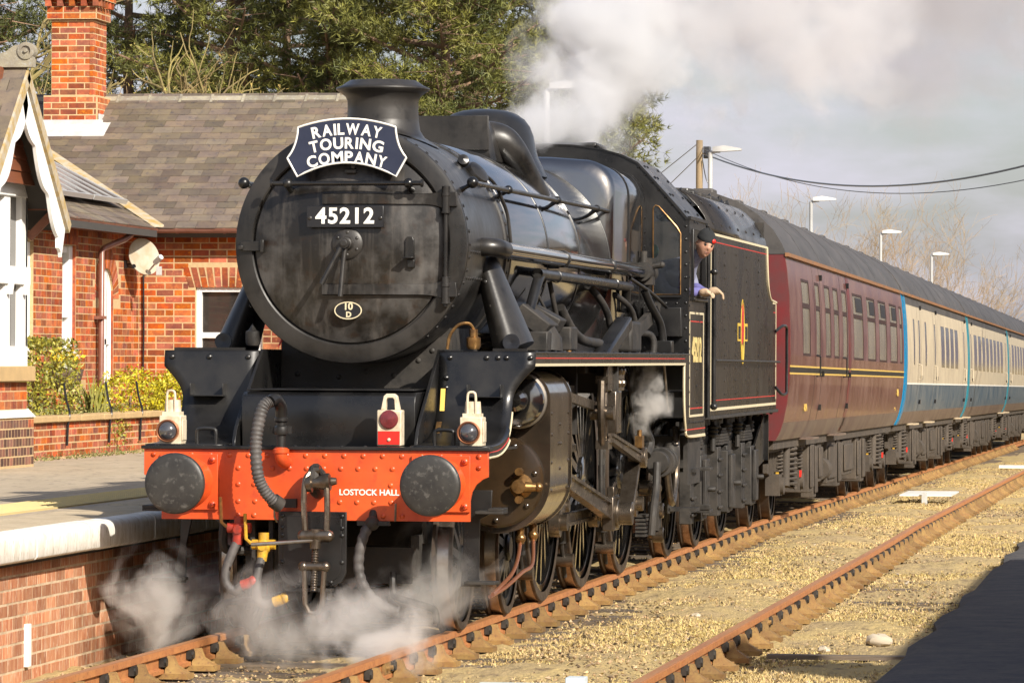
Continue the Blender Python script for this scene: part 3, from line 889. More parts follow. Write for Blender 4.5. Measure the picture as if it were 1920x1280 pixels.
# step plates below the beam (both sides)
for s in (-1, 1):
    st = MB()
    st.box(min(s * 1.005, s * 1.02), max(s * 1.005, s * 1.02), 0.60, 0.95, 0.37, 1.2) if False else None
    st.prism([(0.93, 1.0), (1.145, 1.0), (1.135, 0.84), (1.06, 0.80), (1.055, 0.42), (1.07, 0.345), (0.93, 0.345), (0.935, 0.42), (0.955, 0.80)] if s > 0 else [(-0.90, 1.0), (-1.02, 1.0), (-1.03, 0.62), (-1.075, 0.40), (-1.05, 0.345), (-0.99, 0.345), (-0.985, 0.62)],
             lambda a, b_, d: (a, d, b_), 0.86, 0.885)
    sp = part('step_plate', st, 'black', bevel=0.003)
    part('step_tread', MB().box(*sorted((s * 0.98, s * 1.19)), 0.70, 0.90, 0.365, 0.385), 'dirty', sp, bevel=0.003)
    part('step_tread', MB().box(*sorted((s * 1.06, s * 1.25)), 0.66, 0.88, 0.845, 0.865).box(*sorted((s * 1.15, s * 1.25)), 0.66, 0.88, 0.865, 0.885), 'dirty', sp, bevel=0.003)

# frame plates, front drop plates, step box
for s in (-1, 1):
    fp = [(1.66, 1.955), (1.20, 1.665), (0.93, 1.495), (0.82, 1.41), (0.765, 1.33), (0.755, 1.285), (2.6, 1.285), (2.6, 1.955)]
    part('frame_plate', MB().prism(fp, lambda a, b_, d: (d, a, b_), *sorted((s * 0.622, s * 0.645))), 'black', bevel=0.003)
    # drop plate: sheet from the running plate curving forward to the beam
    prof = [(1.62, 1.945), (1.600, 1.86), (1.575, 1.74), (1.545, 1.62), (1.490, 1.52), (1.40, 1.435), (1.26, 1.37), (1.05, 1.325), (0.82, 1.305), (0.50, 1.300)]
    prof = [(p.x, p.y) for p in smooth([(a, b_, 0) for a, b_ in prof], 4)]
    def xo(z):
        if z > 1.835: return 1.325
        if z > 1.60:
            t_ = (1.835 - z) / 0.235
            return 1.325 - 0.150 * math.sin(min(1, t_) * PI / 2)
        return 1.175 + (0.015 if z < 1.4 else 0.0)
    rows = []
    for (y, z) in prof:
        w = xo(z)
        rows.append([(s * (0.646 + (w - 0.646) * k / 8), y, z) for k in range(9)])
    d = MB().loft(rows, closed=False, caps=False)
    dp = part('drop_plate', d, 'black', ang=1.0)
    sm = dp.modifiers.new('solid', 'SOLIDIFY'); sm.thickness = 0.014; sm.offset = 0
    ek = [(s * (xo(z) - 0.004), y, z) for y, z in prof if z < 1.62]
    part('edge_skirt', MB().loft([[(p[0], p[1], p[2]), (p[0] - s * 0.012, p[1], p[2]), (p[0] - s * 0.012, p[1] + 0.03 * max(0, p[2] - 1.3), p[2] - 0.075), (p[0], p[1] + 0.03 * max(0, p[2] - 1.3), p[2] - 0.075)] for p in ek]), 'black', dp)
    part('cream_edge', MB().tube([Vector((p[0] + s * 0.001, p[1], p[2] - 0.07)) for p in ek], 0.008, 6), 'cream', dp)
    part('red_edge', MB().tube([Vector((p[0] + s * 0.001, p[1], p[2] - 0.035)) for p in ek[-14:]], 0.004, 5), 'lred', dp)
    bolts = [(s * x_, 1.605, 1.90) for x_ in (0.72, 0.98, 1.06, 1.12, 1.29)] if s > 0 else [(s * x_, 1.605, 1.90) for x_ in (0.72, 1.0, 1.27)]
    rivets(dp, bolts, (0, -1, 0.1), 0.021, M['black'], 'bolt', 1.1)
    if s > 0: rivets(dp, [(0.70, 1.57, z) for z in (1.76, 1.69, 1.62)] + [(0.70, 1.3, 1.40)], (0, -1, 0.2), 0.021, M['black'], 'bolt', 1.1)
    part('lamp_bracket_box', MB().box(*sorted((s * 0.865, s * 1.105)), 1.44, 1.56, 1.625, 1.632).box(*sorted((s * 0.865, s * 0.871)), 1.44, 1.56, 1.632, 1.715).box(*sorted((s * 1.099, s * 1.105)), 1.44, 1.56, 1.632, 1.715), 'black', dp, bevel=0.002)
    # small grab handle on the footplate
    gx_ = s * 0.80 if s < 0 else 0.845
    part('grab_handle', MB().tube(smooth([(gx_ - 0.055, 0.62, 1.30), (gx_ - 0.055, 0.62, 1.39), (gx_ - 0.03, 0.62, 1.41), (gx_ + 0.05, 0.62, 1.41), (gx_ + 0.075, 0.62, 1.39), (gx_ + 0.075, 0.62, 1.30)], 4), 0.013, 8), 'black')
M['ylabel'] = mat('warning_label_yellow', (0.75, 0.5, 0.1), 0.5)
part('warning_label', MB().obox((0.685, 1.505, 1.58), (0.016, 0, 0), (0, 0.002, 0), (0, 0.03, 0.105)), 'ylabel')
part('data_plate', MB().obox((0.69, 1.30, 1.405), (0.018, 0, 0), (0, 0.06, 0.05), (0, -0.002, 0.003)), 'brass')
# step box between the frames (rounded top edge)
bp = [(0.90, 1.29), (0.885, 1.45), (0.885, 1.58), (0.905, 1.635), (0.95, 1.66), (2.24, 1.67), (2.24, 1.29)]
sb = part('step_box', MB().prism(bp, lambda a, b_, d: (d, a, b_), -0.605, 0.605), 'black', bevel=0.004)
part('box_lid_rim', MB().box(-0.585, 0.585, 0.95, 2.2, 1.671, 1.682), 'black', sb, bevel=0.003)
part('boss_cover', MB().lathe([(0.12, 0), (0.12, 0.012), (0.10, 0.018), (0.05, 0.02), (0.04, 0.035), (0, 0.035)], (-0.622, 1.02, 1.47), (1, 0, 0), 28), 'black')
part('platform_sheet', MB().box(-1.18, 1.18, 0.50, 1.72, 1.268, 1.286), 'black')
part('rear_sheet', MB().box(-0.62, 0.62, 2.24, 2.26, 1.29, 2.05), 'dirty')
rivets(loco, [(x_, 2.24, z_) for x_, z_ in ((-0.5, 1.78), (-0.35, 1.9), (-0.2, 1.76), (0.0, 1.8), (0.2, 1.77), (0.38, 1.88), (0.52, 1.75), (0.48, 1.95), (-0.48, 1.95))], (0, -1, 0), 0.02, M['dirty'], 'bolt')

# frames under and saddle
for s in (-1, 1):
    part('main_frame', MB().box(*sorted((s * 0.60, s * 0.632)), 1.2, 12.3, 0.62, 1.42), 'dirty')
part('saddle', MB().prism([(-0.60, 1.3), (0.60, 1.3), (0.62, 1.95), (0.60, 2.12), (0.40, 1.97), (0.0, 1.87), (-0.40, 1.97), (-0.60, 2.12), (-0.62, 1.95)], lambda a, b_, d: (a, d, b_), 2.27, 3.35), 'dirty')
for q_ in ((-0.6, 0.6, 2.2, 3.2, 0.55, 1.3), (-0.6, 0.6, 4.6, 4.8, 0.6, 1.4), (-0.58, 0.58, 0.55, 0.8, 0.85, 1.27)): part('frame_stretcher', MB().box(*q_), 'dirty')

# ---------------- smokebox
ss = MB().lathe([(RB - 0.02, 0.0), (RB, 0.02), (RB, 1.60), (RB + 0.014, 1.605), (RB + 0.014, 1.77), (RB - 0.01, 1.775)], (0, YS, ZB), (0, 1, 0), 96, u=(1, 0, 0))
smoke = part('smokebox', ss, 'smokebox', ang=0.5)
rg = MB().lathe([(0.700, 0.030), (0.702, -0.012), (0.712, -0.020), (0.79, -0.016), (RB - 0.006, -0.004), (RB - 0.002, 0.03)], (0, YS, ZB), (0, 1, 0), 96)
part('front_ring', rg, 'smokebox', smoke, ang=0.5)
part('door_seal', MB().lathe([(0.66, 0.03), (0.705, 0.03)], (0, YS, ZB), (0, 1, 0), 64), 'dirty', smoke)
def circ(n, r, y, a0=0, a1=360):
    return [(r * math.cos(math.radians(a)), y, ZB + r * math.sin(math.radians(a))) for a in np.linspace(a0, a1, n)]
rad = lambda p: (p[0], 0, p[2] - ZB)
rivets(smoke, circ(24, RB, YS + 0.07, -50, 95), rad, 0.014, M['smokebox'])
rivets(smoke, circ(20, RB + 0.014, YS + 1.69, -35, 80), rad, 0.014, M['smokebox'])
rivets(smoke, circ(10, RB, YS + 0.07, 100, 230), rad, 0.014, M['smokebox'])
rivets(smoke, [((RB) * math.cos(math.radians(-16)), y_, ZB + RB * math.sin(math.radians(-16))) for y_ in np.arange(1.8, 2.5, 0.09)], (1, 0, -0.25), 0.013, M['smokebox'])
rivets(smoke, [((RB) * math.cos(math.radians(-3)), y_, ZB + RB * math.sin(math.radians(-3))) for y_ in np.arange(1.8, 2.3, 0.09)], (1, 0, 0), 0.013, M['smokebox'])
# door: shallow dish
def dish(r): return -0.125 + 0.12 * (r / 0.685) ** 2
DR = 0.685
door = part('smokebox_door', MB().lathe([(0.0, dish(0))] + [(DR * k / 14, dish(DR * k / 14)) for k in range(1, 15)] + [(DR + 0.004, 0.012), (DR - 0.005, 0.03)], (0, YS, ZB), (0, 1, 0), 96), 'door', ang=0.9)
def dy(x, z): return YS + dish(math.hypot(x, z - ZB))
# hinge straps and hinge posts
for zc in (3.008, 2.375):
    rows = []
    for k in range(13):
        x = -0.185 + (0.665 + 0.185) * k / 12
        hw = 0.040 + (0.028 * ((k - 10) / 2) ** 2 if k > 10 else 0)
        yb_ = min(dy(x, zc), YS - 0.004)
        rows.append([(x, yb_ - 0.004, zc - hw), (x, yb_ - 0.026, zc - hw + 0.006), (x, yb_ - 0.026, zc + hw - 0.006), (x, yb_ - 0.004, zc + hw)])
    part('hinge_strap', MB().loft(rows), 'door', door, ang=0.5)
    hb = MB().cyl((0.685, YS - 0.055, zc - 0.09), (0.685, YS - 0.055, zc + 0.09), 0.030, n=16)
    hb.cyl((0.685, YS - 0.055, zc - 0.10), (0.685, YS - 0.055, zc - 0.085), 0.036, n=16).cyl((0.685, YS - 0.055, zc + 0.02), (0.685, YS - 0.055, zc + 0.04), 0.036, n=16)
    hb.box(0.69, 0.76, YS - 0.07, YS - 0.015, zc - 0.05, zc + 0.05)
    part('hinge', hb, 'smokebox', door, bevel=0.002)
part('hinge_rod', MB().cyl((0.685, YS - 0.055, 2.26), (0.685, YS - 0.055, 3.10), 0.017, n=12), 'smokebox', door)
# dart and handles
dz_, dx_ = 2.695, 0.0
db = MB().lathe([(0.108, 0.0), (0.108, -0.018), (0.095, -0.028), (0.05, -0.034), (0.042, -0.045), (0.042, -0.09), (0.03, -0.095), (0.028, -0.16), (0.012, -0.165), (0.0, -0.165)], (dx_, YS - 0.118, dz_), (0, 1, 0), 32)
dart = part('door_dart', db, 'smokebox', door)
rivets(dart, [(0.078 * math.cos(a), YS - 0.146, dz_ + 0.078 * math.sin(a)) for a in np.arange(0.5, 6.4, 1.05)], (0, -1, 0), 0.013, M['smokebox'], 'bolt')
part('dart_handle', MB().tube([(0.0, YS - 0.245, dz_ + 0.02), (-0.055, YS - 0.26, dz_ - 0.09), (-0.152, YS - 0.29, dz_ - 0.285)], [0.02, 0.016, 0.019], 12), 'smokebox', dart)
part('dart_handle', MB().tube([(0.0, YS - 0.20, dz_), (-0.012, YS - 0.215, dz_ - 0.12), (-0.03, YS - 0.235, dz_ - 0.37)], [0.02, 0.016, 0.018], 12), 'smokebox', dart)
part('dart_hub', MB().cyl((0, YS - 0.27, dz_), (0, YS - 0.18, dz_), 0.036, n=16).cyl((0, YS - 0.285, dz_), (0, YS - 0.27, dz_), 0.02, n=12), 'smokebox', dart)
# number plate
npz = 2.883
npl = part('number_plate', MB().box(-0.285, 0.262, YS - 0.165, YS - 0.135, npz - 0.076, npz + 0.076), 'plateblack', door, bevel=0.004)
part('plate_backing', MB().box(-0.25, 0.23, YS - 0.137, YS - 0.08, npz - 0.05, npz + 0.05), 'plateblack', npl) if False else part('plate_backing', MB().box(-0.25, 0.23, YS - 0.136, YS - 0.08, npz - 0.05, npz + 0.05), 'plateblack', door)
lettering('45212', 0.152, M['white'], door, (-0.012, YS - 0.1665, npz), bold=0.0045, depth=0.004, spacing=1.12, sx=1.0)
rivets(door, [(-0.262, YS - 0.165, npz - 0.01), (0.240, YS - 0.165, npz - 0.01)], (0, -1, 0), 0.015, M['smokebox'], 'bolt')
# shed plate
szp = 2.228
so = part('shed_plate', MB().lathe([(0.0, 0), (0.095, 0.0), (0.095, 0.012), (0, 0.012)], (0, 0, 0), (0, 1, 0), 40), 'plateblack', door, at=(0, 0, 0))
so.data.transform(Matrix.Translation((0, YS - 0.100, szp)) @ Matrix.Diagonal((1, 1, 0.63, 1)))
def oval_ring(cx, cy, cz, a, b_, w, d):
    r = []
    for k in range(48):
        t_ = 2 * PI * k / 48
        c_, s_ = math.cos(t_), math.sin(t_)
        r.append([(cx + (a - w) * c_, cy, cz + (b_ - w) * s_), (cx + (a - w) * c_, cy - d, cz + (b_ - w) * s_), (cx + a * c_, cy - d, cz + b_ * s_), (cx + a * c_, cy, cz + b_ * s_)])
    r.append(r[0])
    return MB().loft(r, True, False)
part('plate_rim', oval_ring(0, YS - 0.094, szp, 0.098, 0.062, 0.007, 0.010), 'cream', door)
lettering('10', 0.068, M['cream'], door, (0.0, YS - 0.101, szp + 0.027), bold=0.0022, depth=0.003)
lettering('D', 0.052, M['cream'], door, (0.004, YS - 0.101, szp - 0.030), bold=0.0022, depth=0.003)
# lamp irons / brackets on the door
part('lamp_iron', MB().prism([(-0.032, 0.0), (0.032, 0.0), (0.032, 0.12), (0.018, 0.145), (-0.018, 0.145), (-0.032, 0.12)], lambda a, b_, d: (0.435 + a, d, 2.60 + b_), dy(0.43, 2.66) - 0.022, dy(0.43, 2.66) + 0.02).box(0.40, 0.47, dy(0.43, 2.6) - 0.12, dy(0.43, 2.6) + 0.02, 2.592, 2.602).box(0.42, 0.47, dy(0.43, 2.55) - 0.03, dy(0.43, 2.55) + 0.02, 2.53, 2.585), 'smokebox', door, bevel=0.003)
part('door_clip', MB().box(-0.785, -0.62, YS - 0.05, YS - 0.005, 2.645, 2.715).box(-0.80, -0.765, YS - 0.075, YS - 0.005, 2.655, 2.685).box(-0.64, -0.615, YS - 0.07, YS - 0.01, 2.635, 2.725), 'smokebox', bevel=0.004)
part('top_bracket', MB().box(-0.03, 0.05, YS - 0.09, YS - 0.01, 3.19, 3.215).cyl((0.03, YS - 0.10, 3.235), (0.03, YS - 0.03, 3.235), 0.016, n=10).box(-0.02, 0.02, YS - 0.045, YS - 0.02, 3.2, 3.5), 'smokebox', bevel=0.003)
# handrail across door
hr = MB().cyl((-0.535, YS - 0.17, 3.115), (0.535, YS - 0.17, 3.115), 0.0175, n=14)
for x in (-0.535, 0.535): hr.cyl((x - 0.008, YS - 0.17, 3.115), (x + 0.008, YS - 0.17, 3.115), 0.028, n=14)
for x in (-0.42, 0.44):
    hr.ball((x, YS - 0.17, 3.115), 0.036, 12, 8)
    hr.tube([(x, YS - 0.17, 3.115), (x - 0.01, YS - 0.10, 3.085), (x, YS + 0.0, 3.065)], [0.024, 0.017, 0.028], 10)
part('door_handrail', hr, 'black')

# ---------------- chimney
YC = 2.84
ch = MB()
prof = [(0.262, 3.62), (0.258, 3.70), (0.259, 3.765), (0.272, 3.795), (0.305, 3.825), (0.338, 3.843), (0.343, 3.852), (0.340, 3.862), (0.300, 3.878), (0.262, 3.905), (0.245, 3.915), (0.225, 3.917), (0.21, 3.90), (0.205, 3.50)]
ch.lathe(prof, (0, YC, 0), (0, 0, 1), 64)
chim = part('chimney', ch, 'smokebox', ang=0.9)
# flared saddle base that follows the smokebox
n_ = 64
rings = []
for j, (r, zt) in enumerate(((0.262, 3.625), (0.272, 3.575), (0.305, 3.525), (0.36, 3.49), (0.415, 3.47))):
    rg_ = []
    for k in range(n_):
        a = 2 * PI * k / n_
        x, y = r * math.cos(a), YC + r * 1.02 * math.sin(a)
        surf = ZB + math.sqrt(max(RB * RB - x * x, 0.01))
        wgt = j / 4
        z = zt * (1 - wgt) + (surf + 0.010) * wgt
        if j == 3: z = max(z, surf + 0.02)
        rg_.append((x, y, max(z, surf + 0.008)))
    rings.append(rg_)
part('chimney_base', MB().loft(rings, True, False), 'smokebox', chim, ang=1.2)

# ---------------- boiler, bands, firebox
bl = MB().lathe([(0.835, 3.44), (0.842, 3.46), (0.872, 8.75), (0.86, 8.80)], (0, 0, ZB + 0.005), (0, 1, 0), 96)
boiler = part('boiler', bl, 'black_gloss', ang=0.5)
def rb(y): return 0.842 + (y - 3.46) / 5.29 * 0.03
for y, w in ((3.50, 0.05), (5.28, 0.05), (6.95, 0.05), (8.68, 0.05)):
    part('boiler_band', MB().lathe([(rb(y), -w / 2), (rb(y) + 0.006, -w / 2 + 0.003), (rb(y) + 0.006, w / 2 - 0.003), (rb(y), w / 2)], (0, y, ZB + 0.005), (0, 1, 0), 96), 'black', boiler)
# Belpaire firebox: rounded square sections
def fbsec(y, w, zt, zb, r, nseg=8, tumble=0.0):
    p = []
    for k in range(nseg + 1):
        a = PI / 2 * k / nseg
        p.append((w - r + r * math.cos(a), zt - r + r * math.sin(a)))
    half = [(w - 0.12, zb), (w - 0.02, zb + 0.5), (w, zt - r - 0.35)] + p
    pts = half + [(0.35, zt + 0.022), (0.0, zt + 0.03), (-0.35, zt + 0.022)] + [(-x, z) for x, z in half[::-1]]
    return [(x, y, z) for x, z in pts]
fb = MB().loft([fbsec(8.70, 0.83, 3.52, 1.7, 0.35), fbsec(8.725, 0.885, 3.585, 1.7, 0.29), fbsec(8.78, 0.902, 3.61, 1.7, 0.27), fbsec(10.72, 0.925, 3.56, 1.7, 0.27)])
fbx = part('firebox', fb, 'black_gloss', ang=0.9)
part('firebox_front', MB().loft([fbsec(8.45, 0.79, 3.46, 1.9, 0.42), fbsec(8.703, 0.835, 3.525, 1.7, 0.345)]), 'black_gloss', fbx, ang=0.9) if False else None
for y in (9.55, 10.35, 10.60):
    s1 = fbsec(y - 0.022, 0.9125 + 0.006, 3.592 + 0.002, 1.7, 0.272); s2 = fbsec(y + 0.022, 0.9125 + 0.006, 3.592 + 0.002, 1.7, 0.272)
    part('firebox_band', MB().loft([[(x * 1.004, yy, z + 0.004) for x, yy, z in s1], [(x * 1.004, yy, z + 0.004) for x, yy, z in s2]]), 'black', fbx, ang=0.9)
rivets(fbx, [(0.925, 10.60, z) for z in np.arange(2.0, 3.3, 0.13)], (1, 0, 0), 0.014, M['black'])

# dome (streamlined) and top feed
def domesec(z, r, ry, yc, n=40):
    return [(r * math.cos(2 * PI * k / n), yc + ry * math.sin(2 * PI * k / n), z) for k in range(n)]
dm = []
for z, r in ((3.40, 0.52), (3.50, 0.475), (3.56, 0.445), (3.64, 0.425), (3.74, 0.405), (3.82, 0.375), (3.88, 0.33), (3.925, 0.265), (3.95, 0.185), (3.962, 0.10), (3.965, 0.02)):
    dm.append(domesec(z, r, r * 1.15, 7.35))
part('dome', MB().loft(dm, True, True), 'black', ang=1.2)
tf = MB()
sec = lambda y, w, zt: [(-w - 0.06, y, 3.42), (-w, y, zt - 0.10), (-w + 0.05, y, zt - 0.02), (-w + 0.12, y, zt), (w - 0.12, y, zt), (w - 0.05, y, zt - 0.02), (w, y, zt - 0.10), (w + 0.06, y, 3.42)]
tf.loft([sec(5.55, 0.30, 3.78), sec(5.60, 0.335, 3.80), sec(6.25, 0.335, 3.80), sec(6.3, 0.30, 3.78)])
top = part('top_feed', tf, 'smokebox', ang=0.5)
# flat cover plate and pipe covers
part('cover_plate', MB().box(-0.225, 0.335, 5.515, 5.545, 3.54, 3.81), 'smokebox', top, bevel=0.004)
for s in (-1, 1):
    pp = smooth([(s * 0.22, 5.93, 3.65), (s * 0.37, 5.95, 3.63), (s * 0.47, 6.0, 3.53), (s * 0.56, 6.1, 3.37), (s * 0.66, 6.2, 3.18)], 6)
    rr_ = [0.150 - 0.075 * (i / (len(pp) - 1)) for i in range(len(pp))]
    part('feed_pipe_cover', MB().tube(pp, rr_, 16), 'smokebox', top, ang=1.0)
part('clack_casting', MB().ball((-0.36, 5.6, 3.66), 0.10, 14, 10, 0.9, 0.9, 1.0), 'smokebox', top)

# lubricator box on smokebox shoulder, with pipe
an = math.radians(40)
cx_, cz_ = RB * math.cos(an), ZB + RB * math.sin(an)
lb_ = MB()
lb_.lathe([(0.10, -0.03), (0.10, 0.03), (0.09, 0.06), (0.05, 0.075), (0, 0.078)], (cx_, 3.05, cz_), (math.cos(an), -0.3, math.sin(an)), 20)
ant = part('anti_vacuum_valve', lb_, 'smokebox')
part('valve_cap', MB().lathe([(0.045, 0), (0.04, 0.05), (0, 0.06)], (cx_ - 0.06, 2.93, cz_ + 0.10), (0.2, -1, 0.4), 14), 'smokebox', ant)
part('oil_pipe', MB().tube(smooth([(cx_ + 0.06, 3.1, cz_ + 0.02), (cx_ + 0.12, 3.22, cz_ - 0.04), (cx_ + 0.17, 3.30, cz_ - 0.16), (0.84, 3.36, 2.95), (0.862, 3.38, 2.75)], 5), 0.013, 8), 'smokebox', ant)

# boiler handrails with stanchions
for s in (-1, 1):
    x = s * 0.845
    hr = part('boiler_handrail', MB().tube([(s * 0.825, 1.92, 3.135), (s * 0.83, 3.5, 3.14), (s * 0.845, 8.3, 3.165), (s * 0.86, 10.75, 3.15)], 0.0185, 12), 'black')
    for y in (1.95, 3.45, 5.85, 8.05):
        kb = MB().ball((s * (0.826 + 0.004 * (y - 1.9) / 1.5), y, 3.137 + 0.004 * (y - 1.9)), 0.034, 12, 8)
        kb.tube([(s * (0.826 + 0.004 * (y - 1.9) / 1.5), y, 3.137 + 0.004 * (y - 1.9)), (s * 0.77, y, 3.105), (s * 0.715, y, 3.075)], [0.022, 0.015, 0.026], 10)
        part('stanchion', kb, 'black', hr)
    part('rail_end', MB().ball((s * 0.825, 1.90, 3.135), 0.042, 12, 8), 'black', hr)

# ejector exhaust pipe and second pipe (right side of picture)
ej = MB().cyl((0.955, 2.42, 2.675), (0.955, 10.62, 2.675), 0.058, n=24)
ejp = part('ejector_pipe', ej, 'black_gloss')
part('pipe_elbow', MB().tube(smooth([(0.78, 2.28, 2.69), (0.86, 2.27, 2.69), (0.93, 2.31, 2.685), (0.953, 2.40, 2.677), (0.955, 2.5, 2.675)], 5), 0.066, 18), 'smokebox', ejp)
for y in (5.35, 8.0):
    part('pipe_clip', MB().lathe([(0.058, -0.025), (0.067, -0.022), (0.067, 0.022), (0.058, 0.025)], (0.955, y, 2.675), (0, 1, 0), 24).box(0.83, 0.93, y - 0.02, y + 0.02, 2.60, 2.64), 'black', ejp)
part('pipe_flange', MB().box(0.75, 0.80, 2.17, 2.39, 2.59, 2.79), 'smokebox', ejp, bevel=0.004)
part('ejector_body', MB().cyl((0.955, 10.15, 2.675), (0.955, 10.68, 2.675), 0.085, n=20).box(0.90, 1.03, 10.30, 10.5, 2.56, 2.80).cyl((1.0, 10.35, 2.72), (1.10, 10.35, 2.74), 0.03, n=10).ball((1.11, 10.35, 2.74), 0.03, 8, 6).cyl((0.955, 10.3, 2.68), (0.955, 10.3, 2.86), 0.03, n=10), 'dirty', ejp)
pp = smooth([(0.90, 3.75, 2.08), (0.93, 3.85, 2.25), (0.955, 4.05, 2.46), (0.958, 4.22, 2.53), (0.96, 4.45, 2.535), (0.96, 8.9, 2.525), (0.955, 9.12, 2.50), (0.94, 9.2, 2.40), (0.93, 9.2, 2.30)], 5)
p2 = part('delivery_pipe', MB().tube(pp, 0.041, 16), 'black')
for y in (5.0, 8.3): part('pipe_band', MB().lathe([(0.041, -0.03), (0.049, -0.025), (0.049, 0.025), (0.041, 0.03)], (0.96, y, 2.531), (0, 1, 0), 18), 'black', p2)
# clutter of pipes beneath
for pts, r, mm in (([(0.90, 5.6, 2.30), (0.95, 5.75, 2.16), (0.99, 5.9, 2.08), (1.0, 6.3, 2.04), (1.02, 7.0, 2.02)], 0.040, 'dirty'),
                   ([(0.86, 5.3, 2.5), (0.90, 5.45, 2.2), (0.95, 5.5, 1.95)], 0.02, 'dirty'),
                   ([(0.85, 7.6, 2.5), (0.95, 7.9, 2.3), (1.0, 8.1, 1.95)], 0.03, 'dirty'),
                   ([(0.9, 8.8, 2.45), (1.0, 9.2, 2.3), (1.02, 9.4, 1.95)], 0.025, 'dirty'),
                   ([(1.02, 9.85, 2.50), (1.06, 9.95, 2.38), (1.12, 10.15, 2.22), (1.14, 10.2, 2.08), (1.14, 10.2, 1.95)], 0.036, 'black'),
                   ([(0.9, 9.6, 2.12), (1.05, 9.8, 2.12), (1.1, 9.85, 2.06), (1.1, 9.85, 1.95)], 0.032, 'dirty'),
                   ([(0.95, 9.4, 2.6), (1.05, 9.9, 2.5), (1.12, 10.3, 2.4), (1.14, 10.45, 2.36)], 0.016, 'black'),
                   ([(0.87, 4.6, 2.4), (0.95, 4.7, 2.2), (1.0, 4.75, 1.97)], 0.012, 'dirty')):
    part('pipe', MB().tube(smooth(pts, 5), r, 12), mm)
part('pipe_socket', MB().box(1.05, 1.23, 10.12, 10.28, 1.95, 2.06), 'black', bevel=0.006)
part('mechanical_lubricator', MB().box(0.95, 1.15, 4.5, 4.85, 1.96, 2.14).obox((0.98, 4.35, 2.20), (0.11, 0, -0.06), (0, 0.16, 0), (0.03, 0, 0.05)), 'dirty', bevel=0.012)
part('mechanical_lubricator', MB().obox((0.97, 3.9, 2.18), (0.10, 0.05, -0.08), (0, 0.22, 0), (0.04, 0, 0.05)).box(0.9, 1.1, 3.65, 3.85, 1.95, 2.1), 'dirty', bevel=0.012)
part('lubricator_knob', MB().box(1.02, 1.10, 4.95, 5.05, 2.02, 2.05).cyl((1.06, 5.0, 1.95), (1.06, 5.0, 2.03), 0.022, n=8), 'brass')
part('sand_filler', MB().lathe([(0.17, 0), (0.16, 0.10), (0.07, 0.24), (0, 0.25)], (1.0, 3.95, 1.95), (0, 0.1, 1), 16), 'dirty')
part('angled_duct', MB().obox((1.08, 7.3, 2.04), (0.07, 0, 0), (0, 0.75, 0.16), (0, -0.012, 0.055)), 'black', bevel=0.02)
part('finned_box', MB().box(0.95, 1.12, 8.3, 8.9, 1.95, 2.22), 'dirty', bevel=0.03)
part('reversing_shaft', MB().bar((1.0, 8.5, 2.0), (1.05, 10.6, 2.35), 0.05, 0.12), 'dirty')

# steam pipe casings from smokebox down to the cylinders
for s in (-1, 1):
    rings = []
    for t_ in np.linspace(0, 1, 8):
        xc_ = 0.80 + 0.225 * t_; zc_ = 2.60 - 0.65 * t_; yc_ = 2.62 - 0.05 * t_
        wy = 0.17 + 0.16 * t_; wx = 0.075 + 0.055 * t_
        rings.append([(s * (xc_ + wx * math.cos(a)), yc_ + wy * math.sin(a), zc_ + wx * 0.55 * math.cos(a)) for a in np.linspace(0, 2 * PI, 29)[:-1]])
    spc = part('steam_pipe_casing', MB().loft(rings), 'smokebox', ang=0.8)
    part('casing_port', MB().lathe([(0.062, 0), (0.062, 0.012), (0.05, 0.012), (0.0, 0.004)], (s * 1.05, 2.255, 2.01), (0, -1, 0.1), 20), 'plateblack', spc)
    rivets(spc, [(s * (0.80 + 0.17 * t_), 2.44 - 0.15 * t_, 2.56 - 0.58 * t_) for t_ in (0.2, 0.5, 0.85)], (0, -1, 0.1), 0.017, M['smokebox'], 'bolt')
part('snifting_valve', MB().lathe([(0.04, 0), (0.05, 0.02), (0.05, 0.08), (0.03, 0.09), (0.03, 0.14), (0, 0.14)], (0.86, 1.76, 1.96), (0, 0, 1), 14).tube(smooth([(0.86, 1.76, 2.10), (0.83, 1.74, 2.14), (0.76, 1.72, 2.13), (0.70, 1.72, 2.06), (0.68, 1.72, 1.96)], 4), 0.012, 8), 'brass')
part('snifting_valve', MB().lathe([(0.04, 0), (0.05, 0.02), (0.05, 0.10), (0.03, 0.11), (0, 0.16)], (-0.72, 1.74, 1.98), (0, 0, 1), 14), 'dirty')
part('red_tell_tale', MB().tube([(-0.50, 1.72, 2.03), (-0.53, 1.71, 1.97)], 0.008, 6), 'redcock')

# ---------------- running plates, valances
for s in (-1, 1):
    rp_ = part('running_plate', MB().box(*sorted((s * 0.66, s * 1.325)), 1.62, 10.70, 1.928, 1.946), 'black', bevel=0.003)
    part('valance', MB().box(*sorted((s * 1.300, s * 1.316)), 1.64, 10.42, 1.845, 1.928), 'tenderblack', rp_)
    part('red_lining', MB().box(*sorted((s * 1.316, s * 1.3185)), 1.66, 10.40, 1.896, 1.904), 'lred', rp_)
    part('cream_lining', MB().box(*sorted((s * 1.299, s * 1.3195)), 1.64, 10.44, 1.843, 1.862), 'cream', rp_)
rivets(loco, [(1.30, y, 1.946) for y in np.arange(1.8, 10.4, 0.45)], (0, 0, 1), 0.013, M['black'])
part('lamp_bracket_rail', MB().box(1.02, 1.26, 1.62, 1.66, 1.946, 1.966).box(-1.26, -0.75, 1.62, 1.66, 1.946, 1.966), 'black')

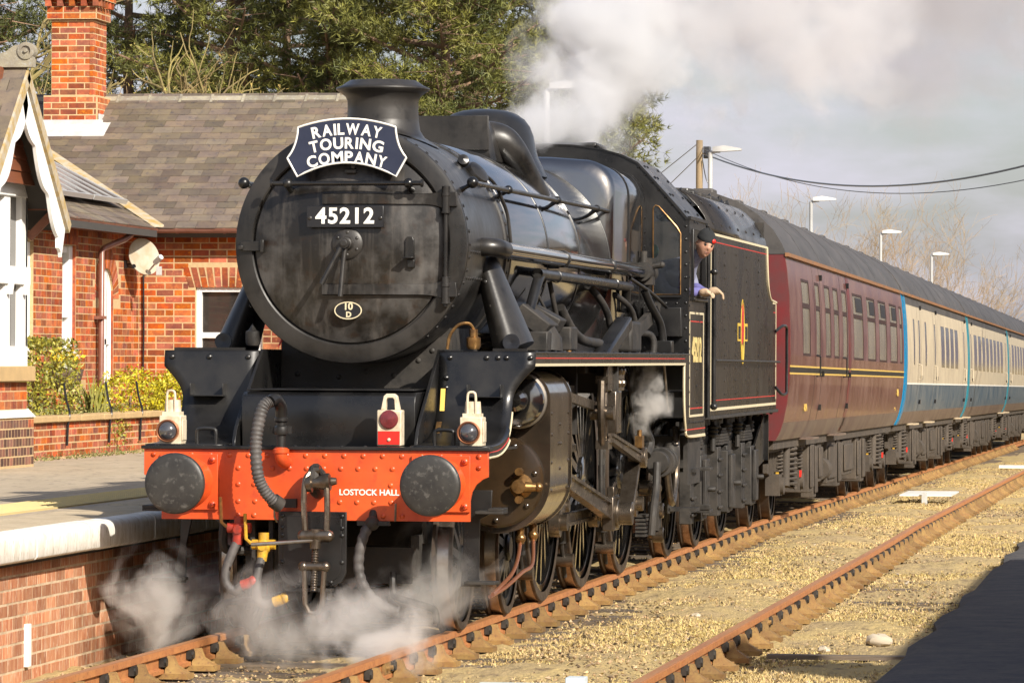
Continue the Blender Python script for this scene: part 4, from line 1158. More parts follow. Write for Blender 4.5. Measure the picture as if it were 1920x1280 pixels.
# ---------------- cab
YF, YR = 10.72, 12.10
roof_sec = [(1.305, 3.165), (1.22, 3.265), (1.08, 3.42), (0.94, 3.575), (0.845, 3.675), (0.70, 3.745), (0.5, 3.80), (0.25, 3.835), (0, 3.845)]
full = roof_sec + [(-x, z) for x, z in roof_sec[::-1][1:]]
inn = [(x * 0.985, z - 0.012) for x, z in full]
cab = part('cab_roof', MB().loft([[(x, YF - 0.015, z) for x, z in full + inn[::-1]], [(x, YR + 0.05, z) for x, z in full + inn[::-1]]]), 'black', ang=0.5)
rivets(cab, [(x + 0.03, y, z - 0.028) for y in (10.95, 11.15, 11.9) for x, z in roof_sec[0:5]], (0.74, 0, 0.67), 0.015, M['black'])
part('roof_rib', MB().loft([[(x * 1.005, y, z + 0.012) for x, z in full] for y in (11.33, 11.36)], False, False), 'black', cab) if False else None
part('roof_vent', MB().box(-0.4, 0.4, 11.2, 11.9, 3.835, 3.88), 'black', cab, bevel=0.02)
part('gutter_strip', MB().bar((1.312, YF, 3.172), (1.312, YR + 0.05, 3.172), 0.03, 0.03), 'black', cab)
# front sheet with spectacle opening: right side (s=1) and left
for s in (-1, 1):
    win = [(0.985, 2.48), (1.235, 2.48), (1.235, 3.03), (1.20, 3.09), (1.035, 3.275), (1.005, 3.285), (0.985, 3.26)]
    outer = [(0.80, 1.62), (1.305, 1.62), (1.305, 3.16), (0.845, 3.665), (0.80, 3.69)]
    fs = MB()
    def Q(*pts): fs.prism(pts, lambda a, b_, d: (s * a, d, b_), YF, YF + 0.014)
    Q((0.80, 1.62), (1.305, 1.62), (1.305, 2.48), (0.80, 2.48))
    Q((0.80, 2.48), (0.985, 2.48), (0.985, 3.285), (0.80, 3.285))
    Q((1.235, 2.48), (1.305, 2.48), (1.305, 3.16), (1.235, 3.03))
    Q((1.235, 3.03), (1.305, 3.16), (0.845, 3.665), (1.035, 3.275), (1.20, 3.09))
    Q((0.80, 3.285), (1.0, 3.285), (1.035, 3.275), (0.845, 3.665), (0.80, 3.69))
    f_ = part('cab_front', fs, 'black', ang=0)
    wr = [Vector((s * x, YF - 0.006, z)) for x, z in win]
    part('window_frame', MB().tube(wr + [wr[0]], 0.006, 6), 'brass', f_)
    part('window_pane', MB().prism(win, lambda a, b_, d: (s * a, d, b_), YF + 0.004, YF + 0.007), 'glass', f_)
    if s > 0:
        rivets(f_, [(1.283, YF, z) for z in np.arange(2.06, 3.16, 0.115)], (0, -1, 0), 0.0135, M['black'])
        rivets(f_, [(1.283 - k * 0.062, YF, 3.155 + k * 0.068) for k in range(1, 8)], (0, -1, 0), 0.0145, M['black'])
        rivets(f_, [(x, YF, 2.40) for x in (1.0, 1.1, 1.2)], (0, -1, 0), 0.013, M['black'])
        part('front_ledge', MB().box(0.97, 1.245, YF - 0.04, YF, 2.455, 2.472), 'black', f_)
        part('cab_step_box', MB().box(0.92, 1.26, YF - 0.18, YF - 0.002, 2.10, 2.36), 'black', f_, bevel=0.004)
part('cab_front', MB().prism([(-0.80, 3.55), (0.80, 3.55), (0.80, 3.69), (0.5, 3.80), (0, 3.84), (-0.5, 3.80), (-0.80, 3.69)], lambda a, b_, d: (a, d, b_), YF, YF + 0.014), 'black')
# side sheets: lower sheet sweeps down, upper with window opening
for s in (-1, 1):
    low = [(10.42, 1.94), (10.42, 1.62), (10.47, 1.40), (10.55, 1.28), (10.70, 1.21), (12.02, 1.19), (12.02, 2.42), (10.73, 2.42), (10.73, 1.94)]
    lo_ = part('cab_side', MB().prism(low, lambda a, b_, d: (d, a, b_), *sorted((s * 1.300, s * 1.312))), 'tenderblack', bevel=0.0)
    up_ = MB()
    for q in (((10.735, 2.42), (10.93, 2.42), (10.93, 3.165), (10.735, 3.165)), ((11.97, 2.42), (12.02, 2.42), (12.02, 3.165), (11.97, 3.165)), ((10.93, 3.08), (11.97, 3.08), (11.97, 3.165), (10.93, 3.165))):
        up_.prism(q, lambda a, b_, d: (d, a, b_), *sorted((s * 1.300, s * 1.312)))
    part('cab_side_top', up_, 'black', lo_)
    if s > 0:
        # lining panel and running number
        def strip(y0, y1, z0, z1, mm): part('lining', MB().box(1.312, 1.3150, y0, y1, z0, z1), mm, lo_)
        strip(10.80, 11.86, 2.305, 2.325, 'cream'); strip(10.80, 11.86, 1.372, 1.392, 'cream'); strip(10.78, 10.802, 1.372, 2.325, 'cream'); strip(11.855, 11.877, 1.372, 2.325, 'cream')
        strip(10.86, 11.80, 2.235, 2.245, 'lred'); strip(10.86, 11.80, 1.445, 1.455, 'lred')
        strip(10.52, 12.0, 1.255, 1.265, 'lred'); strip(10.75, 12.0, 1.192, 1.210, 'cream')
        M['number_yellow'] = mat('number_cream', (0.70, 0.55, 0.22), 0.4)
        lettering('45212', 0.30, M['number_yellow'], lo_, (1.3145, 11.33, 1.97), xd=(0, 1, 0), bold=0.012, depth=0.001, sx=0.98)
        edge = smooth([(1.306, 10.425, 1.86), (1.306, 10.425, 1.62), (1.306, 10.46, 1.42), (1.306, 10.55, 1.275), (1.306, 10.72, 1.20), (1.306, 12.02, 1.19)], 5)
        part('cream_edge', MB().tube(edge, 0.012, 6), 'cream', lo_)
        rivets(lo_, [(1.312, y, z) for y in (10.75, 11.95) for z in np.arange(1.34, 3.1, 0.13)], (1, 0, 0), 0.0125, M['black'])
        rivets(lo_, [(1.312, 11.35, z) for z in np.arange(1.5, 2.4, 0.15)], (1, 0, 0), 0.011, M['black'])
        rivets(lo_, [(1.312, y, 1.32) for y in np.arange(10.7, 12.0, 0.11)], (1, 0, 0), 0.011, M['black'])
        part('side_window_frame', MB().box(1.285, 1.33, 10.93, 10.98, 2.45, 3.08).box(1.285, 1.33, 11.92, 11.97, 2.45, 3.08).box(1.285, 1.345, 10.93, 11.97, 2.425, 2.455), 'black', lo_, bevel=0.006)
        part('arm_rest', MB().box(1.28, 1.37, 11.05, 11.9, 2.455, 2.49), 'dirty', lo_, bevel=0.01)
        part('warning_flash', MB().box(1.28, 1.283, 0, 0.001, 0, 0.001), 'lred', lo_) if False else None
part('cab_floor', MB().box(-1.28, 1.28, 10.74, 12.1, 1.55, 1.60), 'cabin')
part('cab_backhead', MB().box(-0.85, 0.85, 10.76, 11.0, 1.6, 3.4), 'cabin')
part('cab_rear_door', MB().box(1.1, 1.28, 12.03, 12.06, 1.6, 2.5), 'black')
part('gauge_lamp', MB().ball((0.93, 11.05, 2.88), 0.07, 14, 10), mat('green_gauge', (0.05, 0.22, 0.08), 0.2))
for s in (-1, 1):
    part('cab_handrail', MB().cyl((s * 1.33, 12.09, 1.35), (s * 1.33, 12.09, 2.9), 0.018, n=10), 'black')
    part('cab_step', MB().box(*sorted((s * 1.05, s * 1.30)), 11.4, 11.75, 0.50, 0.53).box(*sorted((s * 1.05, s * 1.30)), 11.4, 11.75, 0.86, 0.89).box(*sorted((s * 1.04, s * 1.06)), 11.4, 11.75, 0.48, 1.25), 'dirty')

# ---------------- cylinders
for s in (-1, 1):
    def hull(n=20, e=0.0):
        p = []
        cu, ru = (1.085, 1.60), 0.205 + e
        cl, rl = (0.925, 1.02), 0.365 + e
        for k in range(n + 1):
            a = -PI / 2 * 1.15 + (PI / 2 * 1.15) * k / n
            p.append((cl[0] + rl * math.cos(a), cl[1] + rl * math.sin(a)))
        for k in range(n + 1):
            a = PI * 0.62 * k / n
            p.append((cu[0] + ru * math.cos(a), cu[1] + ru * math.sin(a)))
        p += [(0.66, 1.72), (0.66, 0.70)]
        return p
    cy = part('cylinder', MB().prism(hull(), lambda a, b_, d: (s * a, d, b_), 2.48, 3.52), 'cylclad', ang=0.5)
    for y0 in (2.455, 3.50):
        part('cladding_rim', MB().prism(hull(20, 0.012), lambda a, b_, d: (s * a, d, b_), y0, y0 + 0.03), 'cylclad', cy, ang=0.5)
    part('cylinder_cover', MB().lathe([(0.335, 0.0), (0.335, -0.045), (0.32, -0.06), (0.29, -0.065), (0.20, -0.075), (0.0, -0.08)], (s * 0.925, 2.455, 1.02), (0, 1, 0), 48), M['brownclad'] if 'brownclad' in M else mat('brown_oily_cover', (0.040, 0.024, 0.012), 0.2, c2=(0.024, 0.015, 0.008), ns=4, bump=0.001, bs=20), cy)
    part('valve_cover', MB().lathe([(0.19, 0.0), (0.19, -0.16), (0.175, -0.185), (0.12, -0.20), (0.085, -0.20), (0.08, -0.27), (0.05, -0.30), (0.0, -0.305)], (s * 1.085, 2.455, 1.60), (0, 1, 0), 40), 'black_gloss', cy)
    part('valve_ring', MB().lathe([(0.19, -0.10), (0.205, -0.095), (0.205, -0.06), (0.19, -0.055)], (s * 1.085, 2.455, 1.60), (0, 1, 0), 40), 'steel', cy)
    rivets(cy, [(s * (0.925 + 0.28 * math.cos(a)), 2.39, 1.02 + 0.28 * math.sin(a)) for a in np.arange(0.2, 6.3, 0.9)], (0, -1, 0), 0.022, M['cylclad'], 'bolt', 1.0)
    rivets(cy, [(s * 1.29, y, z) for y in (2.60, 3.42) for z in (0.95, 1.15, 1.35, 1.5)] + [(s * 1.29, 3.0, 1.42), (s * 1.29, 3.05, 1.28), (s * 1.29, 2.95, 1.28), (s * 1.29, 3.0, 1.10)], (s, 0, 0), 0.014, M['oily'])
    dv = MB().lathe([(0.0, -0.065), (0.05, -0.06), (0.052, -0.04), (0.04, -0.03), (0.045, 0.03), (0.09, 0.04), (0.09, 0.06)], (s * 1.10, 2.34, 0.985), (0, 1, 0), 20)
    dv.cyl((s * 1.10, 2.28, 1.09), (s * 1.10, 2.36, 1.09), 0.028, n=10).cyl((s * 1.10, 2.28, 0.89), (s * 1.10, 2.36, 0.89), 0.028, n=10)
    dv.cyl((s * 1.10, 2.32, 0.98), (s * 1.22, 2.34, 0.98), 0.045, 0.03, n=12).ball((s * 1.235, 2.34, 0.98), 0.035, 10, 8)
    part('relief_valve', dv, 'brass', cy)
    # drain cock pipes
    for yy in (2.7, 3.3):
        part('drain_cock', MB().cyl((s * 1.05, yy, 0.68), (s * 1.05, yy, 0.56), 0.028, n=10).ball((s * 1.05, yy, 0.60), 0.04, 10, 8), 'brass', cy)
    part('drain_pipe', MB().tube(smooth([(s * 1.05, 2.7, 0.57), (s * 1.06, 2.5, 0.45), (s * 1.05, 2.3, 0.36), (s * 1.0, 2.1, 0.28), (s * 0.98, 1.9, 0.24)], 5), 0.014, 8), 'copper', cy)
    part('drain_pipe', MB().tube(smooth([(s * 1.05, 3.3, 0.57), (s * 1.09, 3.0, 0.40), (s * 1.08, 2.6, 0.36), (s * 1.02, 2.2, 0.27), (s * 0.96, 1.9, 0.22)], 5), 0.014, 8), 'copper', cy)
# ---------------- wheels
def wheel_meshes(r, nspoke, tyre_w=0.135, rim=0.07, hub=0.12, spoke_w=0.045):
    """disc in local coords: axle along +X, outer face at x=+0.065; returns (centre mesh, tyre mesh, tread mesh)"""
    c = MB()
    ri = r - rim - 0.055
    c.lathe([(ri, -0.045), (ri + 0.055, -0.05), (ri + 0.055, 0.05), (ri, 0.045), (ri, -0.045)], (0, 0, 0), (1, 0, 0), 48)
    if nspoke:
        for k in range(nspoke):
            a = 2 * PI * (k + 0.5) / nspoke
            d = Vector((0, math.cos(a), math.sin(a)))
            t = Vector((0, -math.sin(a), math.cos(a)))
            p0, p1 = d * (hub * 0.9), d * (ri + 0.01)
            c.loft([[p0 + t * spoke_w * 0.75 + Vector((0.055, 0, 0)), p0 - t * spoke_w * 0.75 + Vector((0.055, 0, 0)), p0 - t * spoke_w * 0.75 - Vector((0.03, 0, 0)), p0 + t * spoke_w * 0.75 - Vector((0.03, 0, 0))],
                    [p1 + t * spoke_w * 0.45 + Vector((0.030, 0, 0)), p1 - t * spoke_w * 0.45 + Vector((0.030, 0, 0)), p1 - t * spoke_w * 0.45 - Vector((0.03, 0, 0)), p1 + t * spoke_w * 0.45 - Vector((0.03, 0, 0))]])
    else:
        c.lathe([(hub, 0.04), (ri * 0.7, -0.01), (ri, 0.0), (ri, -0.03), (hub, -0.04)], (0, 0, 0), (1, 0, 0), 40)
    c.lathe([(0, 0.085), (hub * 0.8, 0.085), (hub, 0.07), (hub, -0.06), (0, -0.06)], (0, 0, 0), (1, 0, 0), 28)
    ty = MB().lathe([(r - rim, -0.068), (r + 0.028, -0.068), (r + 0.028, -0.045), (r + 0.004, -0.034), (r, 0.062), (r - 0.006, 0.068), (r - rim, 0.066)], (0, 0, 0), (1, 0, 0), 72)
    tr = MB().lathe([(r + 0.0045, -0.033), (r + 0.0025, 0.045)], (0, 0, 0), (1, 0, 0), 72)
    me = []
    for b_, m, a in ((c, M['black_gloss'] if nspoke > 12 else M['dirty'], 0.5), (ty, M['tyre'], 0.5), (tr, M['tread'], 0.5)):
        x = b_.mesh('wheel', True, a); x.materials.append(m); me.append(x)
    return me
def put_wheel(parent, ms, y, z, s, rot=0.0, x=0.752, name='wheel'):
    # mirrored by rotating half a turn about Z for the left-hand side
    q = (Quaternion((0, 0, 1), PI) if s < 0 else Quaternion()) @ Quaternion((1, 0, 0), rot)
    o = inst(name, ms[0], parent, (s * x, y, z), q)
    for nm, me in (('tyre', ms[1]), ('tread', ms[2])):
        t = bpy.data.objects.new(nm, me); COL.objects.link(t); t.parent = o
    return o
RD = 0.915
drv = wheel_meshes(RD, 19, rim=0.075, hub=0.17, spoke_w=0.05)
bog = wheel_meshes(0.495, 12, rim=0.06, hub=0.10)
bog[0].materials[0] = M['black']
tnd = wheel_meshes(0.648, 14, rim=0.065, hub=0.12)
tnd[0].materials[0] = M['dirty']
WY = (5.33, 7.46, 9.90)
for s in (-1, 1):
    for y in (1.62, 3.60): put_wheel(loco, bog, y, 0.495, s, name='bogie_wheel')
    for i, y in enumerate(WY): put_wheel(loco, drv, y, RD, s, 0.35, name='driving_wheel')
for y, r in ((1.62, 0.495), (3.60, 0.495), (5.33, RD), (7.46, RD), (9.90, RD)):
    part('axle', MB().cyl((-0.7, y, r), (0.7, y, r), 0.085, n=16), 'dirty')
part('bogie_frame', MB().box(-0.60, -0.56, 1.0, 4.1, 0.40, 0.68).box(0.56, 0.60, 1.0, 4.1, 0.40, 0.68).box(-0.56, 0.56, 2.3, 2.9, 0.4, 0.7).box(-0.56, 0.56, 1.0, 1.06, 0.35, 0.6), 'dirty')

# balance weights
for y, a in zip(WY, (0, 0, 0)):
    for s in (1,):
        p = []
        ri = RD - 0.13
        for k in range(13):
            t_ = math.radians(60 + 75 * k / 12)
            p.append((y + ri * math.cos(t_), RD + ri * math.sin(t_)))
        part('balance_weight', MB().prism(p, lambda a_, b_, d: (d, a_, b_), 0.79, 0.825), 'black_gloss')

# ---------------- valve gear and rods (both sides)
PA = math.radians(-118)                 # crank pin angle
CP = [(y + 0.33 * math.cos(PA), RD + 0.33 * math.sin(PA)) for y in WY]
def fluted(p0, p1, h0, h1, x, w, m, parent=None, name='rod', flute=True):
    """rod in the YZ plane at lateral position x, tapering h0->h1 with a recessed web"""
    p0, p1 = Vector((x, *p0)), Vector((x, *p1))
    d = (p1 - p0).normalized()
    nrm = Vector((1, 0, 0)).cross(d)
    b_ = MB()
    fl = 0.026
    for sgn in (-1, 1):
        a0, a1 = p0 + nrm * sgn * (h0 / 2 - fl / 2), p1 + nrm * sgn * (h1 / 2 - fl / 2)
        b_.bar(a0, a1, w, fl, nrm)
    b_.loft([[p + nrm * h * 0.42 + Vector((w * 0.16, 0, 0)), p - nrm * h * 0.42 + Vector((w * 0.16, 0, 0)), p - nrm * h * 0.42 - Vector((w * 0.16, 0, 0)), p + nrm * h * 0.42 - Vector((w * 0.16, 0, 0))] for p, h in ((p0, h0), (p1, h1))])
    return part(name, b_, m, parent)
for s in (-1, 1):
    xr = s * 0.93
    # coupling rods
    for i in (0, 1):
        fluted((CP[i][0] + 0.12, CP[i][1]), (CP[i + 1][0] - 0.12, CP[i + 1][1]), 0.10, 0.10, xr, 0.055, 'oily', name='coupling_rod')
    for i, (y, z) in enumerate(CP):
        part('rod_boss', MB().cyl((s * 0.895, y, z), (s * 0.975, y, z), 0.115, n=24).cyl((s * 0.975, y, z), (s * 1.03, y, z), 0.065, n=18).box(*sorted((s * 0.905, s * 0.965)), y - 0.03, y + 0.03, z + 0.10, z + 0.17), 'oily')
    # crosshead, slide bars, piston rod
    zc = 1.02
    part('slide_bar', MB().box(*sorted((s * 0.90, s * 1.02)), 3.55, 5.70, zc + 0.145, zc + 0.205).box(*sorted((s * 0.90, s * 1.02)), 3.55, 5.70, zc - 0.205, zc - 0.145), 'oily', bevel=0.004)
    xh = MB().box(*sorted((s * 0.885, s * 1.03)), 4.10, 4.50, zc - 0.145, zc + 0.145).box(*sorted((s * 1.03, s * 1.07)), 4.2, 4.42, zc - 0.3, zc + 0.06)
    xh.cyl((s * 0.87, 4.30, zc), (s * 1.10, 4.30, zc), 0.075, n=18)
    part('crosshead', xh, 'oily', bevel=0.006)
    part('piston_rod', MB().cyl((s * 0.955, 3.5, zc), (s * 0.955, 4.15, zc), 0.045, n=16), 'steel')
    # connecting rod
    cr_ = fluted((4.42, zc - 0.02), (CP[1][0] - 0.16, CP[1][1] + 0.03), 0.12, 0.155, s * 1.075, 0.075, 'oily', name='connecting_rod')
    big = MB().box(*sorted((s * 1.03, s * 1.125)), CP[1][0] - 0.20, CP[1][0] + 0.17, CP[1][1] - 0.14, CP[1][1] + 0.14)
    big.cyl((s * 1.0, *CP[1]), (s * 1.15, *CP[1]), 0.12, n=24).box(*sorted((s * 1.05, s * 1.11)), CP[1][0] - 0.05, CP[1][0] + 0.05, CP[1][1] + 0.13, CP[1][1] + 0.22)
    part('big_end', big, 'oily', cr_, bevel=0.008)
    part('small_end', MB().cyl((s * 1.03, 4.30, zc), (s * 1.125, 4.30, zc), 0.085, n=20), 'oily', cr_)
    # return crank and eccentric rod, expansion link, radius rod, combination lever
    rc = (WY[1] + 0.10, RD - 0.02)
    part('return_crank', MB().bar((s * 1.20, *CP[1]), (s * 1.20, rc[0] + 0.22, rc[1] + 0.18), 0.06, 0.13, (s, 0, 0)).cyl((s * 1.10, *CP[1]), (s * 1.26, *CP[1]), 0.095, n=20).cyl((s * 1.16, rc[0] + 0.22, rc[1] + 0.18), (s * 1.31, rc[0] + 0.22, rc[1] + 0.18), 0.085, n=20), 'oily', bevel=0.006)
    er = fluted((5.98, 1.27), (rc[0] + 0.20, rc[1] + 0.18), 0.075, 0.10, s * 1.255, 0.05, 'oily', name='eccentric_rod')
    part('rod_oil_cup', MB().box(*sorted((s * 1.225, s * 1.285)), rc[0] + 0.12, rc[0] + 0.26, rc[1] + 0.26, rc[1] + 0.36).cyl((s * 1.255, rc[0] + 0.19, rc[1] + 0.36), (s * 1.255, rc[0] + 0.19, rc[1] + 0.41), 0.02, n=8), 'brass', er)
    lk = MB()
    for yy in (-0.075, 0.075):
        lk.tube(smooth([(s * 1.20, 5.96 + yy, 1.22), (s * 1.20, 5.90 + yy, 1.45), (s * 1.20, 5.92 + yy, 1.72)], 4), 0.032, 8)
    lk.box(*sorted((s * 1.15, s * 1.25)), 5.84, 6.08, 1.70, 1.76).box(*sorted((s * 1.15, s * 1.25)), 5.86, 6.10, 1.18, 1.25).cyl((s * 1.1, 5.92, 1.47), (s * 1.29, 5.92, 1.47), 0.06, n=16)
    part('expansion_link', lk, 'oily')
    part('radius_rod', MB().bar((s * 1.12, 4.30, 1.62), (s * 1.12, 6.0, 1.52), 0.04, 0.07, (0, 0, 1)), 'oily')
    part('combination_lever', MB().bar((s * 1.13, 4.22, 1.70), (s * 1.13, 4.32, 0.76), 0.04, 0.07, (s, 0, 0)).cyl((s * 1.08, 4.22, 1.68), (s * 1.17, 4.22, 1.68), 0.045, n=14).cyl((s * 1.08, 4.32, 0.78), (s * 1.17, 4.32, 0.78), 0.045, n=14), 'oily')
    part('union_link', MB().bar((s * 1.13, 3.98, 0.78), (s * 1.13, 4.34, 0.78), 0.04, 0.07), 'oily')
    part('valve_spindle', MB().cyl((s * 1.085, 3.5, 1.60), (s * 1.085, 4.25, 1.60), 0.03, n=12).box(*sorted((s * 1.02, s * 1.15)), 3.75, 4.05, 1.53, 1.67), 'steel')
    part('motion_bracket', MB().box(*sorted((s * 0.64, s * 1.04)), 5.55, 5.62, 1.30, 1.90).box(*sorted((s * 0.64, s * 1.27)), 6.25, 6.33, 1.62, 1.90).box(*sorted((s * 1.02, s * 1.10)), 5.6, 6.3, 1.78, 1.90), 'dirty', bevel=0.004)
    part('bracket_plate', MB().box(*sorted((s * 1.20, s * 1.24)), 5.9, 6.9, 1.64, 1.86).box(*sorted((s * 1.17, s * 1.27)), 6.2, 6.5, 1.30, 1.64), 'oily', bevel=0.01)
    rivets(loco, [(s * 1.24, y, z) for y in (6.55, 6.75) for z in (1.70, 1.80)], (s, 0, 0), 0.035, M['oily'], 'bolt', 0.9)
    part('lifting_arm', MB().bar((s * 1.15, 6.5, 1.45), (s * 1.15, 7.3, 1.72), 0.06, 0.10).bar((s * 1.15, 7.3, 1.70), (s * 1.15, 7.3, 1.86), 0.06, 0.10, (0, 1, 0)), 'dirty')
    part('support_bar', MB().bar((s * 1.0, 4.0, 1.66), (s * 1.0, 5.6, 1.64), 0.05, 0.09), 'oily')
    # brake gear / sand pipes
    for y in WY:
        part('brake_hanger', MB().bar((s * 0.752, y - RD - 0.10, 0.98), (s * 0.752, y - RD + 0.02, 0.42), 0.05, 0.09, (s, 0, 0)).box(*sorted((s * 0.70, s * 0.80)), y - RD - 0.03, y - RD + 0.10, 0.40, 0.70), 'dirty')
        part('sand_pipe', MB().tube(smooth([(s * 0.78, y - RD - 0.15, 1.2), (s * 0.78, y - RD - 0.12, 0.6), (s * 0.77, y - RD + 0.25, 0.12)], 4), 0.018, 8), 'dirty')
        part('brake_beam_end', MB().cyl((s * 0.70, y - RD + 0.12, 0.26), (s * 0.86, y - RD + 0.12, 0.26), 0.055, n=12), 'oily')

# under-cab pipework, injector, springs
part('exhaust_injector', MB().cyl((1.12, 10.0, 0.98), (1.12, 10.55, 0.98), 0.10, n=18).cyl((1.12, 10.15, 0.98), (1.12, 10.25, 0.98), 0.135, n=18).cyl((1.12, 10.42, 0.98), (1.12, 10.5, 0.98), 0.13, n=18).ball((1.15, 10.75, 1.02), 0.12, 14, 10, 0.7, 1, 1.2), 'dirty', bevel=0.004)
part('injector_pipe', MB().tube(smooth([(1.12, 9.6, 0.35), (1.13, 9.65, 0.55), (1.13, 9.85, 0.75), (1.13, 9.92, 0.98)], 5), 0.035, 10), 'dirty')
part('injector_pipe', MB().tube(smooth([(1.18, 10.85, 1.28), (1.20, 10.75, 1.05), (1.20, 10.7, 0.82), (1.20, 10.5, 0.62), (1.20, 10.3, 0.66), (1.18, 10.22, 0.88)], 6), 0.032, 10), 'oily')
part('ashpan_pipe', MB().tube(smooth([(0.98, 9.75, 1.85), (1.0, 9.75, 1.55), (1.02, 9.85, 1.3), (1.06, 9.95, 1.16), (1.04, 9.85, 1.05)], 5), 0.045, 10), 'dirty')
part('thin_pipe', MB().cyl((1.15, 10.2, 1.86), (1.17, 10.35, 1.42), 0.014, n=8), 'steel')
part('ashpan', MB().box(-0.58, 0.58, 8.6, 11.6, 0.55, 1.3), 'dirty')
part('cab_support', MB().box(0.75, 1.25, 11.2, 12.1, 1.0, 1.19).box(1.22, 1.26, 11.1, 12.1, 0.75, 1.19), 'dirty')
for zz_ in (0.52, 0.30):
    part('damper', MB().lathe([(0.0, -0.10), (0.03, -0.10), (0.035, -0.07), (0.07, -0.06), (0.07, 0.03), (0.05, 0.04)], (1.02, 11.0, zz_), (1, 0, 0), 18).box(0.9, 1.0, 11.02, 11.2, zz_ - 0.05, zz_ + 0.05), 'oily')
part('spring_link', MB().box(0.92, 1.02, 10.92, 11.10, 0.34, 0.60), 'dirty')
sp_ = MB()
for k in range(6): sp_.box(0.86, 0.95, 10.5, 10.85, 0.30 + k * 0.035, 0.322 + k * 0.035)
part('leaf_spring', sp_, 'dirty')
part('pipe_cap', MB().lathe([(0.07, 0), (0.07, -0.05), (0.03, -0.06), (0, -0.06)], (1.0, 10.75, 0.73), (0, 1, 0), 16).cyl((0.86, 10.75, 0.73), (0.99, 10.77, 0.73), 0.07, n=16), 'oily')

# ================================================================ lamps, headboard
def hand_lamp(x, label):
    t = thing('oil_lamp', (x, 0.66, 1.298), label, 'lamp', 'white lamps on the buffer beam')
    b_ = MB().box(x - 0.075, x + 0.075, 0.57, 0.74, 1.302, 1.50)
    body = b_.build('lamp_body', M['lampwhite'], t, 0.006)
    MB().box(x - 0.06, x + 0.06, 0.59, 0.72, 1.50, 1.525).cyl((x, 0.655, 1.525), (x, 0.655, 1.605), 0.058, 0.052, n=20).build('chimney_cap', M['lampwhite'], t)
    MB().box(x + 0.075, x + 0.082, 0.60, 0.72, 1.33, 1.47).build('side_door', M['lampwhite'], t, 0.003)
    MB().tube(smooth([(x - 0.028, 0.60, 1.52), (x - 0.028, 0.60, 1.63), (x - 0.018, 0.60, 1.665), (x + 0.018, 0.60, 1.665), (x + 0.028, 0.60, 1.63), (x + 0.028, 0.60, 1.52)], 4), 0.0085, 8).build('handle', M['lampwhite'], t)
    MB().lathe([(0.078, 0.0), (0.078, -0.03), (0.072, -0.036), (0.066, -0.03), (0.064, 0.0)], (x - 0.012, 0.57, 1.395), (0, 1, 0), 32).build('bezel', M['copper'], t)
    MB().lathe([(0.066, -0.022), (0.05, -0.045), (0.028, -0.058), (0.0, -0.062)], (x - 0.012, 0.57, 1.395), (0, 1, 0), 28).build('lens', M['lens'], t, ang=1.2)
    MB().box(x - 0.05, x + 0.05, 0.60, 0.72, 1.2985, 1.302).build('foot', M['black'], t)
    return t
hand_lamp(-1.035, 'white oil lamp with dark lens on the platform end of the red buffer beam')
hand_lamp(1.045, 'white oil lamp with dark lens on the siding end of the red buffer beam')
tl = thing('tail_lamp', (0.48, 0.66, 1.298), 'cream tail lamp with round red lens and red square below', 'lamp')
MB().box(0.395, 0.563, 0.60, 0.72, 1.302, 1.545).build('lamp_body', M['lampwhite'], tl, 0.008)
hd = [(0.415, 1.545), (0.435, 1.64), (0.455, 1.655), (0.505, 1.655), (0.525, 1.64), (0.545, 1.545), (0.512, 1.545), (0.507, 1.615), (0.498, 1.627), (0.462, 1.627), (0.453, 1.615), (0.448, 1.545)]
MB().prism(hd, lambda a, b_, d: (a, d, b_), 0.63, 0.69).build('handle', M['lampwhite'], tl, 0.004)
MB().lathe([(0.063, 0), (0.063, -0.012), (0.058, -0.018), (0.0, -0.028)], (0.479, 0.60, 1.482), (0, 1, 0), 32).build('red_lens', M['redlens'], tl)
MB().box(0.404, 0.553, 0.593, 0.601, 1.312, 1.402).build('red_panel', M['tailred'], tl)
MB().lathe([(0.012, 0), (0.01, -0.008), (0, -0.01)], (0.48, 0.593, 1.345), (0, 1, 0), 10).build('stud', M['lampwhite'], tl)

# headboard
hbY = YS - 0.155
hb = thing('headboard', (0, hbY, 3.25), 'dark blue curved headboard lettered RAILWAY TOURING COMPANY on the smokebox door', 'headboard')
def arc(x0, z0, xm, zm, x1, z1, n=14):
    return [(p.x, p.y) for p in [Vector((x0, z0)) * (1 - t_) ** 2 + Vector((2 * xm - (x0 + x1) / 2, 2 * zm - (z0 + z1) / 2)) * 2 * t_ * (1 - t_) + Vector((x1, z1)) * t_ ** 2 for t_ in np.linspace(0, 1, n)]]
def board(o_=0.0):
    hw = 0.345 + o_
    p = arc(-hw, 3.505 + o_, 0, 3.565 + o_, hw, 3.505 + o_)
    p += arc(hw, 3.505 + o_, 0.368 + o_, 3.385, 0.422 + o_ * 1.2, 3.293)[1:]
    p += [(0.350 + o_ * 0.7, 3.165 - o_ * 1.1)]
    p += arc(0.350 + o_ * 0.7, 3.165 - o_ * 1.1, 0, 3.262 - o_, -0.350 - o_ * 0.7, 3.165 - o_ * 1.1)[1:]
    p += [(-0.422 - o_ * 1.2, 3.293)]
    p += arc(-0.422 - o_ * 1.2, 3.293, -0.368 - o_, 3.385, -hw, 3.505 + o_)[1:-1]
    return p
MB().prism(board(), lambda a, b_, d: (a, d, b_), hbY - 0.022, hbY - 0.004).build('board', M['navy'], hb)
bd_ = board(0.002)
MB().tube([Vector((a, hbY - 0.020, b_)) for a, b_ in bd_ + bd_[:2]], 0.0075, 6).build('white_border', M['white'], hb)
MB().box(-0.05, 0.05, hbY - 0.004, YS - 0.01, 3.30, 3.40).build('fixing_bracket', M['smokebox'], hb)
GILL = {}
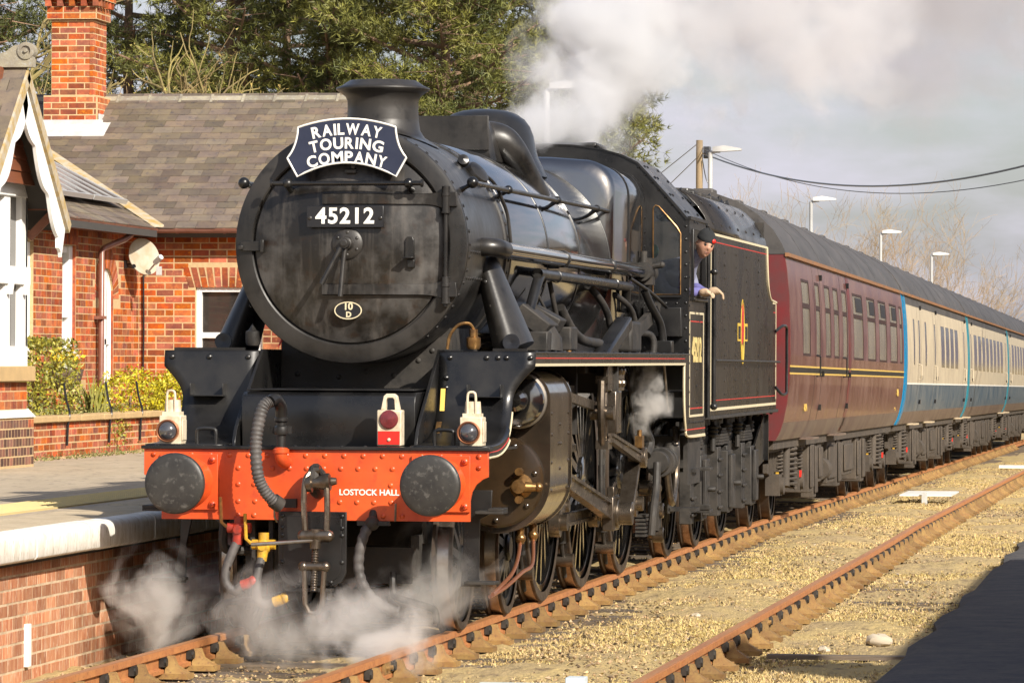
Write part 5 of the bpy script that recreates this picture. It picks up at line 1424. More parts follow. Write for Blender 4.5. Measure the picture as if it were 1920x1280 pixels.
def arc_text(s, zc, R, size, width):
    me_all = MB()
    objs = []
    adv = {'I': 0.34, 'L': 0.62, 'M': 1.08, 'W': 1.25, 'O': 1.05, 'C': 0.95, 'G': 1.0, 'A': 0.92, 'N': 0.98, 'R': 0.82, 'T': 0.80, 'U': 0.9, 'Y': 0.82, 'P': 0.76}
    tot = sum(adv[c_] for c_ in s)
    k = width / tot
    u = -width / 2
    verts, faces = [], []
    for c_ in s:
        w = adv[c_] * k
        uc = u + w / 2
        u += w
        me = text_mesh(c_, size, M['white'], bold=size * 0.030, depth=0.003)
        th_ = uc / R
        X = Vector((math.cos(th_), 0, -math.sin(th_))); Z = Vector((math.sin(th_), 0, math.cos(th_)))
        pos = Vector((R * math.sin(th_), hbY - 0.0225, zc - R + R * math.cos(th_)))
        xs_ = [v_.co.x for v_ in me.vertices]
        cxm = (min(xs_) + max(xs_)) / 2
        sxw = min(1.25, w * 0.86 / max(max(xs_) - min(xs_), 1e-4)) if c_ != 'I' else 1.0
        b0 = len(verts)
        verts += [tuple(pos + X * ((v_.co.x - cxm) * sxw) + Z * v_.co.y + X.cross(Z) * v_.co.z) for v_ in me.vertices]
        faces += [tuple(i + b0 for i in p_.vertices) for p_ in me.polygons]
        bpy.data.meshes.remove(me)
    b_ = MB(); b_.v = verts; b_.f = faces
    b_.build('lettering', M['white'], hb, ang=0)
arc_text('RAILWAY', 3.489, 1.05, 0.108, 0.51)
arc_text('TOURING', 3.392, 1.05, 0.108, 0.54)
arc_text('COMPANY', 3.295, 0.95, 0.108, 0.58)
# ================================================================ tender
ten = thing('tender', (0, 12.7, 0), 'tall black riveted tender with coal coupled behind the cab', 'tender')
def tp(name, mb, m, parent=None, **k): return mb.build(name, M[m] if isinstance(m, str) else m, parent or ten, **k)
TY0, TY1 = 12.66, 19.0
for s in (-1, 1):
    side = [(TY0, 1.36), (TY1, 1.36), (TY1, 2.52), (18.70, 2.53), (18.35, 2.56), (18.12, 2.66), (18.0, 2.85), (17.93, 3.10), (TY0, 3.10)]
    sd_ = tp('tank_side', MB().prism(side, lambda a, b_, d: (d, a, b_), *sorted((s * 1.270, s * 1.284))), 'tenderblack', ang=0)
    # curved top flare
    rows = []
    for z, x in ((3.095, 1.284), (3.16, 1.270), (3.26, 1.225), (3.36, 1.155), (3.45, 1.065), (3.50, 0.995)):
        rows.append([(s * x, TY0, z), (s * x, 17.93 - (0.25 * max(0, z - 3.2)), z)])
    fl_ = tp('coping_plate', MB().loft(rows, False, False), 'tenderblack', ang=1.0)
    so_ = fl_.modifiers.new('solid', 'SOLIDIFY'); so_.thickness = 0.012
    if s > 0:
        def st(y0, y1, z0, z1, mm): tp('lining', MB().box(1.284, 1.2875, y0, y1, z0, z1), mm, sd_)
        st(12.72, 17.95, 3.075, 3.098, 'cream'); st(12.80, 17.9, 3.01, 3.019, 'lred')
        st(12.72, 18.96, 1.405, 1.432, 'cream'); st(12.8, 18.9, 1.50, 1.508, 'lred')
        st(18.62, 18.98, 2.495, 2.518, 'cream'); st(18.95, 18.97, 1.43, 2.50, 'cream'); st(12.70, 12.722, 1.405, 3.098, 'cream'); st(18.68, 18.9, 2.40, 2.409, 'lred')
        ed = smooth([(1.286, 18.98, 2.515), (1.286, 18.68, 2.525), (1.286, 18.36, 2.55), (1.286, 18.13, 2.66), (1.286, 18.01, 2.86), (1.286, 17.945, 3.09)], 5)
        tp('cream_edge', MB().tube(ed, 0.012, 6), 'cream', sd_)
        rv = []
        for y in (13.9, 14.9, 15.9, 17.1, 18.3):
            for z in np.arange(1.56, 2.98, 0.125):
                if y > 18 and z > 2.45: continue
                rv.append((1.284, y, z))
        rivets(sd_, rv, (1, 0, 0), 0.0135, M['tenderblack'])
        rivets(fl_, [(1.255, y, 3.20) for y in np.arange(13.1, 17.8, 0.75)] + [(1.12, y, 3.405) for y in np.arange(13.3, 17.8, 0.75)], (0.8, 0, 0.5), 0.016, M['tenderblack'])
        # crest: gold roundel outline, red lion, gold wheel and bar
        cr0 = (1.290, 15.55, 2.16)
        M['gold'] = mat('crest_gold', (0.62, 0.42, 0.05), 0.4)
        rg = []
        for k in range(40):
            t_ = 2 * PI * k / 40
            rg.append((1.2875, 15.55 + 0.15 * math.cos(t_), 2.17 + 0.33 * math.sin(t_)))
        tp('crest_ring', MB().tube([Vector((1.2846, p[1], p[2])) for p in rg + rg[:1]], 0.004, 5), 'gold', sd_)
        lion = [(-0.16, -0.10), (-0.06, -0.13), (0.10, -0.08), (0.17, 0.02), (0.10, 0.12), (0.16, 0.20), (0.02, 0.29), (-0.04, 0.24), (-0.15, 0.27), (-0.10, 0.14), (-0.19, 0.10), (-0.12, 0.02)]
        tp('crest_lion', MB().prism(lion, lambda a, b_, d: (d, 15.55 + a * 0.75, 2.17 + b_), 1.2841, 1.2862), 'lred', sd_)
        tp('crest_wheel', MB().prism([(0.17 * math.cos(a), -0.21 + 0.10 * math.sin(a)) for a in np.linspace(0, 2 * PI, 20)[:-1]], lambda a, b_, d: (d, 15.55 + a * 0.66, 2.16 + b_), 1.2841, 1.2855), 'gold', sd_)
        for sy in (-1, 1):
            tp('crest_bar', MB().box(1.2841, 1.2865, 15.55 + sy * 0.32 - 0.14, 15.55 + sy * 0.32 + 0.14, 2.08, 2.26), 'gold', sd_)
            tp('crest_bar_field', MB().box(1.2866, 1.288, 15.55 + sy * 0.32 - 0.11, 15.55 + sy * 0.32 + 0.11, 2.10, 2.23), 'tenderblack', sd_)
    tp('handrail', MB().tube([(s * 1.33, 12.58, 1.45), (s * 1.33, 12.58, 2.95)], 0.02, 10).ball((s * 1.33, 12.58, 1.45), 0.035, 10, 8).ball((s * 1.33, 12.58, 2.72), 0.035, 10, 8).cyl((s * 1.26, 12.62, 2.72), (s * 1.33, 12.58, 2.72), 0.014, n=8), 'black')
    tp('grab_rail', MB().tube([(s * 1.33, 12.75, 1.885), (s * 1.33, 18.9, 1.87)], 0.012, 8).cyl((s * 1.28, 13.2, 1.884), (s * 1.33, 13.2, 1.884), 0.01, n=6).cyl((s * 1.28, 18.7, 1.87), (s * 1.33, 18.7, 1.87), 0.01, n=6), 'dirty')
    tp('end_handrail', MB().tube(smooth([(s * 1.30, 18.75, 1.60), (s * 1.36, 18.85, 1.52), (s * 1.38, 19.15, 1.53), (s * 1.38, 19.2, 1.62), (s * 1.38, 19.2, 2.15), (s * 1.38, 19.15, 2.25), (s * 1.36, 18.9, 2.26), (s * 1.30, 18.75, 2.2)], 5), 0.016, 8), 'black')
    tp('side_angle', MB().box(*sorted((s * 1.20, s * 1.30)), TY0, TY1 + 0.1, 1.325, 1.358), 'dirty', bevel=0.004)
    rivets(ten, [(s * 1.27, y, 1.325) for y in np.arange(13, 19, 0.7)], (0, 0, -1), 0.02, M['dirty'], 'bolt', 1.0)
    fr = [(TY0, 1.30), (TY1, 1.30), (TY1, 0.85), (18.6, 0.62), (17.2, 0.62), (16.7, 0.85), (16.4, 0.95), (15.0, 0.62), (14.6, 0.9), (13.9, 0.9), (12.9, 0.62), (TY0, 0.8)]
    tp('outside_frame', MB().prism(fr, lambda a, b_, d: (d, a, b_), *sorted((s * 0.96, s * 0.985))), 'dirty')
    tp('end_gusset', MB().prism([(17.9, 0.95), (19.0, 1.32), (19.0, 0.80), (18.3, 0.74), (17.9, 0.80)], lambda a, b_, d: (d, a, b_), *sorted((s * 1.14, s * 1.16))), 'black')
    for y in (13.27, 15.56, 17.84):
        ax = MB().box(*sorted((s * 0.99, s * 1.16)), y - 0.24, y + 0.24, 0.36, 0.98)
        for dy_ in (-0.42, 0.42): ax.box(*sorted((s * 0.985, s * 1.10)), y + dy_ - 0.14, y + dy_ + 0.14, 0.33, 1.02)
        for k in range(4): ax.box(*sorted((s * 1.10, s * 1.125)), y - 0.57, y - 0.27, 0.40 + k * 0.16, 0.43 + k * 0.16).box(*sorted((s * 1.10, s * 1.125)), y + 0.27, y + 0.57, 0.40 + k * 0.16, 0.43 + k * 0.16)
        o = tp('axlebox', ax, 'dirty', bevel=0.008)
        tp('axlebox_cover', MB().box(*sorted((s * 1.16, s * 1.20)), y - 0.15, y + 0.15, 0.40, 0.94).cyl((s * 1.19, y, 0.65), (s * 1.27, y + 0.02, 0.65), 0.028, n=8), 'dirty', o, bevel=0.01)
        spg = MB()
        for k in range(6): spg.box(*sorted((s * 1.0, s * 1.10)), y - 0.55 + 0.07 * k, y + 0.55 - 0.07 * k, 1.04 + 0.028 * k, 1.063 + 0.028 * k)
        tp('leaf_spring', spg, 'dirty', o)
        for dy_ in (-0.58, 0.58):
            tp('spring_hanger', MB().cyl((s * 1.05, y + dy_, 0.98), (s * 1.05, y + dy_, 1.33), 0.028, n=8).lathe([(0.05, 0), (0.06, 0.02), (0.045, 0.04), (0.06, 0.06), (0.045, 0.08), (0.06, 0.10), (0.05, 0.12)], (s * 1.05, y + dy_, 1.12), (0, 0, 1), 12), 'dirty', o)
        put_wheel(ten, tnd, y, 0.648, s)
    tp('tender_step', MB().box(*sorted((s * 1.0, s * 1.28)), 12.75, 13.0, 0.44, 0.47).box(*sorted((s * 1.0, s * 1.28)), 12.75, 13.0, 0.84, 0.87).box(*sorted((s * 0.99, s * 1.01)), 12.72, 13.02, 0.42, 1.30).box(*sorted((s * 1.05, s * 1.28)), 12.74, 12.78, 0.47, 0.52), 'dirty', bevel=0.004)
tp('tank_body', MB().box(-1.26, 1.26, TY0 + 0.02, TY1 - 0.02, 1.34, 2.50), 'black')
tp('front_bulkhead', MB().box(-1.26, 1.26, TY0 + 0.05, TY0 + 0.1, 2.5, 3.2), 'dirty')
tp('rear_bulkhead', MB().box(-1.26, 1.26, 17.82, 17.9, 2.5, 3.35), 'dirty')
tp('buffer_beam', MB().box(-1.2, 1.2, 19.0, 19.06, 0.8, 1.30), 'black')
for s in (-1, 1): tp('buffer', MB().cyl((s * 0.867, 19.06, 1.054), (s * 0.867, 19.36, 1.054), 0.12, n=16).cyl((s * 0.867, 19.36, 1.054), (s * 0.867, 19.44, 1.054), 0.2, n=24), 'dirty')
for y in (13.27, 15.56, 17.84): tp('axle', MB().cyl((-0.7, y, 0.648), (0.7, y, 0.648), 0.08, n=12), 'dirty')
M['coal'] = mat('coal', (0.012, 0.012, 0.013), 0.35, c2=(0.03, 0.03, 0.03), ns=20, island=0.4)
n = 1500
cx = rng.uniform(-0.95, 0.95, n); cyy = rng.uniform(12.9, 17.7, n)
cz = 3.28 + 0.30 * (1 - (cx / 1.0) ** 2) + 0.12 * np.sin(cyy * 2.1) * np.cos(cx * 3) - 0.28 * np.clip((13.6 - cyy), 0, 1) + rng.normal(0, 0.03, n)
s_ = rng.uniform(0.05, 0.13, n)
base = np.array([(1, 0, 0), (0, 1, 0), (-1, 0, 0), (0, -1, 0), (0, 0, 0.8), (0, 0, -0.8)], float)
jit = (rng.normal(0, 0.25, (n, 6, 3)) + base) * s_[:, None, None] + np.stack([cx, cyy, cz], -1)[:, None, :]
f0 = np.array([(0, 1, 4), (1, 2, 4), (2, 3, 4), (3, 0, 4), (1, 0, 5), (2, 1, 5), (3, 2, 5), (0, 3, 5)])
coal = np_mesh('coal', jit.reshape(-1, 3), ((np.arange(n) * 6)[:, None, None] + f0).reshape(-1, 3), M['coal'])
tag(coal, 'heap of black coal in the tender', 'coal', kind='stuff')
tp('coal_floor', MB().box(-1.1, 1.1, 12.75, 17.8, 2.5, 3.15), 'dirty')
for y, w in ((14.2, 0.14), (14.8, 0.18), (15.7, 0.3)): tp('tank_vent', MB().box(0.55, 0.95, y, y + w * 2, 3.47, 3.56), 'dirty', bevel=0.02)

# ================================================================ driver leaning from the cab
M['skin'] = mat('skin', (0.50, 0.29, 0.20), 0.6, c2=(0.40, 0.20, 0.13), ns=14)
M['overall'] = mat('blue_overall', (0.17, 0.18, 0.26), 0.85, c2=(0.22, 0.23, 0.31), ns=18, bump=0.004, bs=40)
M['sleeve'] = mat('purple_blue_jumper', (0.13, 0.12, 0.32), 0.85, c2=(0.10, 0.10, 0.26), ns=20)
M['hat'] = mat('black_beanie', (0.012, 0.013, 0.014), 0.9, bump=0.004, bs=220)
M['glove'] = mat('pale_glove', (0.50, 0.36, 0.24), 0.8, c2=(0.38, 0.27, 0.17), ns=20)
M['darkcloth'] = mat('dark_waistcoat', (0.02, 0.02, 0.035), 0.85)
per = thing('person', (1.0, 11.4, 1.6), 'person in black knitted hat and blue overalls leaning out of the cab window', 'person')
def skin_body(name, verts, edges, rads, m, root=0, sub=2):
    me = bpy.data.meshes.new(name)
    me.from_pydata(verts, edges, [])
    o = bpy.data.objects.new(name, me)
    link(o, per)
    sk = o.modifiers.new('skin', 'SKIN')
    sk.use_smooth_shade = True
    lay_ = me.skin_vertices[0].data
    for i, r in enumerate(rads):
        lay_[i].radius = r if isinstance(r, tuple) else (r, r)
        lay_[i].use_root = (i == root)
    ss_ = o.modifiers.new('sub', 'SUBSURF'); ss_.levels = sub; ss_.render_levels = sub
    me.materials.append(m)
    return o
HX, HY, HZ = 1.415, 11.06, 2.93     # head centre, outside the side sheet
bv = [(0.95, 11.45, 1.95), (0.96, 11.42, 2.15), (0.99, 11.36, 2.40), (1.06, 11.30, 2.62), (1.15, 11.24, 2.71), (1.27, 11.16, 2.78), (1.35, 11.11, 2.84), (1.40, 11.07, 2.91),
      (0.95, 11.08, 2.66), (1.08, 10.98, 2.50), (1.30, 11.06, 2.50), (1.38, 11.10, 2.51),
      (1.22, 11.48, 2.64), (1.28, 11.45, 2.51), (1.40, 11.30, 2.50), (1.45, 11.25, 2.50),
      (0.88, 11.38, 1.80), (0.90, 11.36, 1.62), (1.04, 11.50, 1.80), (1.06, 11.48, 1.62)]
be = [(0, 1), (1, 2), (2, 3), (3, 4), (4, 5), (5, 6), (6, 7), (4, 8), (8, 9), (9, 10), (10, 11), (4, 12), (12, 13), (13, 14), (14, 15), (0, 16), (16, 17), (0, 18), (18, 19)]
br = [0.15, 0.155, 0.17, 0.185, 0.17, 0.075, 0.055, 0.06, 0.085, 0.06, 0.042, 0.035, 0.085, 0.06, 0.042, 0.035, 0.10, 0.08, 0.10, 0.08]
body = skin_body('body', bv, be, br, M['overall'])
# head: one closed surface with brow, nose, lips, chin and ears
def head_mesh():
    b_ = MB()
    nu, nv = 36, 26
    rings = []
    for j in range(nv + 1):
        t_ = PI * j / nv
        zz_ = math.cos(t_)
        rr_ = max(math.sin(t_), 1e-4)
        ring_ = []
        for i in range(nu):
            a = 2 * PI * i / nu           # a = 0 is the face direction (+f)
            f, l = math.cos(a) * rr_, math.sin(a) * rr_
            jaw = 1.0 - 0.30 * max(0, -zz_ - 0.15) ** 1.1
            X_ = f * 0.098 * (1.0 if f > 0 else 1.02)
            Y_ = l * 0.076 * jaw
            Z_ = zz_ * 0.118
            if f > 0.2:
                cen = math.exp(-(l / 0.22) ** 2)
                X_ += 0.026 * cen * math.exp(-((zz_ + 0.12) / 0.13) ** 2)        # nose tip
                X_ += 0.010 * cen * math.exp(-((zz_ - 0.10) / 0.16) ** 2)        # bridge
                X_ += 0.009 * math.exp(-((zz_ - 0.28) / 0.09) ** 2)              # brow
                X_ -= 0.013 * (math.exp(-((l - 0.38) / 0.17) ** 2) + math.exp(-((l + 0.38) / 0.17) ** 2)) * math.exp(-((zz_ - 0.10) / 0.11) ** 2)   # eye sockets
                X_ += 0.008 * math.exp(-(l / 0.30) ** 2) * math.exp(-((zz_ + 0.42) / 0.07) ** 2)     # lips
                X_ -= 0.005 * math.exp(-(l / 0.30) ** 2) * math.exp(-((zz_ + 0.57) / 0.06) ** 2)
                X_ += 0.012 * math.exp(-(l / 0.28) ** 2) * math.exp(-((zz_ + 0.74) / 0.10) ** 2)     # chin
            ear = math.exp(-((a - PI / 2 - 0.15) / 0.13) ** 2) + math.exp(-((a - 1.5 * PI + 0.15) / 0.13) ** 2)
            Y_ += math.copysign(0.018 * ear * math.exp(-((zz_ - 0.0) / 0.22) ** 2), l)
            ring_.append((X_, Y_, Z_))
        rings.append(ring_)
    return b_.loft(rings, True, False)
Rh = Matrix.Rotation(math.radians(-62), 4, 'Z') @ Matrix.Rotation(math.radians(9), 4, 'Y') @ Matrix.Rotation(math.radians(-14), 4, 'X')
def hp_(mb, name, m, parent=per, ang=1.3):
    mb.v = [tuple(Matrix.Translation((HX, HY, HZ)) @ (Rh @ Vector(p))) for p in mb.v]
    return mb.build(name, M[m], parent, ang=ang)
head = hp_(head_mesh(), 'head', 'skin')
hat = []
for k, (z, sc_) in enumerate(((0.046, 1.04), (0.050, 1.08), (0.078, 1.06), (0.082, 1.03), (0.105, 0.94), (0.128, 0.76), (0.144, 0.50), (0.152, 0.25), (0.154, 0.02))):
    r0 = math.sqrt(max(0.05, 1 - (max(0, z - 0.05) / 0.13) ** 2)) if k < 3 else 1
    hat.append([(0.100 * sc_ * math.cos(a) - 0.004, 0.080 * sc_ * math.sin(a), z - 0.014 * math.cos(a)) for a in np.linspace(0, 2 * PI, 33)[:-1]])
hp_(MB().loft(hat, True, False), 'knitted_hat', 'hat', head)
hp_(MB().lathe([(0.022, 0), (0.02, 0.006), (0, 0.008)], (0.096, 0.035, 0.060), (1, 0.4, 0), 14), 'hat_badge', 'tailred', head)
for l in (-0.030, 0.030):
    hp_(MB().ball((0.083, l, 0.012), 0.0115, 10, 8), 'eye', 'hat', head)
    hp_(MB().tube([(0.092, l - 0.016, 0.033), (0.098, l, 0.037), (0.092, l + 0.016, 0.032)], 0.0035, 5), 'eyebrow', 'hat', head)
hp_(MB().tube([(0.094, -0.022, -0.0545), (0.101, 0, -0.053), (0.094, 0.022, -0.0545)], 0.0028, 5), 'mouth', 'redlens', head)
# sleeves cuffs and gloved hands resting on the ledge
skin_body('jumper_sleeve', [(1.10, 11.0, 2.50), (1.30, 11.06, 2.505), (1.385, 11.10, 2.512)], [(0, 1), (1, 2)], [0.063, 0.05, 0.044], M['sleeve'])
skin_body('jumper_sleeve', [(1.26, 11.46, 2.56), (1.37, 11.33, 2.505), (1.43, 11.27, 2.505)], [(0, 1), (1, 2)], [0.066, 0.05, 0.044], M['sleeve'])
def hand(px, py, pz, fx, fy, droop, name):
    d = Vector((fx, fy, 0)).normalized()
    sd__ = Vector((-d.y, d.x, 0))
    o0 = Vector((px, py, pz))
    V = [o0, o0 + d * 0.05, o0 + d * 0.095]
    E_ = [(0, 1), (1, 2)]
    Rr = [0.034, 0.041, 0.040]
    for k, (off, ln) in enumerate(((-0.033, 0.075), (-0.011, 0.078), (0.011, 0.076), (0.033, 0.062))):
        b0 = o0 + d * 0.092 + sd__ * off
        k0 = len(V)
        V += [b0 + d * 0.022 + Vector((0, 0, -0.010)), b0 + d * (0.022 + ln * 0.35) + Vector((0, 0, -ln * 0.45 * droop)), b0 + d * (0.022 + ln * 0.40) + Vector((0, 0, -ln * 1.0 * droop))]
        E_ += [(2, k0), (k0, k0 + 1), (k0 + 1, k0 + 2)]
        Rr += [0.0135, 0.0115, 0.009]
    k0 = len(V)
    V += [o0 + d * 0.045 + sd__ * 0.045 + Vector((0, 0, -0.01)), o0 + d * 0.085 + sd__ * 0.062 + Vector((0, 0, -0.03))]
    E_ += [(1, k0), (k0, k0 + 1)]
    Rr += [0.014, 0.011]
    return skin_body(name, [tuple(v_) for v_ in V], E_, Rr, M['glove'], 1, 2)
hand(1.36, 11.05, 2.505, 0.9, -0.25, 0.75, 'gloved_hand')
hand(1.42, 11.25, 2.52, 1.0, 0.05, 1.05, 'gloved_hand')
skin_body('waistcoat', [(0.97, 11.42, 2.15), (1.0, 11.36, 2.40), (1.06, 11.30, 2.60), (1.15, 11.235, 2.735)], [(0, 1), (1, 2), (2, 3)], [0.17, 0.185, 0.195, 0.15], M['overall'])
# ================================================================ carriages
M['maroon'] = mat('maroon_paint', (0.105, 0.026, 0.022), 0.30, c2=(0.16, 0.075, 0.058), ns=1.6, lo=0.4, hi=0.65, r2=0.45, streak=0.5, sc_col=(0.25, 0.15, 0.115), coat=0.2)
M['maroondark'] = mat('maroon_dark_gasket', (0.030, 0.010, 0.009), 0.5)  # dark gasket edging round the maroon carriage windows
M['maroonred'] = mat('maroon_end_paint', (0.15, 0.020, 0.022), 0.35, c2=(0.10, 0.035, 0.035), ns=3)
M['ccream'] = mat('carriage_cream', (0.50, 0.43, 0.31), 0.45, c2=(0.40, 0.34, 0.25), ns=2, streak=0.25, sc_col=(0.35, 0.28, 0.2))
M['cblue'] = mat('carriage_faded_blue', (0.030, 0.065, 0.105), 0.42, c2=(0.12, 0.14, 0.155), ns=2.2, streak=0.5, sc_col=(0.30, 0.30, 0.28))
M['endblue'] = mat('carriage_end_blue', (0.004, 0.18, 0.36), 0.4)
M['endteal'] = mat('carriage_end_teal', (0.02, 0.20, 0.26), 0.4)
M['roof'] = mat('carriage_roof', (0.045, 0.042, 0.040), 0.6, c2=(0.075, 0.068, 0.064), c3=(0.03, 0.028, 0.027), ns=2.5, stretch=(1, 0.4, 1))
M['gut'] = mat('cantrail_orange', (0.30, 0.13, 0.045), 0.5, c2=(0.20, 0.11, 0.06), ns=3)
M['cglass'] = mat('carriage_window_beige', (0.25, 0.21, 0.15), 0.22, c2=(0.15, 0.125, 0.09), ns=1.5, spec=0.6)  # beige stands for blinds and for a bright reflection painted into the glass
M['cglassd'] = mat('carriage_window_dark', (0.030, 0.025, 0.022), 0.15, spec=0.3)
M['under'] = mat('underframe_dirt', (0.075, 0.058, 0.042), 0.8, c2=(0.045, 0.036, 0.028), ns=5, bump=0.004, bs=25)
M['skirt'] = mat('dirty_skirt', (0.16, 0.12, 0.085), 0.6, c2=(0.11, 0.07, 0.055), ns=2)
PX = [(1.00, 1.235), (1.10, 1.285), (1.22, 1.325), (1.40, 1.362), (1.65, 1.388), (1.95, 1.398), (2.25, 1.396), (2.60, 1.382), (2.90, 1.355), (3.06, 1.330)]
def px_at(z):
    for (z0, x0), (z1, x1) in zip(PX[:-1], PX[1:]):
        if z0 <= z <= z1 + 1e-6: return x0 + (x1 - x0) * (z - z0) / (z1 - z0)
    return PX[0][1] if z < 1 else PX[-1][1]
def panel(mb, y0, y1, z0, z1, s, o=0.0, th=0.02):
    zs = [z0] + [z for z, _ in PX if z0 + 0.01 < z < z1 - 0.01] + [z1]
    rows = []
    for z in zs:
        x = px_at(z) + o
        rows.append([(s * x, y0, z), (s * x, y1, z), (s * (x - th), y1, z), (s * (x - th), y0, z)])
    mb.loft(rows)
def bogie_proto(parent, yc):
    o = None
    for s in (-1, 1):
        fr = MB().prism([(-1.75, 0.72), (1.75, 0.72), (1.75, 0.62), (1.1, 0.55), (0.75, 0.50), (-0.75, 0.50), (-1.1, 0.55), (-1.75, 0.62)], lambda a, b_, d: (d, yc + a, b_), *sorted((s * 1.0, s * 1.05)))
        for k in np.arange(-1.6, 1.61, 0.32): fr.box(*sorted((s * 1.05, s * 1.08)), yc + k - 0.015, yc + k + 0.015, 0.62, 0.86)
        fr.box(*sorted((s * 1.05, s * 1.08)), yc - 1.75, yc + 1.75, 0.85, 0.88)
        f_ = fr.build('bogie_frame', M['under'], parent)
        for dy_ in (-1.3, 1.3):
            MB().box(*sorted((s * 1.0, s * 1.16)), yc + dy_ - 0.16, yc + dy_ + 0.16, 0.36, 0.60).cyl((s * 1.1, yc + dy_, 0.47), (s * 1.20, yc + dy_, 0.47), 0.10, n=14).build('axlebox', M['under'], f_)
            sp_ = MB()
            zz = np.linspace(0.60, 0.92, 50)
            sp_.tube([(s * 1.09 + 0.055 * math.cos(k * 1.0), yc + dy_ + 0.40 + 0.055 * math.sin(k * 1.0), z) for k, z in enumerate(zz)], 0.014, 5)
            sp_.build('coil_spring', M['under'], f_)
            w = inst('wheel', CW[0], f_, (s * 0.752, yc + dy_, 0.457), Quaternion((0, 0, 1), PI) if s < 0 else None)
            inst('tyre', CW[1], f_, (s * 0.752, yc + dy_, 0.457), Quaternion((0, 0, 1), PI) if s < 0 else None)
        sp2 = MB()
        zz = np.linspace(0.42, 0.90, 60)
        sp2.tube([(s * 1.12 + 0.10 * math.cos(k * 0.9), yc + 0.10 * math.sin(k * 0.9), z) for k, z in enumerate(zz)], 0.02, 5)
        sp2.build('bolster_spring', M['under'], f_)
        MB().cyl((s * 1.14, yc - 0.5, 0.45), (s * 1.14, yc - 0.42, 0.95), 0.05, n=12).build('damper', M['under'], f_)
        MB().box(*sorted((s * 1.09, s * 1.12)), yc - 1.15, yc - 1.08, 0.42, 0.62).build('yellow_tag', M['yellow'], f_)
        MB().box(*sorted((s * 1.15, s * 1.18)), yc + 1.15, yc + 1.28, 0.52, 0.60).build('red_tag', M['tailred'], f_)
        MB().tube(smooth([(s * 1.0, yc - 1.9, 0.92), (s * 1.1, yc - 1.6, 0.99), (s * 1.12, yc - 1.0, 1.0), (s * 1.05, yc - 0.7, 0.93)], 5), 0.04, 8).build('air_pipe', M['under'], f_)
CW = wheel_meshes(0.457, 0, rim=0.06, hub=0.10)

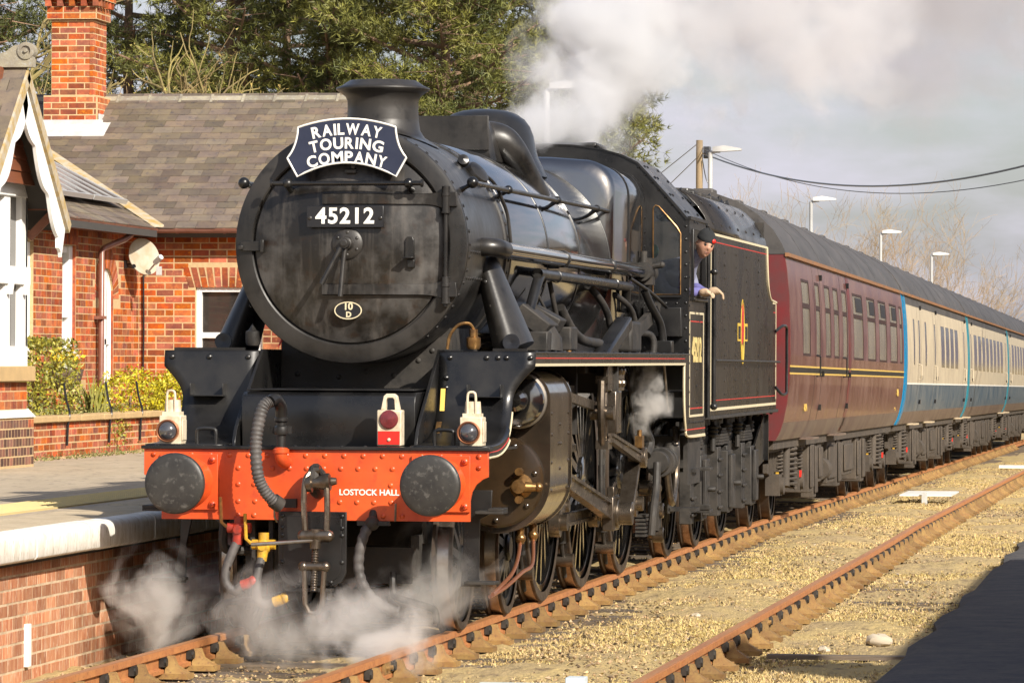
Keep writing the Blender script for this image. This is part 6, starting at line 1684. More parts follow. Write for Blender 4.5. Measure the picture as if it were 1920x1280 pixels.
def carriage(kind, wins, doors, label, wm, z0w, z1w, transom, lower, upper, endm, split):
    t = thing('railway_carriage', (0, 0, 0), label, 'carriage', 'carriages of the train')
    Lc = 19.85
    for s in (1, -1):
        ops = sorted(wins + doors) if s > 0 else []
        lo_, hi_ = MB(), MB()
        panel(lo_, 0, Lc, 1.0, min(split, z0w), s)
        if split < z0w: panel(hi_, 0, Lc, split, z0w, s)
        panel(hi_, 0, Lc, z1w, 3.06, s)
        e = [0.0] + [v_ for o in ops for v_ in o] + [Lc]
        for a, b_ in zip(e[0::2], e[1::2]): panel(hi_, a, b_, z0w, z1w, s)
        sk_ = MB(); panel(sk_, 0.02, Lc - 0.02, 1.002, 1.20, s, 0.003, 0.01); sk_.build('dusty_skirt', M['skirt'], t, ang=0.4)
        bl_ = lo_.build('lower_side', M[lower], t, ang=0.4)
        bh_ = hi_.build('upper_side', M[upper], t, ang=0.4)
        for o in ops:
            g = MB(); panel(g, o[0] - 0.01, o[1] + 0.01, z0w - 0.01, z1w + 0.01, s, -0.007 if kind == 'maroon' else -0.002, 0.006)
            w = g.build('window', M[wm], t, ang=0.4)
            fr = MB()
            panel(fr, o[0], o[0] + 0.03, z0w, z1w, s, 0.001, 0.03); panel(fr, o[1] - 0.03, o[1], z0w, z1w, s, 0.001, 0.03)
            panel(fr, o[0] + 0.03, o[1] - 0.03, z0w, z0w + 0.03, s, 0.001, 0.03); panel(fr, o[0] + 0.03, o[1] - 0.03, z1w - 0.03, z1w, s, 0.001, 0.03)
            if transom and o[1] - o[0] > 0.6: panel(fr, o[0] + 0.03, o[1] - 0.03, transom, transom + 0.055, s, 0.001, 0.03)
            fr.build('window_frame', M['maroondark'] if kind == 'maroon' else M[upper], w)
            if transom and o[1] - o[0] > 1.4:
                g2 = MB(); panel(g2, o[0] + 0.55, o[1] - 0.12, transom + 0.09, z1w - 0.05, s, -0.001, 0.01)
                g2.build('open_vent', M['plateblack'], w)
        if s > 0:
            for o in doors:
                for yy in (o[0] - 0.16, o[1] + 0.16):
                    dm_ = MB(); panel(dm_, yy - 0.008, yy + 0.008, 1.02, 3.03, s, 0.0015, 0.01)
                    d_ = dm_.build('door_seam', M['plateblack'], t)
                MB().tube([(1.40, o[0] - 0.05, 1.72), (1.45, o[0] - 0.05, 1.72), (1.45, o[0] - 0.05, 1.95), (1.40, o[0] - 0.05, 1.97)], 0.011, 6).build('door_handle', M['black' if kind == 'maroon' else 'ccream'], d_)
                for hz in (1.35, 1.75, 2.9): MB().box(px_at(hz), px_at(hz) + 0.035, o[1] + 0.13, o[1] + 0.19, hz - 0.035, hz + 0.035).build('hinge', M['black'], d_)
                MB().box(1.20, 1.36, o[0] - 0.2, o[1] + 0.2, 0.975, 1.0).build('footboard', M['skirt'] if kind == 'maroon' else M['concrete'], d_)
    # cantrail gutter, roof, ribs
    rz = [(1.345, 3.06), (1.30, 3.17), (1.20, 3.33), (1.03, 3.50), (0.80, 3.645), (0.52, 3.745), (0.25, 3.79), (0, 3.80)]
    full_ = rz + [(-x, z) for x, z in rz[::-1][1:]]
    rf = MB().loft([[(x, -0.02, z) for x, z in full_], [(x, Lc + 0.02, z) for x, z in full_]], True, True).build('roof', M['roof'], t, ang=0.4)
    for y in np.arange(2.2, Lc, 2.45):
        MB().loft([[(x * 1.002, y + d, z + 0.003) for x, z in full_] + [(x * 0.99, y + d, z - 0.02) for x, z in full_[::-1]] for d in (0, 0.04)]).build('roof_rib', M['roof'], rf)
    for y in np.arange(1.6, Lc, 3.1):
        MB().box(0.12, 0.36, y, y + 0.42, 3.74, 3.86).build('roof_vent', M['roof'], rf, 0.02)
    for s in (-1, 1):
        g = MB().box(*sorted((s * 1.333, s * 1.372)), -0.03, Lc + 0.03, 3.035, 3.075)
        g.build('gutter', M['gut'], t)
    # ends
    ep = [(x, z) for z, x in PX] + [(x, z) for x, z in rz[1:]]
    ep2 = ep + [(-x, z) for x, z in ep[::-1][1:]]
    for y0, y1 in ((-0.012, 0.03), (Lc - 0.03, Lc + 0.012)):
        MB().prism([(x * 0.997, z) for x, z in ep2 if z < 3.1 or True], lambda a, b_, d: (a, d, b_), y0, y1).build('end_wall', M[endm], t, ang=0)
    MB().box(-0.45, 0.45, -0.18, -0.014, 1.1, 3.1).box(-0.45, 0.45, Lc + 0.014, Lc + 0.14, 1.1, 3.1).build('gangway', M['dirty'], t)
    # underframe
    MB().box(-1.20, 1.20, 0.1, Lc - 0.1, 0.90, 1.03).build('underframe', M['under'], t)
    for s in (-1, 1):
        MB().box(*sorted((s * 1.02, s * 1.12)), 0.1, Lc - 0.1, 0.86, 1.02).build('solebar', M['under'], t)
    bogie_proto(t, 2.75); bogie_proto(t, Lc - 2.75)
    for y0, y1, z0, z1 in ((5.2, 5.75, 0.30, 0.95), (5.9, 6.3, 0.22, 0.92), (6.5, 7.1, 0.40, 0.9), (8.0, 9.3, 0.35, 0.9), (9.6, 10.1, 0.28, 0.92), (10.6, 12.2, 0.40, 0.88), (13.0, 13.5, 0.3, 0.9), (14.0, 14.5, 0.25, 0.92)):
        MB().box(0.75, 1.16, y0, y1, z0, z1).box(1.16, 1.19, y0 + 0.06, y1 - 0.06, z0 + 0.06, z1 - 0.06).build('equipment_box', M['under'], t, 0.015)
    MB().tube([(1.0, 5.0, 0.55), (1.02, 9.0, 0.40), (1.02, 11.0, 0.40), (1.0, 15.0, 0.55)], 0.03, 8).build('truss_rod', M['under'], t)
    MB().cyl((1.10, 7.3, 0.55), (1.10, 7.9, 0.55), 0.14, n=16).build('air_cylinder', M['under'], t)
    for s in (-1, 1): MB().cyl((s * 0.87, -0.45, 1.05), (s * 0.87, 0.1, 1.05), 0.10, n=14).cyl((s * 0.87, -0.50, 1.05), (s * 0.87, -0.45, 1.05), 0.2, n=20).build('buffer', M['dirty'], t)
    return t

W1 = [(1.62, 2.66), (4.85, 5.65), (6.15, 6.95), (9.4, 11.2), (12.0, 13.6), (14.3, 15.9), (16.7, 18.3), (18.9, 19.5)]
D1 = [(3.45, 4.1), (7.55, 8.35)]
c1 = carriage('maroon', W1, D1, 'maroon carriage with gold lining coupled right behind the tender', 'cglass', 1.95, 2.83, 2.50, 'maroon', 'maroon', 'maroonred', 1.60)
for z in (1.735, 1.815):
    g = MB(); panel(g, -0.0, 19.85, z, z + 0.02, 1, 0.003, 0.006); g.build('gold_line', mat('lining_gold', (0.60, 0.40, 0.09), 0.45) if z < 1.8 else bpy.data.materials['lining_gold'], c1)
g = MB(); panel(g, 0.0, 19.85, 1.755, 1.815, 1, 0.002, 0.006); g.build('black_line', M['plateblack'], c1)
MB().box(px_at(1.3) - 0.02, px_at(1.55) + 0.003, 8.62, 8.95, 1.05, 3.0).build('bright_panel', M['maroonred'], c1) if False else None
g = MB(); panel(g, 8.55, 8.95, 1.02, 3.02, 1, 0.003, 0.01); g.build('clean_red_strip', M['maroonred'], c1)
gold = bpy.data.materials['lining_gold']
lettering('5210', 0.20, gold, c1, (px_at(1.38) + 0.004, 2.35, 1.38), xd=(0, 1, 0), zd=(-0.08, 0, 1), bold=0.006, depth=0.002, name='carriage_number')
lettering('5210', 0.20, gold, c1, (px_at(1.52) + 0.006, 18.6, 1.52), xd=(0, 1, 0), zd=(-0.08, 0, 1), bold=0.006, depth=0.002, name='carriage_number')
lettering('-2-', 0.14, gold, c1, (px_at(1.25) + 0.006, 18.6, 1.28), xd=(0, 1, 0), zd=(-0.12, 0, 1), bold=0.003, depth=0.002, name='class_marking')
W2 = [(2.0, 2.5), (5.2, 5.8), (10.1, 11.4), (11.7, 13.0), (13.3, 14.6), (14.9, 16.2)]
D2 = [(3.4, 3.9), (8.0, 8.5), (18.2, 18.7)]
c2 = carriage('cream', W2, D2, 'cream and faded blue carriage with bright blue end next to the maroon one', 'cglassd', 1.92, 2.72, None, 'cblue', 'ccream', 'endblue', 1.64)
W3 = [(2.3 + k * 1.9, 3.8 + k * 1.9) for k in range(8)]
D3 = [(0.9, 1.4), (18.4, 18.9)]
c3 = carriage('cream', W3, D3, 'cream and faded blue carriage with teal end and even row of windows', 'cglassd', 1.92, 2.72, None, 'cblue', 'ccream', 'endteal', 1.64)
g = MB(); panel(g, 0, 19.85, 1.635, 1.66, 1, 0.004, 0.008)
wl = g.build('white_line', M['white'], c2); w3 = wl.copy(); COL.objects.link(w3); w3.parent = c3
g = MB(); panel(g, 0, 19.85, 2.90, 3.05, 1, 0.003, 0.01)
gr = g.build('grey_cantrail', M['roof'], c2); g3 = gr.copy(); COL.objects.link(g3); g3.parent = c3
for c_, em in ((c2, 'endblue'), (c3, 'endteal')):
    g = MB(); panel(g, 0.0, 0.42, 1.0, 3.04, 1, 0.0045, 0.01); g.build('end_stripe', M[em], c_)
c4 = copy_tree(c3); c4['label'] = 'last cream and faded blue carriage partly out of sight along the track'
c5 = copy_tree(c3); c5['label'] = 'farthest cream and blue carriage trailing down the line'
y = 19.62
for i, c_ in enumerate((c1, c2, c3, c4, c5)):
    ym = y + 10
    c_.location = (track_x(y), y, track_z(y))
    dx = (track_x(y + 20) - track_x(y)) / 20
    dz = (track_z(y + 20) - track_z(y)) / 20
    c_.rotation_euler = (dz, 0, -dx)
    y += 20.27
# ================================================================ station house
M['slate'] = mat('roof_slate', (0.125, 0.095, 0.074), 0.65, c2=(0.175, 0.135, 0.088), c3=(0.075, 0.062, 0.062), ns=4, rand=0.28, hue=0.014, bump=0.003, bs=70)
M['slate_isl'] = mat('roof_slates', (0.125, 0.095, 0.074), 0.65, c2=(0.175, 0.135, 0.088), c3=(0.075, 0.062, 0.062), ns=4, island=0.28, hue=0.014, bump=0.003, bs=70)
M['underslate'] = mat('roof_underlay', (0.05, 0.045, 0.04), 0.9)
M['ridge'] = mat('ridge_tile', (0.22, 0.19, 0.15), 0.85, c2=(0.30, 0.27, 0.19), c3=(0.33, 0.33, 0.30), ns=7, rand=0.2, bump=0.004, bs=60)
M['lead'] = mat('lead_flashing', (0.62, 0.60, 0.58), 0.5, c2=(0.48, 0.46, 0.44), ns=8)
M['lichen'] = mat('valley_lichen', (0.42, 0.38, 0.31), 0.9, c2=(0.38, 0.25, 0.07), ns=9)
M['gutter'] = mat('brown_plastic_gutter', (0.20, 0.085, 0.058), 0.32, c2=(0.24, 0.11, 0.08), ns=6)
M['brownboard'] = mat('brown_boarding', (0.20, 0.065, 0.028), 0.55, c2=(0.15, 0.05, 0.022), ns=5, stretch=(1, 0.3, 6))
M['sand'] = mat('sandstone_sill', (0.50, 0.34, 0.16), 0.9, c2=(0.42, 0.29, 0.14), ns=5, bump=0.003, bs=60)
M['hwhite'] = mat('window_white', (0.84, 0.83, 0.80), 0.35)
M['hglass'] = mat('house_glass', (0.035, 0.030, 0.027), 0.03, spec=0.7)
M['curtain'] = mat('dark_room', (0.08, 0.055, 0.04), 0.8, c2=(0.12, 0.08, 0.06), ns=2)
HB = 0.80
house = thing('station_house', (-8.5, 24, HB), 'red brick station house with slate roof and tall chimney', 'house')
def hp(name, mb, m, parent=None, **k): return mb.build(name, M[m] if isinstance(m, str) else m, parent or house, **k)
XW, YWL = -7.65, 26.2            # wing wall plane (faces the track), main wall plane (faces along the platform)
ZE = 3.53                        # eaves
# --- wall facing along the platform (right wing)
holes_r = [(-6.90, -6.02, 1.62, 2.80)]
wr_ = MB()
wr_.box(-7.65, -6.90, YWL + 0.0005, YWL + 0.3, HB, ZE).box(-6.02, -5.25, YWL + 0.0005, YWL + 0.3, HB, ZE).box(-6.90, -6.02, YWL + 0.0005, YWL + 0.3, HB, 1.62).box(-6.90, -6.02, YWL + 0.0005, YWL + 0.3, 2.80, ZE)
wallr = hp('wall', wr_, 'mortar')
arch_r = (-6.99, -5.93, 2.80, 3.06)
lay_r = brick_layout(-7.65, -5.25, HB, ZE, 0.0853, 0.232, holes_r + [arch_r], bond='mixed')
# voussoirs of the flat arch
vq = []
def voussoir(parent, cx, w, zb, zt, lean, plane, m):
    b_ = MB()
    e = 0.005
    p = [(cx - w / 2 + e, zb), (cx + w / 2 - e, zb), (cx + w / 2 - e + lean, zt), (cx - w / 2 + e + lean, zt)]
    if plane == 'y': b_.prism(p, lambda a, c_, d: (a, d, c_), YWL - 0.003, YWL + 0.05)
    else: b_.prism(p, lambda a, c_, d: (d, a, c_), XW - 0.05, XW + 0.003)
    return hp('brick', b_, m, parent)
k = -6.95
while k < -5.95:
    off = (k + 6.46) * 0.16
    if int((k + 7) / 0.085) % 2:
        voussoir(wallr, k, 0.083, 2.79, 3.045, off, 'y', 'brick')
    else:
        voussoir(wallr, k, 0.083, 2.79, 2.92, off * 0.5, 'y', 'brick'); voussoir(wallr, k + off * 0.55, 0.083, 2.93, 3.045, off * 0.45, 'y', 'brick')
    k += 0.088
lay_bricks(wallr, [l for l in lay_r if l[0] < -4.9], (0, YWL, 0), (1, 0, 0), (0, -1, 0), M['brick'], 0.0853, 175, house, M['brick_isl'], key=lambda t_: (t_[0] > -5.9, t_[1] < 1.9, t_[0]))
# sash window in the right wing
def sash(parent, x0, x1, y, z0, z1, name='window'):
    w = hp(name, MB().box(x0, x0 + 0.07, y - 0.02, y + 0.10, z0, z1).box(x1 - 0.07, x1, y - 0.02, y + 0.10, z0, z1).box(x0 + 0.07, x1 - 0.07, y - 0.02, y + 0.10, z1 - 0.07, z1).box(x0 + 0.07, x1 - 0.07, y - 0.02, y + 0.10, z0, z0 + 0.08), 'hwhite', parent, bevel=0.006)
    zm = z0 + (z1 - z0) * 0.44
    hp('meeting_rail', MB().box(x0 + 0.07, x1 - 0.07, y, y + 0.06, zm, zm + 0.075), 'hwhite', w, bevel=0.006)
    hp('pane', MB().box(x0 + 0.07, x1 - 0.07, y + 0.045, y + 0.052, z0 + 0.08, z1 - 0.07), 'hglass', w)
    return w
sash(None, -6.90, -6.02, YWL + 0.06, 1.62, 2.80)
hp('window_sill', MB().box(-7.0, -5.92, YWL - 0.06, YWL + 0.15, 1.53, 1.618), 'sand', bevel=0.006)
hp('houseplant', MB().tube(smooth([(-6.5, YWL + 0.03, 2.0), (-6.45, YWL + 0.02, 2.18), (-6.38, YWL + 0.02, 2.2)], 4), 0.006, 5), 'straw') if False else None

# --- wing wall facing the track
H1 = (22.42, 23.06, 1.62, 3.24)
H2 = (24.22, 24.90, HB, 2.62)
H0 = (20.55, 21.12, 1.62, 3.24)
wl_ = MB()
def wbox(y0, y1, z0, z1): wl_.box(XW - 0.3, XW - 0.0005, y0, y1, z0, z1)
wbox(15.5, 20.55, HB, ZE); wbox(21.12, 22.42, HB, ZE); wbox(23.06, 24.22, HB, ZE); wbox(24.90, 26.2, HB, ZE)
wbox(20.55, 21.12, HB, 1.62); wbox(20.55, 21.12, 3.24, ZE); wbox(22.42, 23.06, HB, 1.62); wbox(22.42, 23.06, 3.24, ZE); wbox(24.22, 24.90, 3.05, ZE)
walll = hp('wall', wl_, 'mortar')
# arch head over the doorway
yc, zc, ri, ro = 24.56, 2.62, 0.34, 0.60
nV = 22
for i in range(nV):
    a0, a1 = PI * i / nV + 0.012, PI * (i + 1) / nV - 0.012
    p = [(yc + r * math.cos(a), zc + r * 1.12 * math.sin(a)) for r, a in ((ri, a0), (ro, a0), (ro, a1), (ri, a1))]
    hp('brick', MB().prism(p, lambda a, b_, d: (d, a, b_), XW - 0.10, XW + 0.003), 'brick', walll)
for sgn in (-1, 1):
    p = [(yc + sgn * 0.34, 2.62)] + [(yc + sgn * ri * math.cos(a), zc + ri * 1.12 * math.sin(a)) for a in np.linspace(0, PI / 2, 8)] + [(yc, 3.05), (yc + sgn * 0.34, 3.05)]
    hp('arch_backing', MB().prism(p, lambda a, b_, d: (d, a, b_), XW - 0.12, XW - 0.005), 'mortar', walll)
def in_arch(u, z): return z > 2.5 and math.hypot(u - yc, (z - zc) / 1.12) < ro + 0.05
lay_l = brick_layout(20.5, 26.2, HB, ZE - 0.02, 0.0853, 0.232, [H0, H1, H2], bond='mixed')
lay_l = [l for l in lay_l if not in_arch(l[0], l[1]) and not (22.36 < l[0] < 23.12 and l[1] > 3.24 and l[1] < 3.48)]
lay_bricks(walll, lay_l, (XW, 0, 0), (0, 1, 0), (1, 0, 0), M['brick'], 0.0853, 0, house, M['brick_isl'])
k = 22.40
while k < 23.1:
    hp('brick', MB().box(XW - 0.05, XW + 0.003, k, k + 0.066, 3.25, 3.47), 'brick', walll); k += 0.076
# narrow white windows in the wing wall
def wwin(y0, y1, z0, z1):
    x1 = XW - 0.10
    w = hp('window', MB().box(x1 - 0.08, x1 + 0.03, y0, y0 + 0.05, z0, z1).box(x1 - 0.08, x1 + 0.06, y1 - 0.16, y1, z0, z1).box(x1 - 0.08, x1 + 0.03, y0 + 0.05, y1 - 0.16, z1 - 0.09, z1).box(x1 - 0.08, x1 + 0.03, y0 + 0.05, y1 - 0.16, z0, z0 + 0.10), 'hwhite', bevel=0.005)
    zm = z0 + (z1 - z0) * 0.46
    hp('meeting_rail', MB().box(x1 - 0.05, x1 + 0.05, y0 + 0.05, y1 - 0.16, zm, zm + 0.09).cyl((x1 + 0.05, y0 + 0.07, zm - 0.03), (x1 + 0.05, y0 + 0.07, zm + 0.02), 0.03, n=10), 'hwhite', w, bevel=0.005)
    hp('pane', MB().box(x1 - 0.03, x1 - 0.024, y0 + 0.05, y1 - 0.16, z0 + 0.1, z1 - 0.09), 'hglass', w)
    hp('lower_blind', MB().box(x1 - 0.022, x1 - 0.012, y0 + 0.05, y1 - 0.16, z0 + 0.1, zm), 'hwhite', w)
wwin(*H1); wwin(*H0)
hp('window_sill', MB().box(XW - 0.12, XW + 0.10, 22.30, 23.18, 1.44, 1.615), 'sand', bevel=0.008)
# arched doorway frame with glazing
dx0 = XW - 0.07
hp('door_reveal', MB().box(XW - 0.3, XW - 0.004, 24.885, 24.897, HB, 3.0), 'brick_isl')
hp('window_reveal', MB().box(XW - 0.3, XW - 0.004, 23.04, 23.056, 1.62, 3.24), 'brick_isl')
fr = MB()
pts_o = [(yc - 0.34, HB)] + [(yc + 0.34 * math.cos(a), zc + 0.34 * 1.12 * math.sin(a)) for a in np.linspace(PI, 0, 18)] + [(yc + 0.34, HB)]
fr.tube([Vector((dx0, a, b_)) for a, b_ in pts_o], 0.045, 6)
fr.box(dx0 - 0.03, dx0 + 0.03, yc + 0.06, yc + 0.14, HB, zc + 0.37).box(dx0 - 0.03, dx0 + 0.03, yc - 0.3, yc + 0.3, 2.05, 2.12).box(dx0 - 0.03, dx0 + 0.03, yc - 0.3, yc + 0.3, 1.42, 1.48)
dr = hp('arched_door', fr, 'hwhite')
hp('pane', MB().prism(pts_o, lambda a, b_, d: (d, a, b_), dx0 - 0.02, dx0 - 0.012), 'hglass', dr)

# --- eaves: soffit, gutters, downpipe
hp('soffit', MB().box(-7.42, -5.2, 25.92, YWL - 0.005, 3.44, 3.50).box(XW + 0.005, -7.42, 16.2, 25.92, 3.44, 3.50), 'brownboard')
def gutter(p0, p1, name='gutter'):
    p0, p1 = Vector(p0), Vector(p1)
    d = (p1 - p0).normalized()
    sd_ = d.cross(Vector((0, 0, 1)))
    rings = []
    for p in (p0, p1):
        o_ = [p + sd_ * 0.062 * math.cos(a) + Vector((0, 0, 0.062 * math.sin(a))) for a in np.linspace(PI, 2 * PI, 11)]
        i_ = [p + sd_ * 0.056 * math.cos(a) + Vector((0, 0, 0.056 * math.sin(a) )) for a in np.linspace(2 * PI, PI, 11)]
        rings.append(o_ + i_)
    g = hp(name, MB().loft(rings), 'gutter', ang=0.8)
    L_ = (p1 - p0).length
    k_ = 0.3
    while k_ < L_:
        c_ = p0 + d * k_
        hp('gutter_clip', MB().loft([[c_ + d * q_ + sd_ * 0.068 * math.cos(a) + Vector((0, 0, 0.068 * math.sin(a))) for a in np.linspace(PI * 0.95, 2.05 * PI, 10)] for q_ in (-0.02, 0.02)], False, False), 'gutter', g)
        k_ += 0.62
    return g
gutter((-7.36, 25.86, 3.535), (-5.15, 25.86, 3.535))
gutter((-7.36, 16.5, 3.56), (-7.36, 25.86, 3.535))
hp('downpipe', MB().tube([(-7.36, 24.62, 3.50), (-7.36, 24.62, 3.42), (-7.42, 24.55, 3.36), (-7.55, 24.05, 3.24), (-7.575, 24.0, 3.20), (-7.575, 24.0, 0.80)], 0.038, 12), 'gutter', ang=0.7)
hp('pipe_clip', MB().box(-7.65, -7.53, 23.92, 24.08, 2.36, 2.40), 'gutter')

# --- roofs (slates as pieces over an underlay)
PT = 0.523
def slate_roof(rows, cols_fn, place, limit, parent, key_rows=None):
    """place(r, c) -> (corner, udir, vdir(up the slope), normal, width, length)"""
    pass
run, rise = 3.5, 3.5 * PT
nrm_r = Vector((0, -PT, 1)).normalized()
up_r = Vector((0, 1, PT)).normalized()
yE, zE = 25.80, 3.52
slope_len = math.hypot(3.6, 3.6 * PT)
nrow = 21
expo = slope_len / nrow
under = hp('roof', MB().prism([(yE + 0.02, zE - 0.02), (29.42, zE + 3.6 * PT - 0.015), (29.42, zE + 3.6 * PT - 0.12), (yE + 0.12, zE - 0.1)], lambda a, b_, d: (d, a, b_), -10.95, -5.1), 'underslate')
# trimmed underlay would poke through the wing roof only behind the valley, which the wing roof covers
slm = {}
def slate_mesh(w, l, m):
    key = (round(w, 2), round(l, 2), m.name)
    if key not in slm:
        b_ = MB().box(-w / 2 + 0.003, w / 2 - 0.003, 0, l, -0.006, 0.004)
        me = b_.mesh('slate', True, 0); me.materials.append(m); slm[key] = me
    return slm[key]
Rr = Matrix((Vector((1, 0, 0)), up_r, nrm_r)).transposed()
cnt = 0
rest = MB()
cells = []
for r in range(nrow):
    w = 0.27
    x = -11.0 + (0.5 * w if r % 2 else 0) + 0.02 * math.sin(r)
    ybase = yE + r * expo * up_r.y
    while x < -5.2:
        # only above the valley (x > valley line) on the visible plane
        if x > -7.4 - (ybase - 25.9) - 0.15:
            cells.append((r, x))
        x += w
cells.sort(key=lambda t_: (t_[1] > -5.15, abs(t_[1] + 7.4), t_[0]))
for r, x in cells:
    p = Vector((x, yE, zE)) + up_r * (r * expo + random.uniform(-0.006, 0.006)) + nrm_r * 0.012
    tilt = Matrix.Rotation(0.035, 3, 'X')
    q = (Rr @ Matrix.Rotation(-0.03 + random.uniform(-0.006, 0.006), 3, 'X') @ Matrix.Rotation(random.uniform(-0.008, 0.008), 3, 'Z')).to_quaternion()
    if cnt < 298:
        inst('slate', slate_mesh(0.27, 0.33, M['slate']), under, p + nrm_r * 0.010, q)
        cnt += 1
    else:
        R3 = q.to_matrix()
        rest.obox(p + nrm_r * 0.010 + R3 @ Vector((0, 0.16, 0)), R3 @ Vector((0.131, 0, 0)), R3 @ Vector((0, 0.16, 0)), R3 @ Vector((0, 0, 0.005)))
rest.build('slating', M['slate_isl'], house, ang=0, kind='stuff')
# ridge tiles of the right wing
zR = zE + 3.6 * PT
xk = -10.9
while xk < -5.15:
    b_ = MB()
    e = min(xk + 0.42, -5.1)
    b_.loft([[(xx, 29.4 - 0.16, zR - 0.075), (xx, 29.4 - 0.03, zR + 0.035), (xx, 29.4 + 0.03, zR + 0.035), (xx, 29.4 + 0.16, zR - 0.075), (xx, 29.4 + 0.14, zR - 0.10), (xx, 29.4, zR + 0.0), (xx, 29.4 - 0.14, zR - 0.10)] for xx in (xk + 0.006, e - 0.006)])
    hp('ridge_tile', b_, 'ridge')
    hp('ridge_joint', MB().bar((xk, 29.24, zR - 0.06), (xk, 29.38, zR + 0.05), 0.035, 0.015), 'ridge')
    xk += 0.435
# back slope so the roof is solid from other views
hp('roof_back', MB().prism([(29.42, zR - 0.02), (33.0, zE), (33.0, zE - 0.1), (29.42, zR - 0.12)], lambda a, b_, d: (d, a, b_), -10.95, -5.1), 'slate_isl')
hp('gable_wall', MB().prism([(26.2, HB), (32.6, HB), (32.6, ZE), (29.42, zR - 0.1), (26.2, ZE)], lambda a, b_, d: (d, a, b_), -5.5, -5.252), 'brick_isl')
# wing roof facing the track: plane rises towards -x
nrm_l = Vector((PT, 0, 1)).normalized()
up_l = Vector((-1, 0, PT)).normalized()
Rl = Matrix((Vector((0, 1, 0)), up_l, nrm_l)).transposed()
wu = MB()
wu.add([(-7.30, 15.0, zE - 0.02), (-7.30, 25.75, zE - 0.02), (-10.9, 29.4, zE + 3.6 * PT - 0.02), (-10.9, 15.0, zE + 3.6 * PT - 0.02), (-7.30, 15.0, zE - 0.1), (-7.30, 25.75, zE - 0.1), (-10.9, 29.4, zE + 3.6 * PT - 0.1), (-10.9, 15.0, zE + 3.6 * PT - 0.1)],
       [(0, 1, 2, 3), (7, 6, 5, 4), (0, 4, 5, 1), (1, 5, 6, 2), (2, 6, 7, 3), (3, 7, 4, 0)])
wroof = hp('wing_roof', wu, 'underslate')
b_ = MB()
for r in range(nrow):
    yk = 15.0 + (0.13 if r % 2 else 0)
    xb = -7.30 - r * expo * abs(up_l.x)
    while yk < 25.75 + (-7.30 - xb) - 0.1:
        p = Vector((-7.30, yk, zE)) + up_l * (r * expo) + nrm_l * 0.016
        R3 = Rl @ Matrix.Rotation(-0.03, 3, 'X')
        b_.obox(p + R3 @ Vector((0, 0.16, 0)), R3 @ Vector((0.131, 0, 0)), R3 @ Vector((0, 0.16, 0)), R3 @ Vector((0, 0, 0.005)))
        yk += 0.27
tag(hp('slating', b_, 'slate_isl', wroof, ang=0), kind='stuff')
hp('valley_lead', MB().loft([[(-7.30 - 3.55 * t_ + 0.07, 25.75 + 3.55 * t_ + 0.07, zE + 3.55 * t_ * PT + 0.062), (-7.30 - 3.55 * t_ - 0.07, 25.75 + 3.55 * t_ - 0.07, zE + 3.55 * t_ * PT + 0.062), (-7.30 - 3.55 * t_ - 0.07, 25.75 + 3.55 * t_ - 0.07, zE + 3.55 * t_ * PT + 0.03), (-7.30 - 3.55 * t_ + 0.07, 25.75 + 3.55 * t_ + 0.07, zE + 3.55 * t_ * PT + 0.03)] for t_ in (0, 0.25, 0.5, 0.75, 1)]), 'lichen', ang=0)
# body of the house behind
hp('house_core', MB().box(-14.5, XW - 0.31, 15.5, 32.5, HB, ZE - 0.05), 'curtain')
hp('wing_roof_back', MB().prism([(-10.9, zR - 0.03), (-14.6, zE), (-14.6, zE - 0.1), (-10.9, zR - 0.12)], lambda a, b__, d: (a, d, b__), 15, 33), 'slate_isl')

# --- chimney stack
cs = MB().box(-9.50, -8.92, 28.72, 29.42, 5.0, 6.95)
stack = hp('chimney_stack', cs, 'mortar')
XC0, XC1, YCF = -9.50, -8.92, 28.72
cx0, cx1 = XC0 - 0.02, XC1 + 0.02
cb = brick_layout(XC0 - 0.004, XC1 + 0.004, 5.0, 6.98, 0.0833, 0.232)
lay_bricks(stack, cb, (0, YCF - 0.0005, 0), (1, 0, 0), (0, -1, 0), M['brick'], 0.0833, 90, house, M['brick_isl'])
cs2 = brick_layout(YCF - 0.012, 29.42, 5.0, 6.98, 0.0833, 0.232)
lay_bricks(stack, cs2, (XC1 + 0.0005, 0, 0), (0, 1, 0), (1, 0, 0), M['brick'], 0.0833, 90, house, M['brick_isl'])
# wider base courses
bb_ = brick_layout(XC0 - 0.09, XC1 + 0.07, 4.98, 5.42, 0.0833, 0.232)
hp('chimney_base', MB().box(XC0 - 0.085, XC1 + 0.085, YCF - 0.085, 29.5, 4.7, 5.41), 'mortar')
lay_bricks(stack, bb_, (0, YCF - 0.0855, 0), (1, 0, 0), (0, -1, 0), M['brick'], 0.0833, 40, house, M['brick_isl'])
bb2 = brick_layout(YCF - 0.09, 29.5, 5.06, 5.42, 0.0833, 0.232)
lay_bricks(stack, bb2, (XC1 + 0.0855, 0, 0), (0, 1, 0), (1, 0, 0), M['brick'], 0.0833, 40, house, M['brick_isl'])
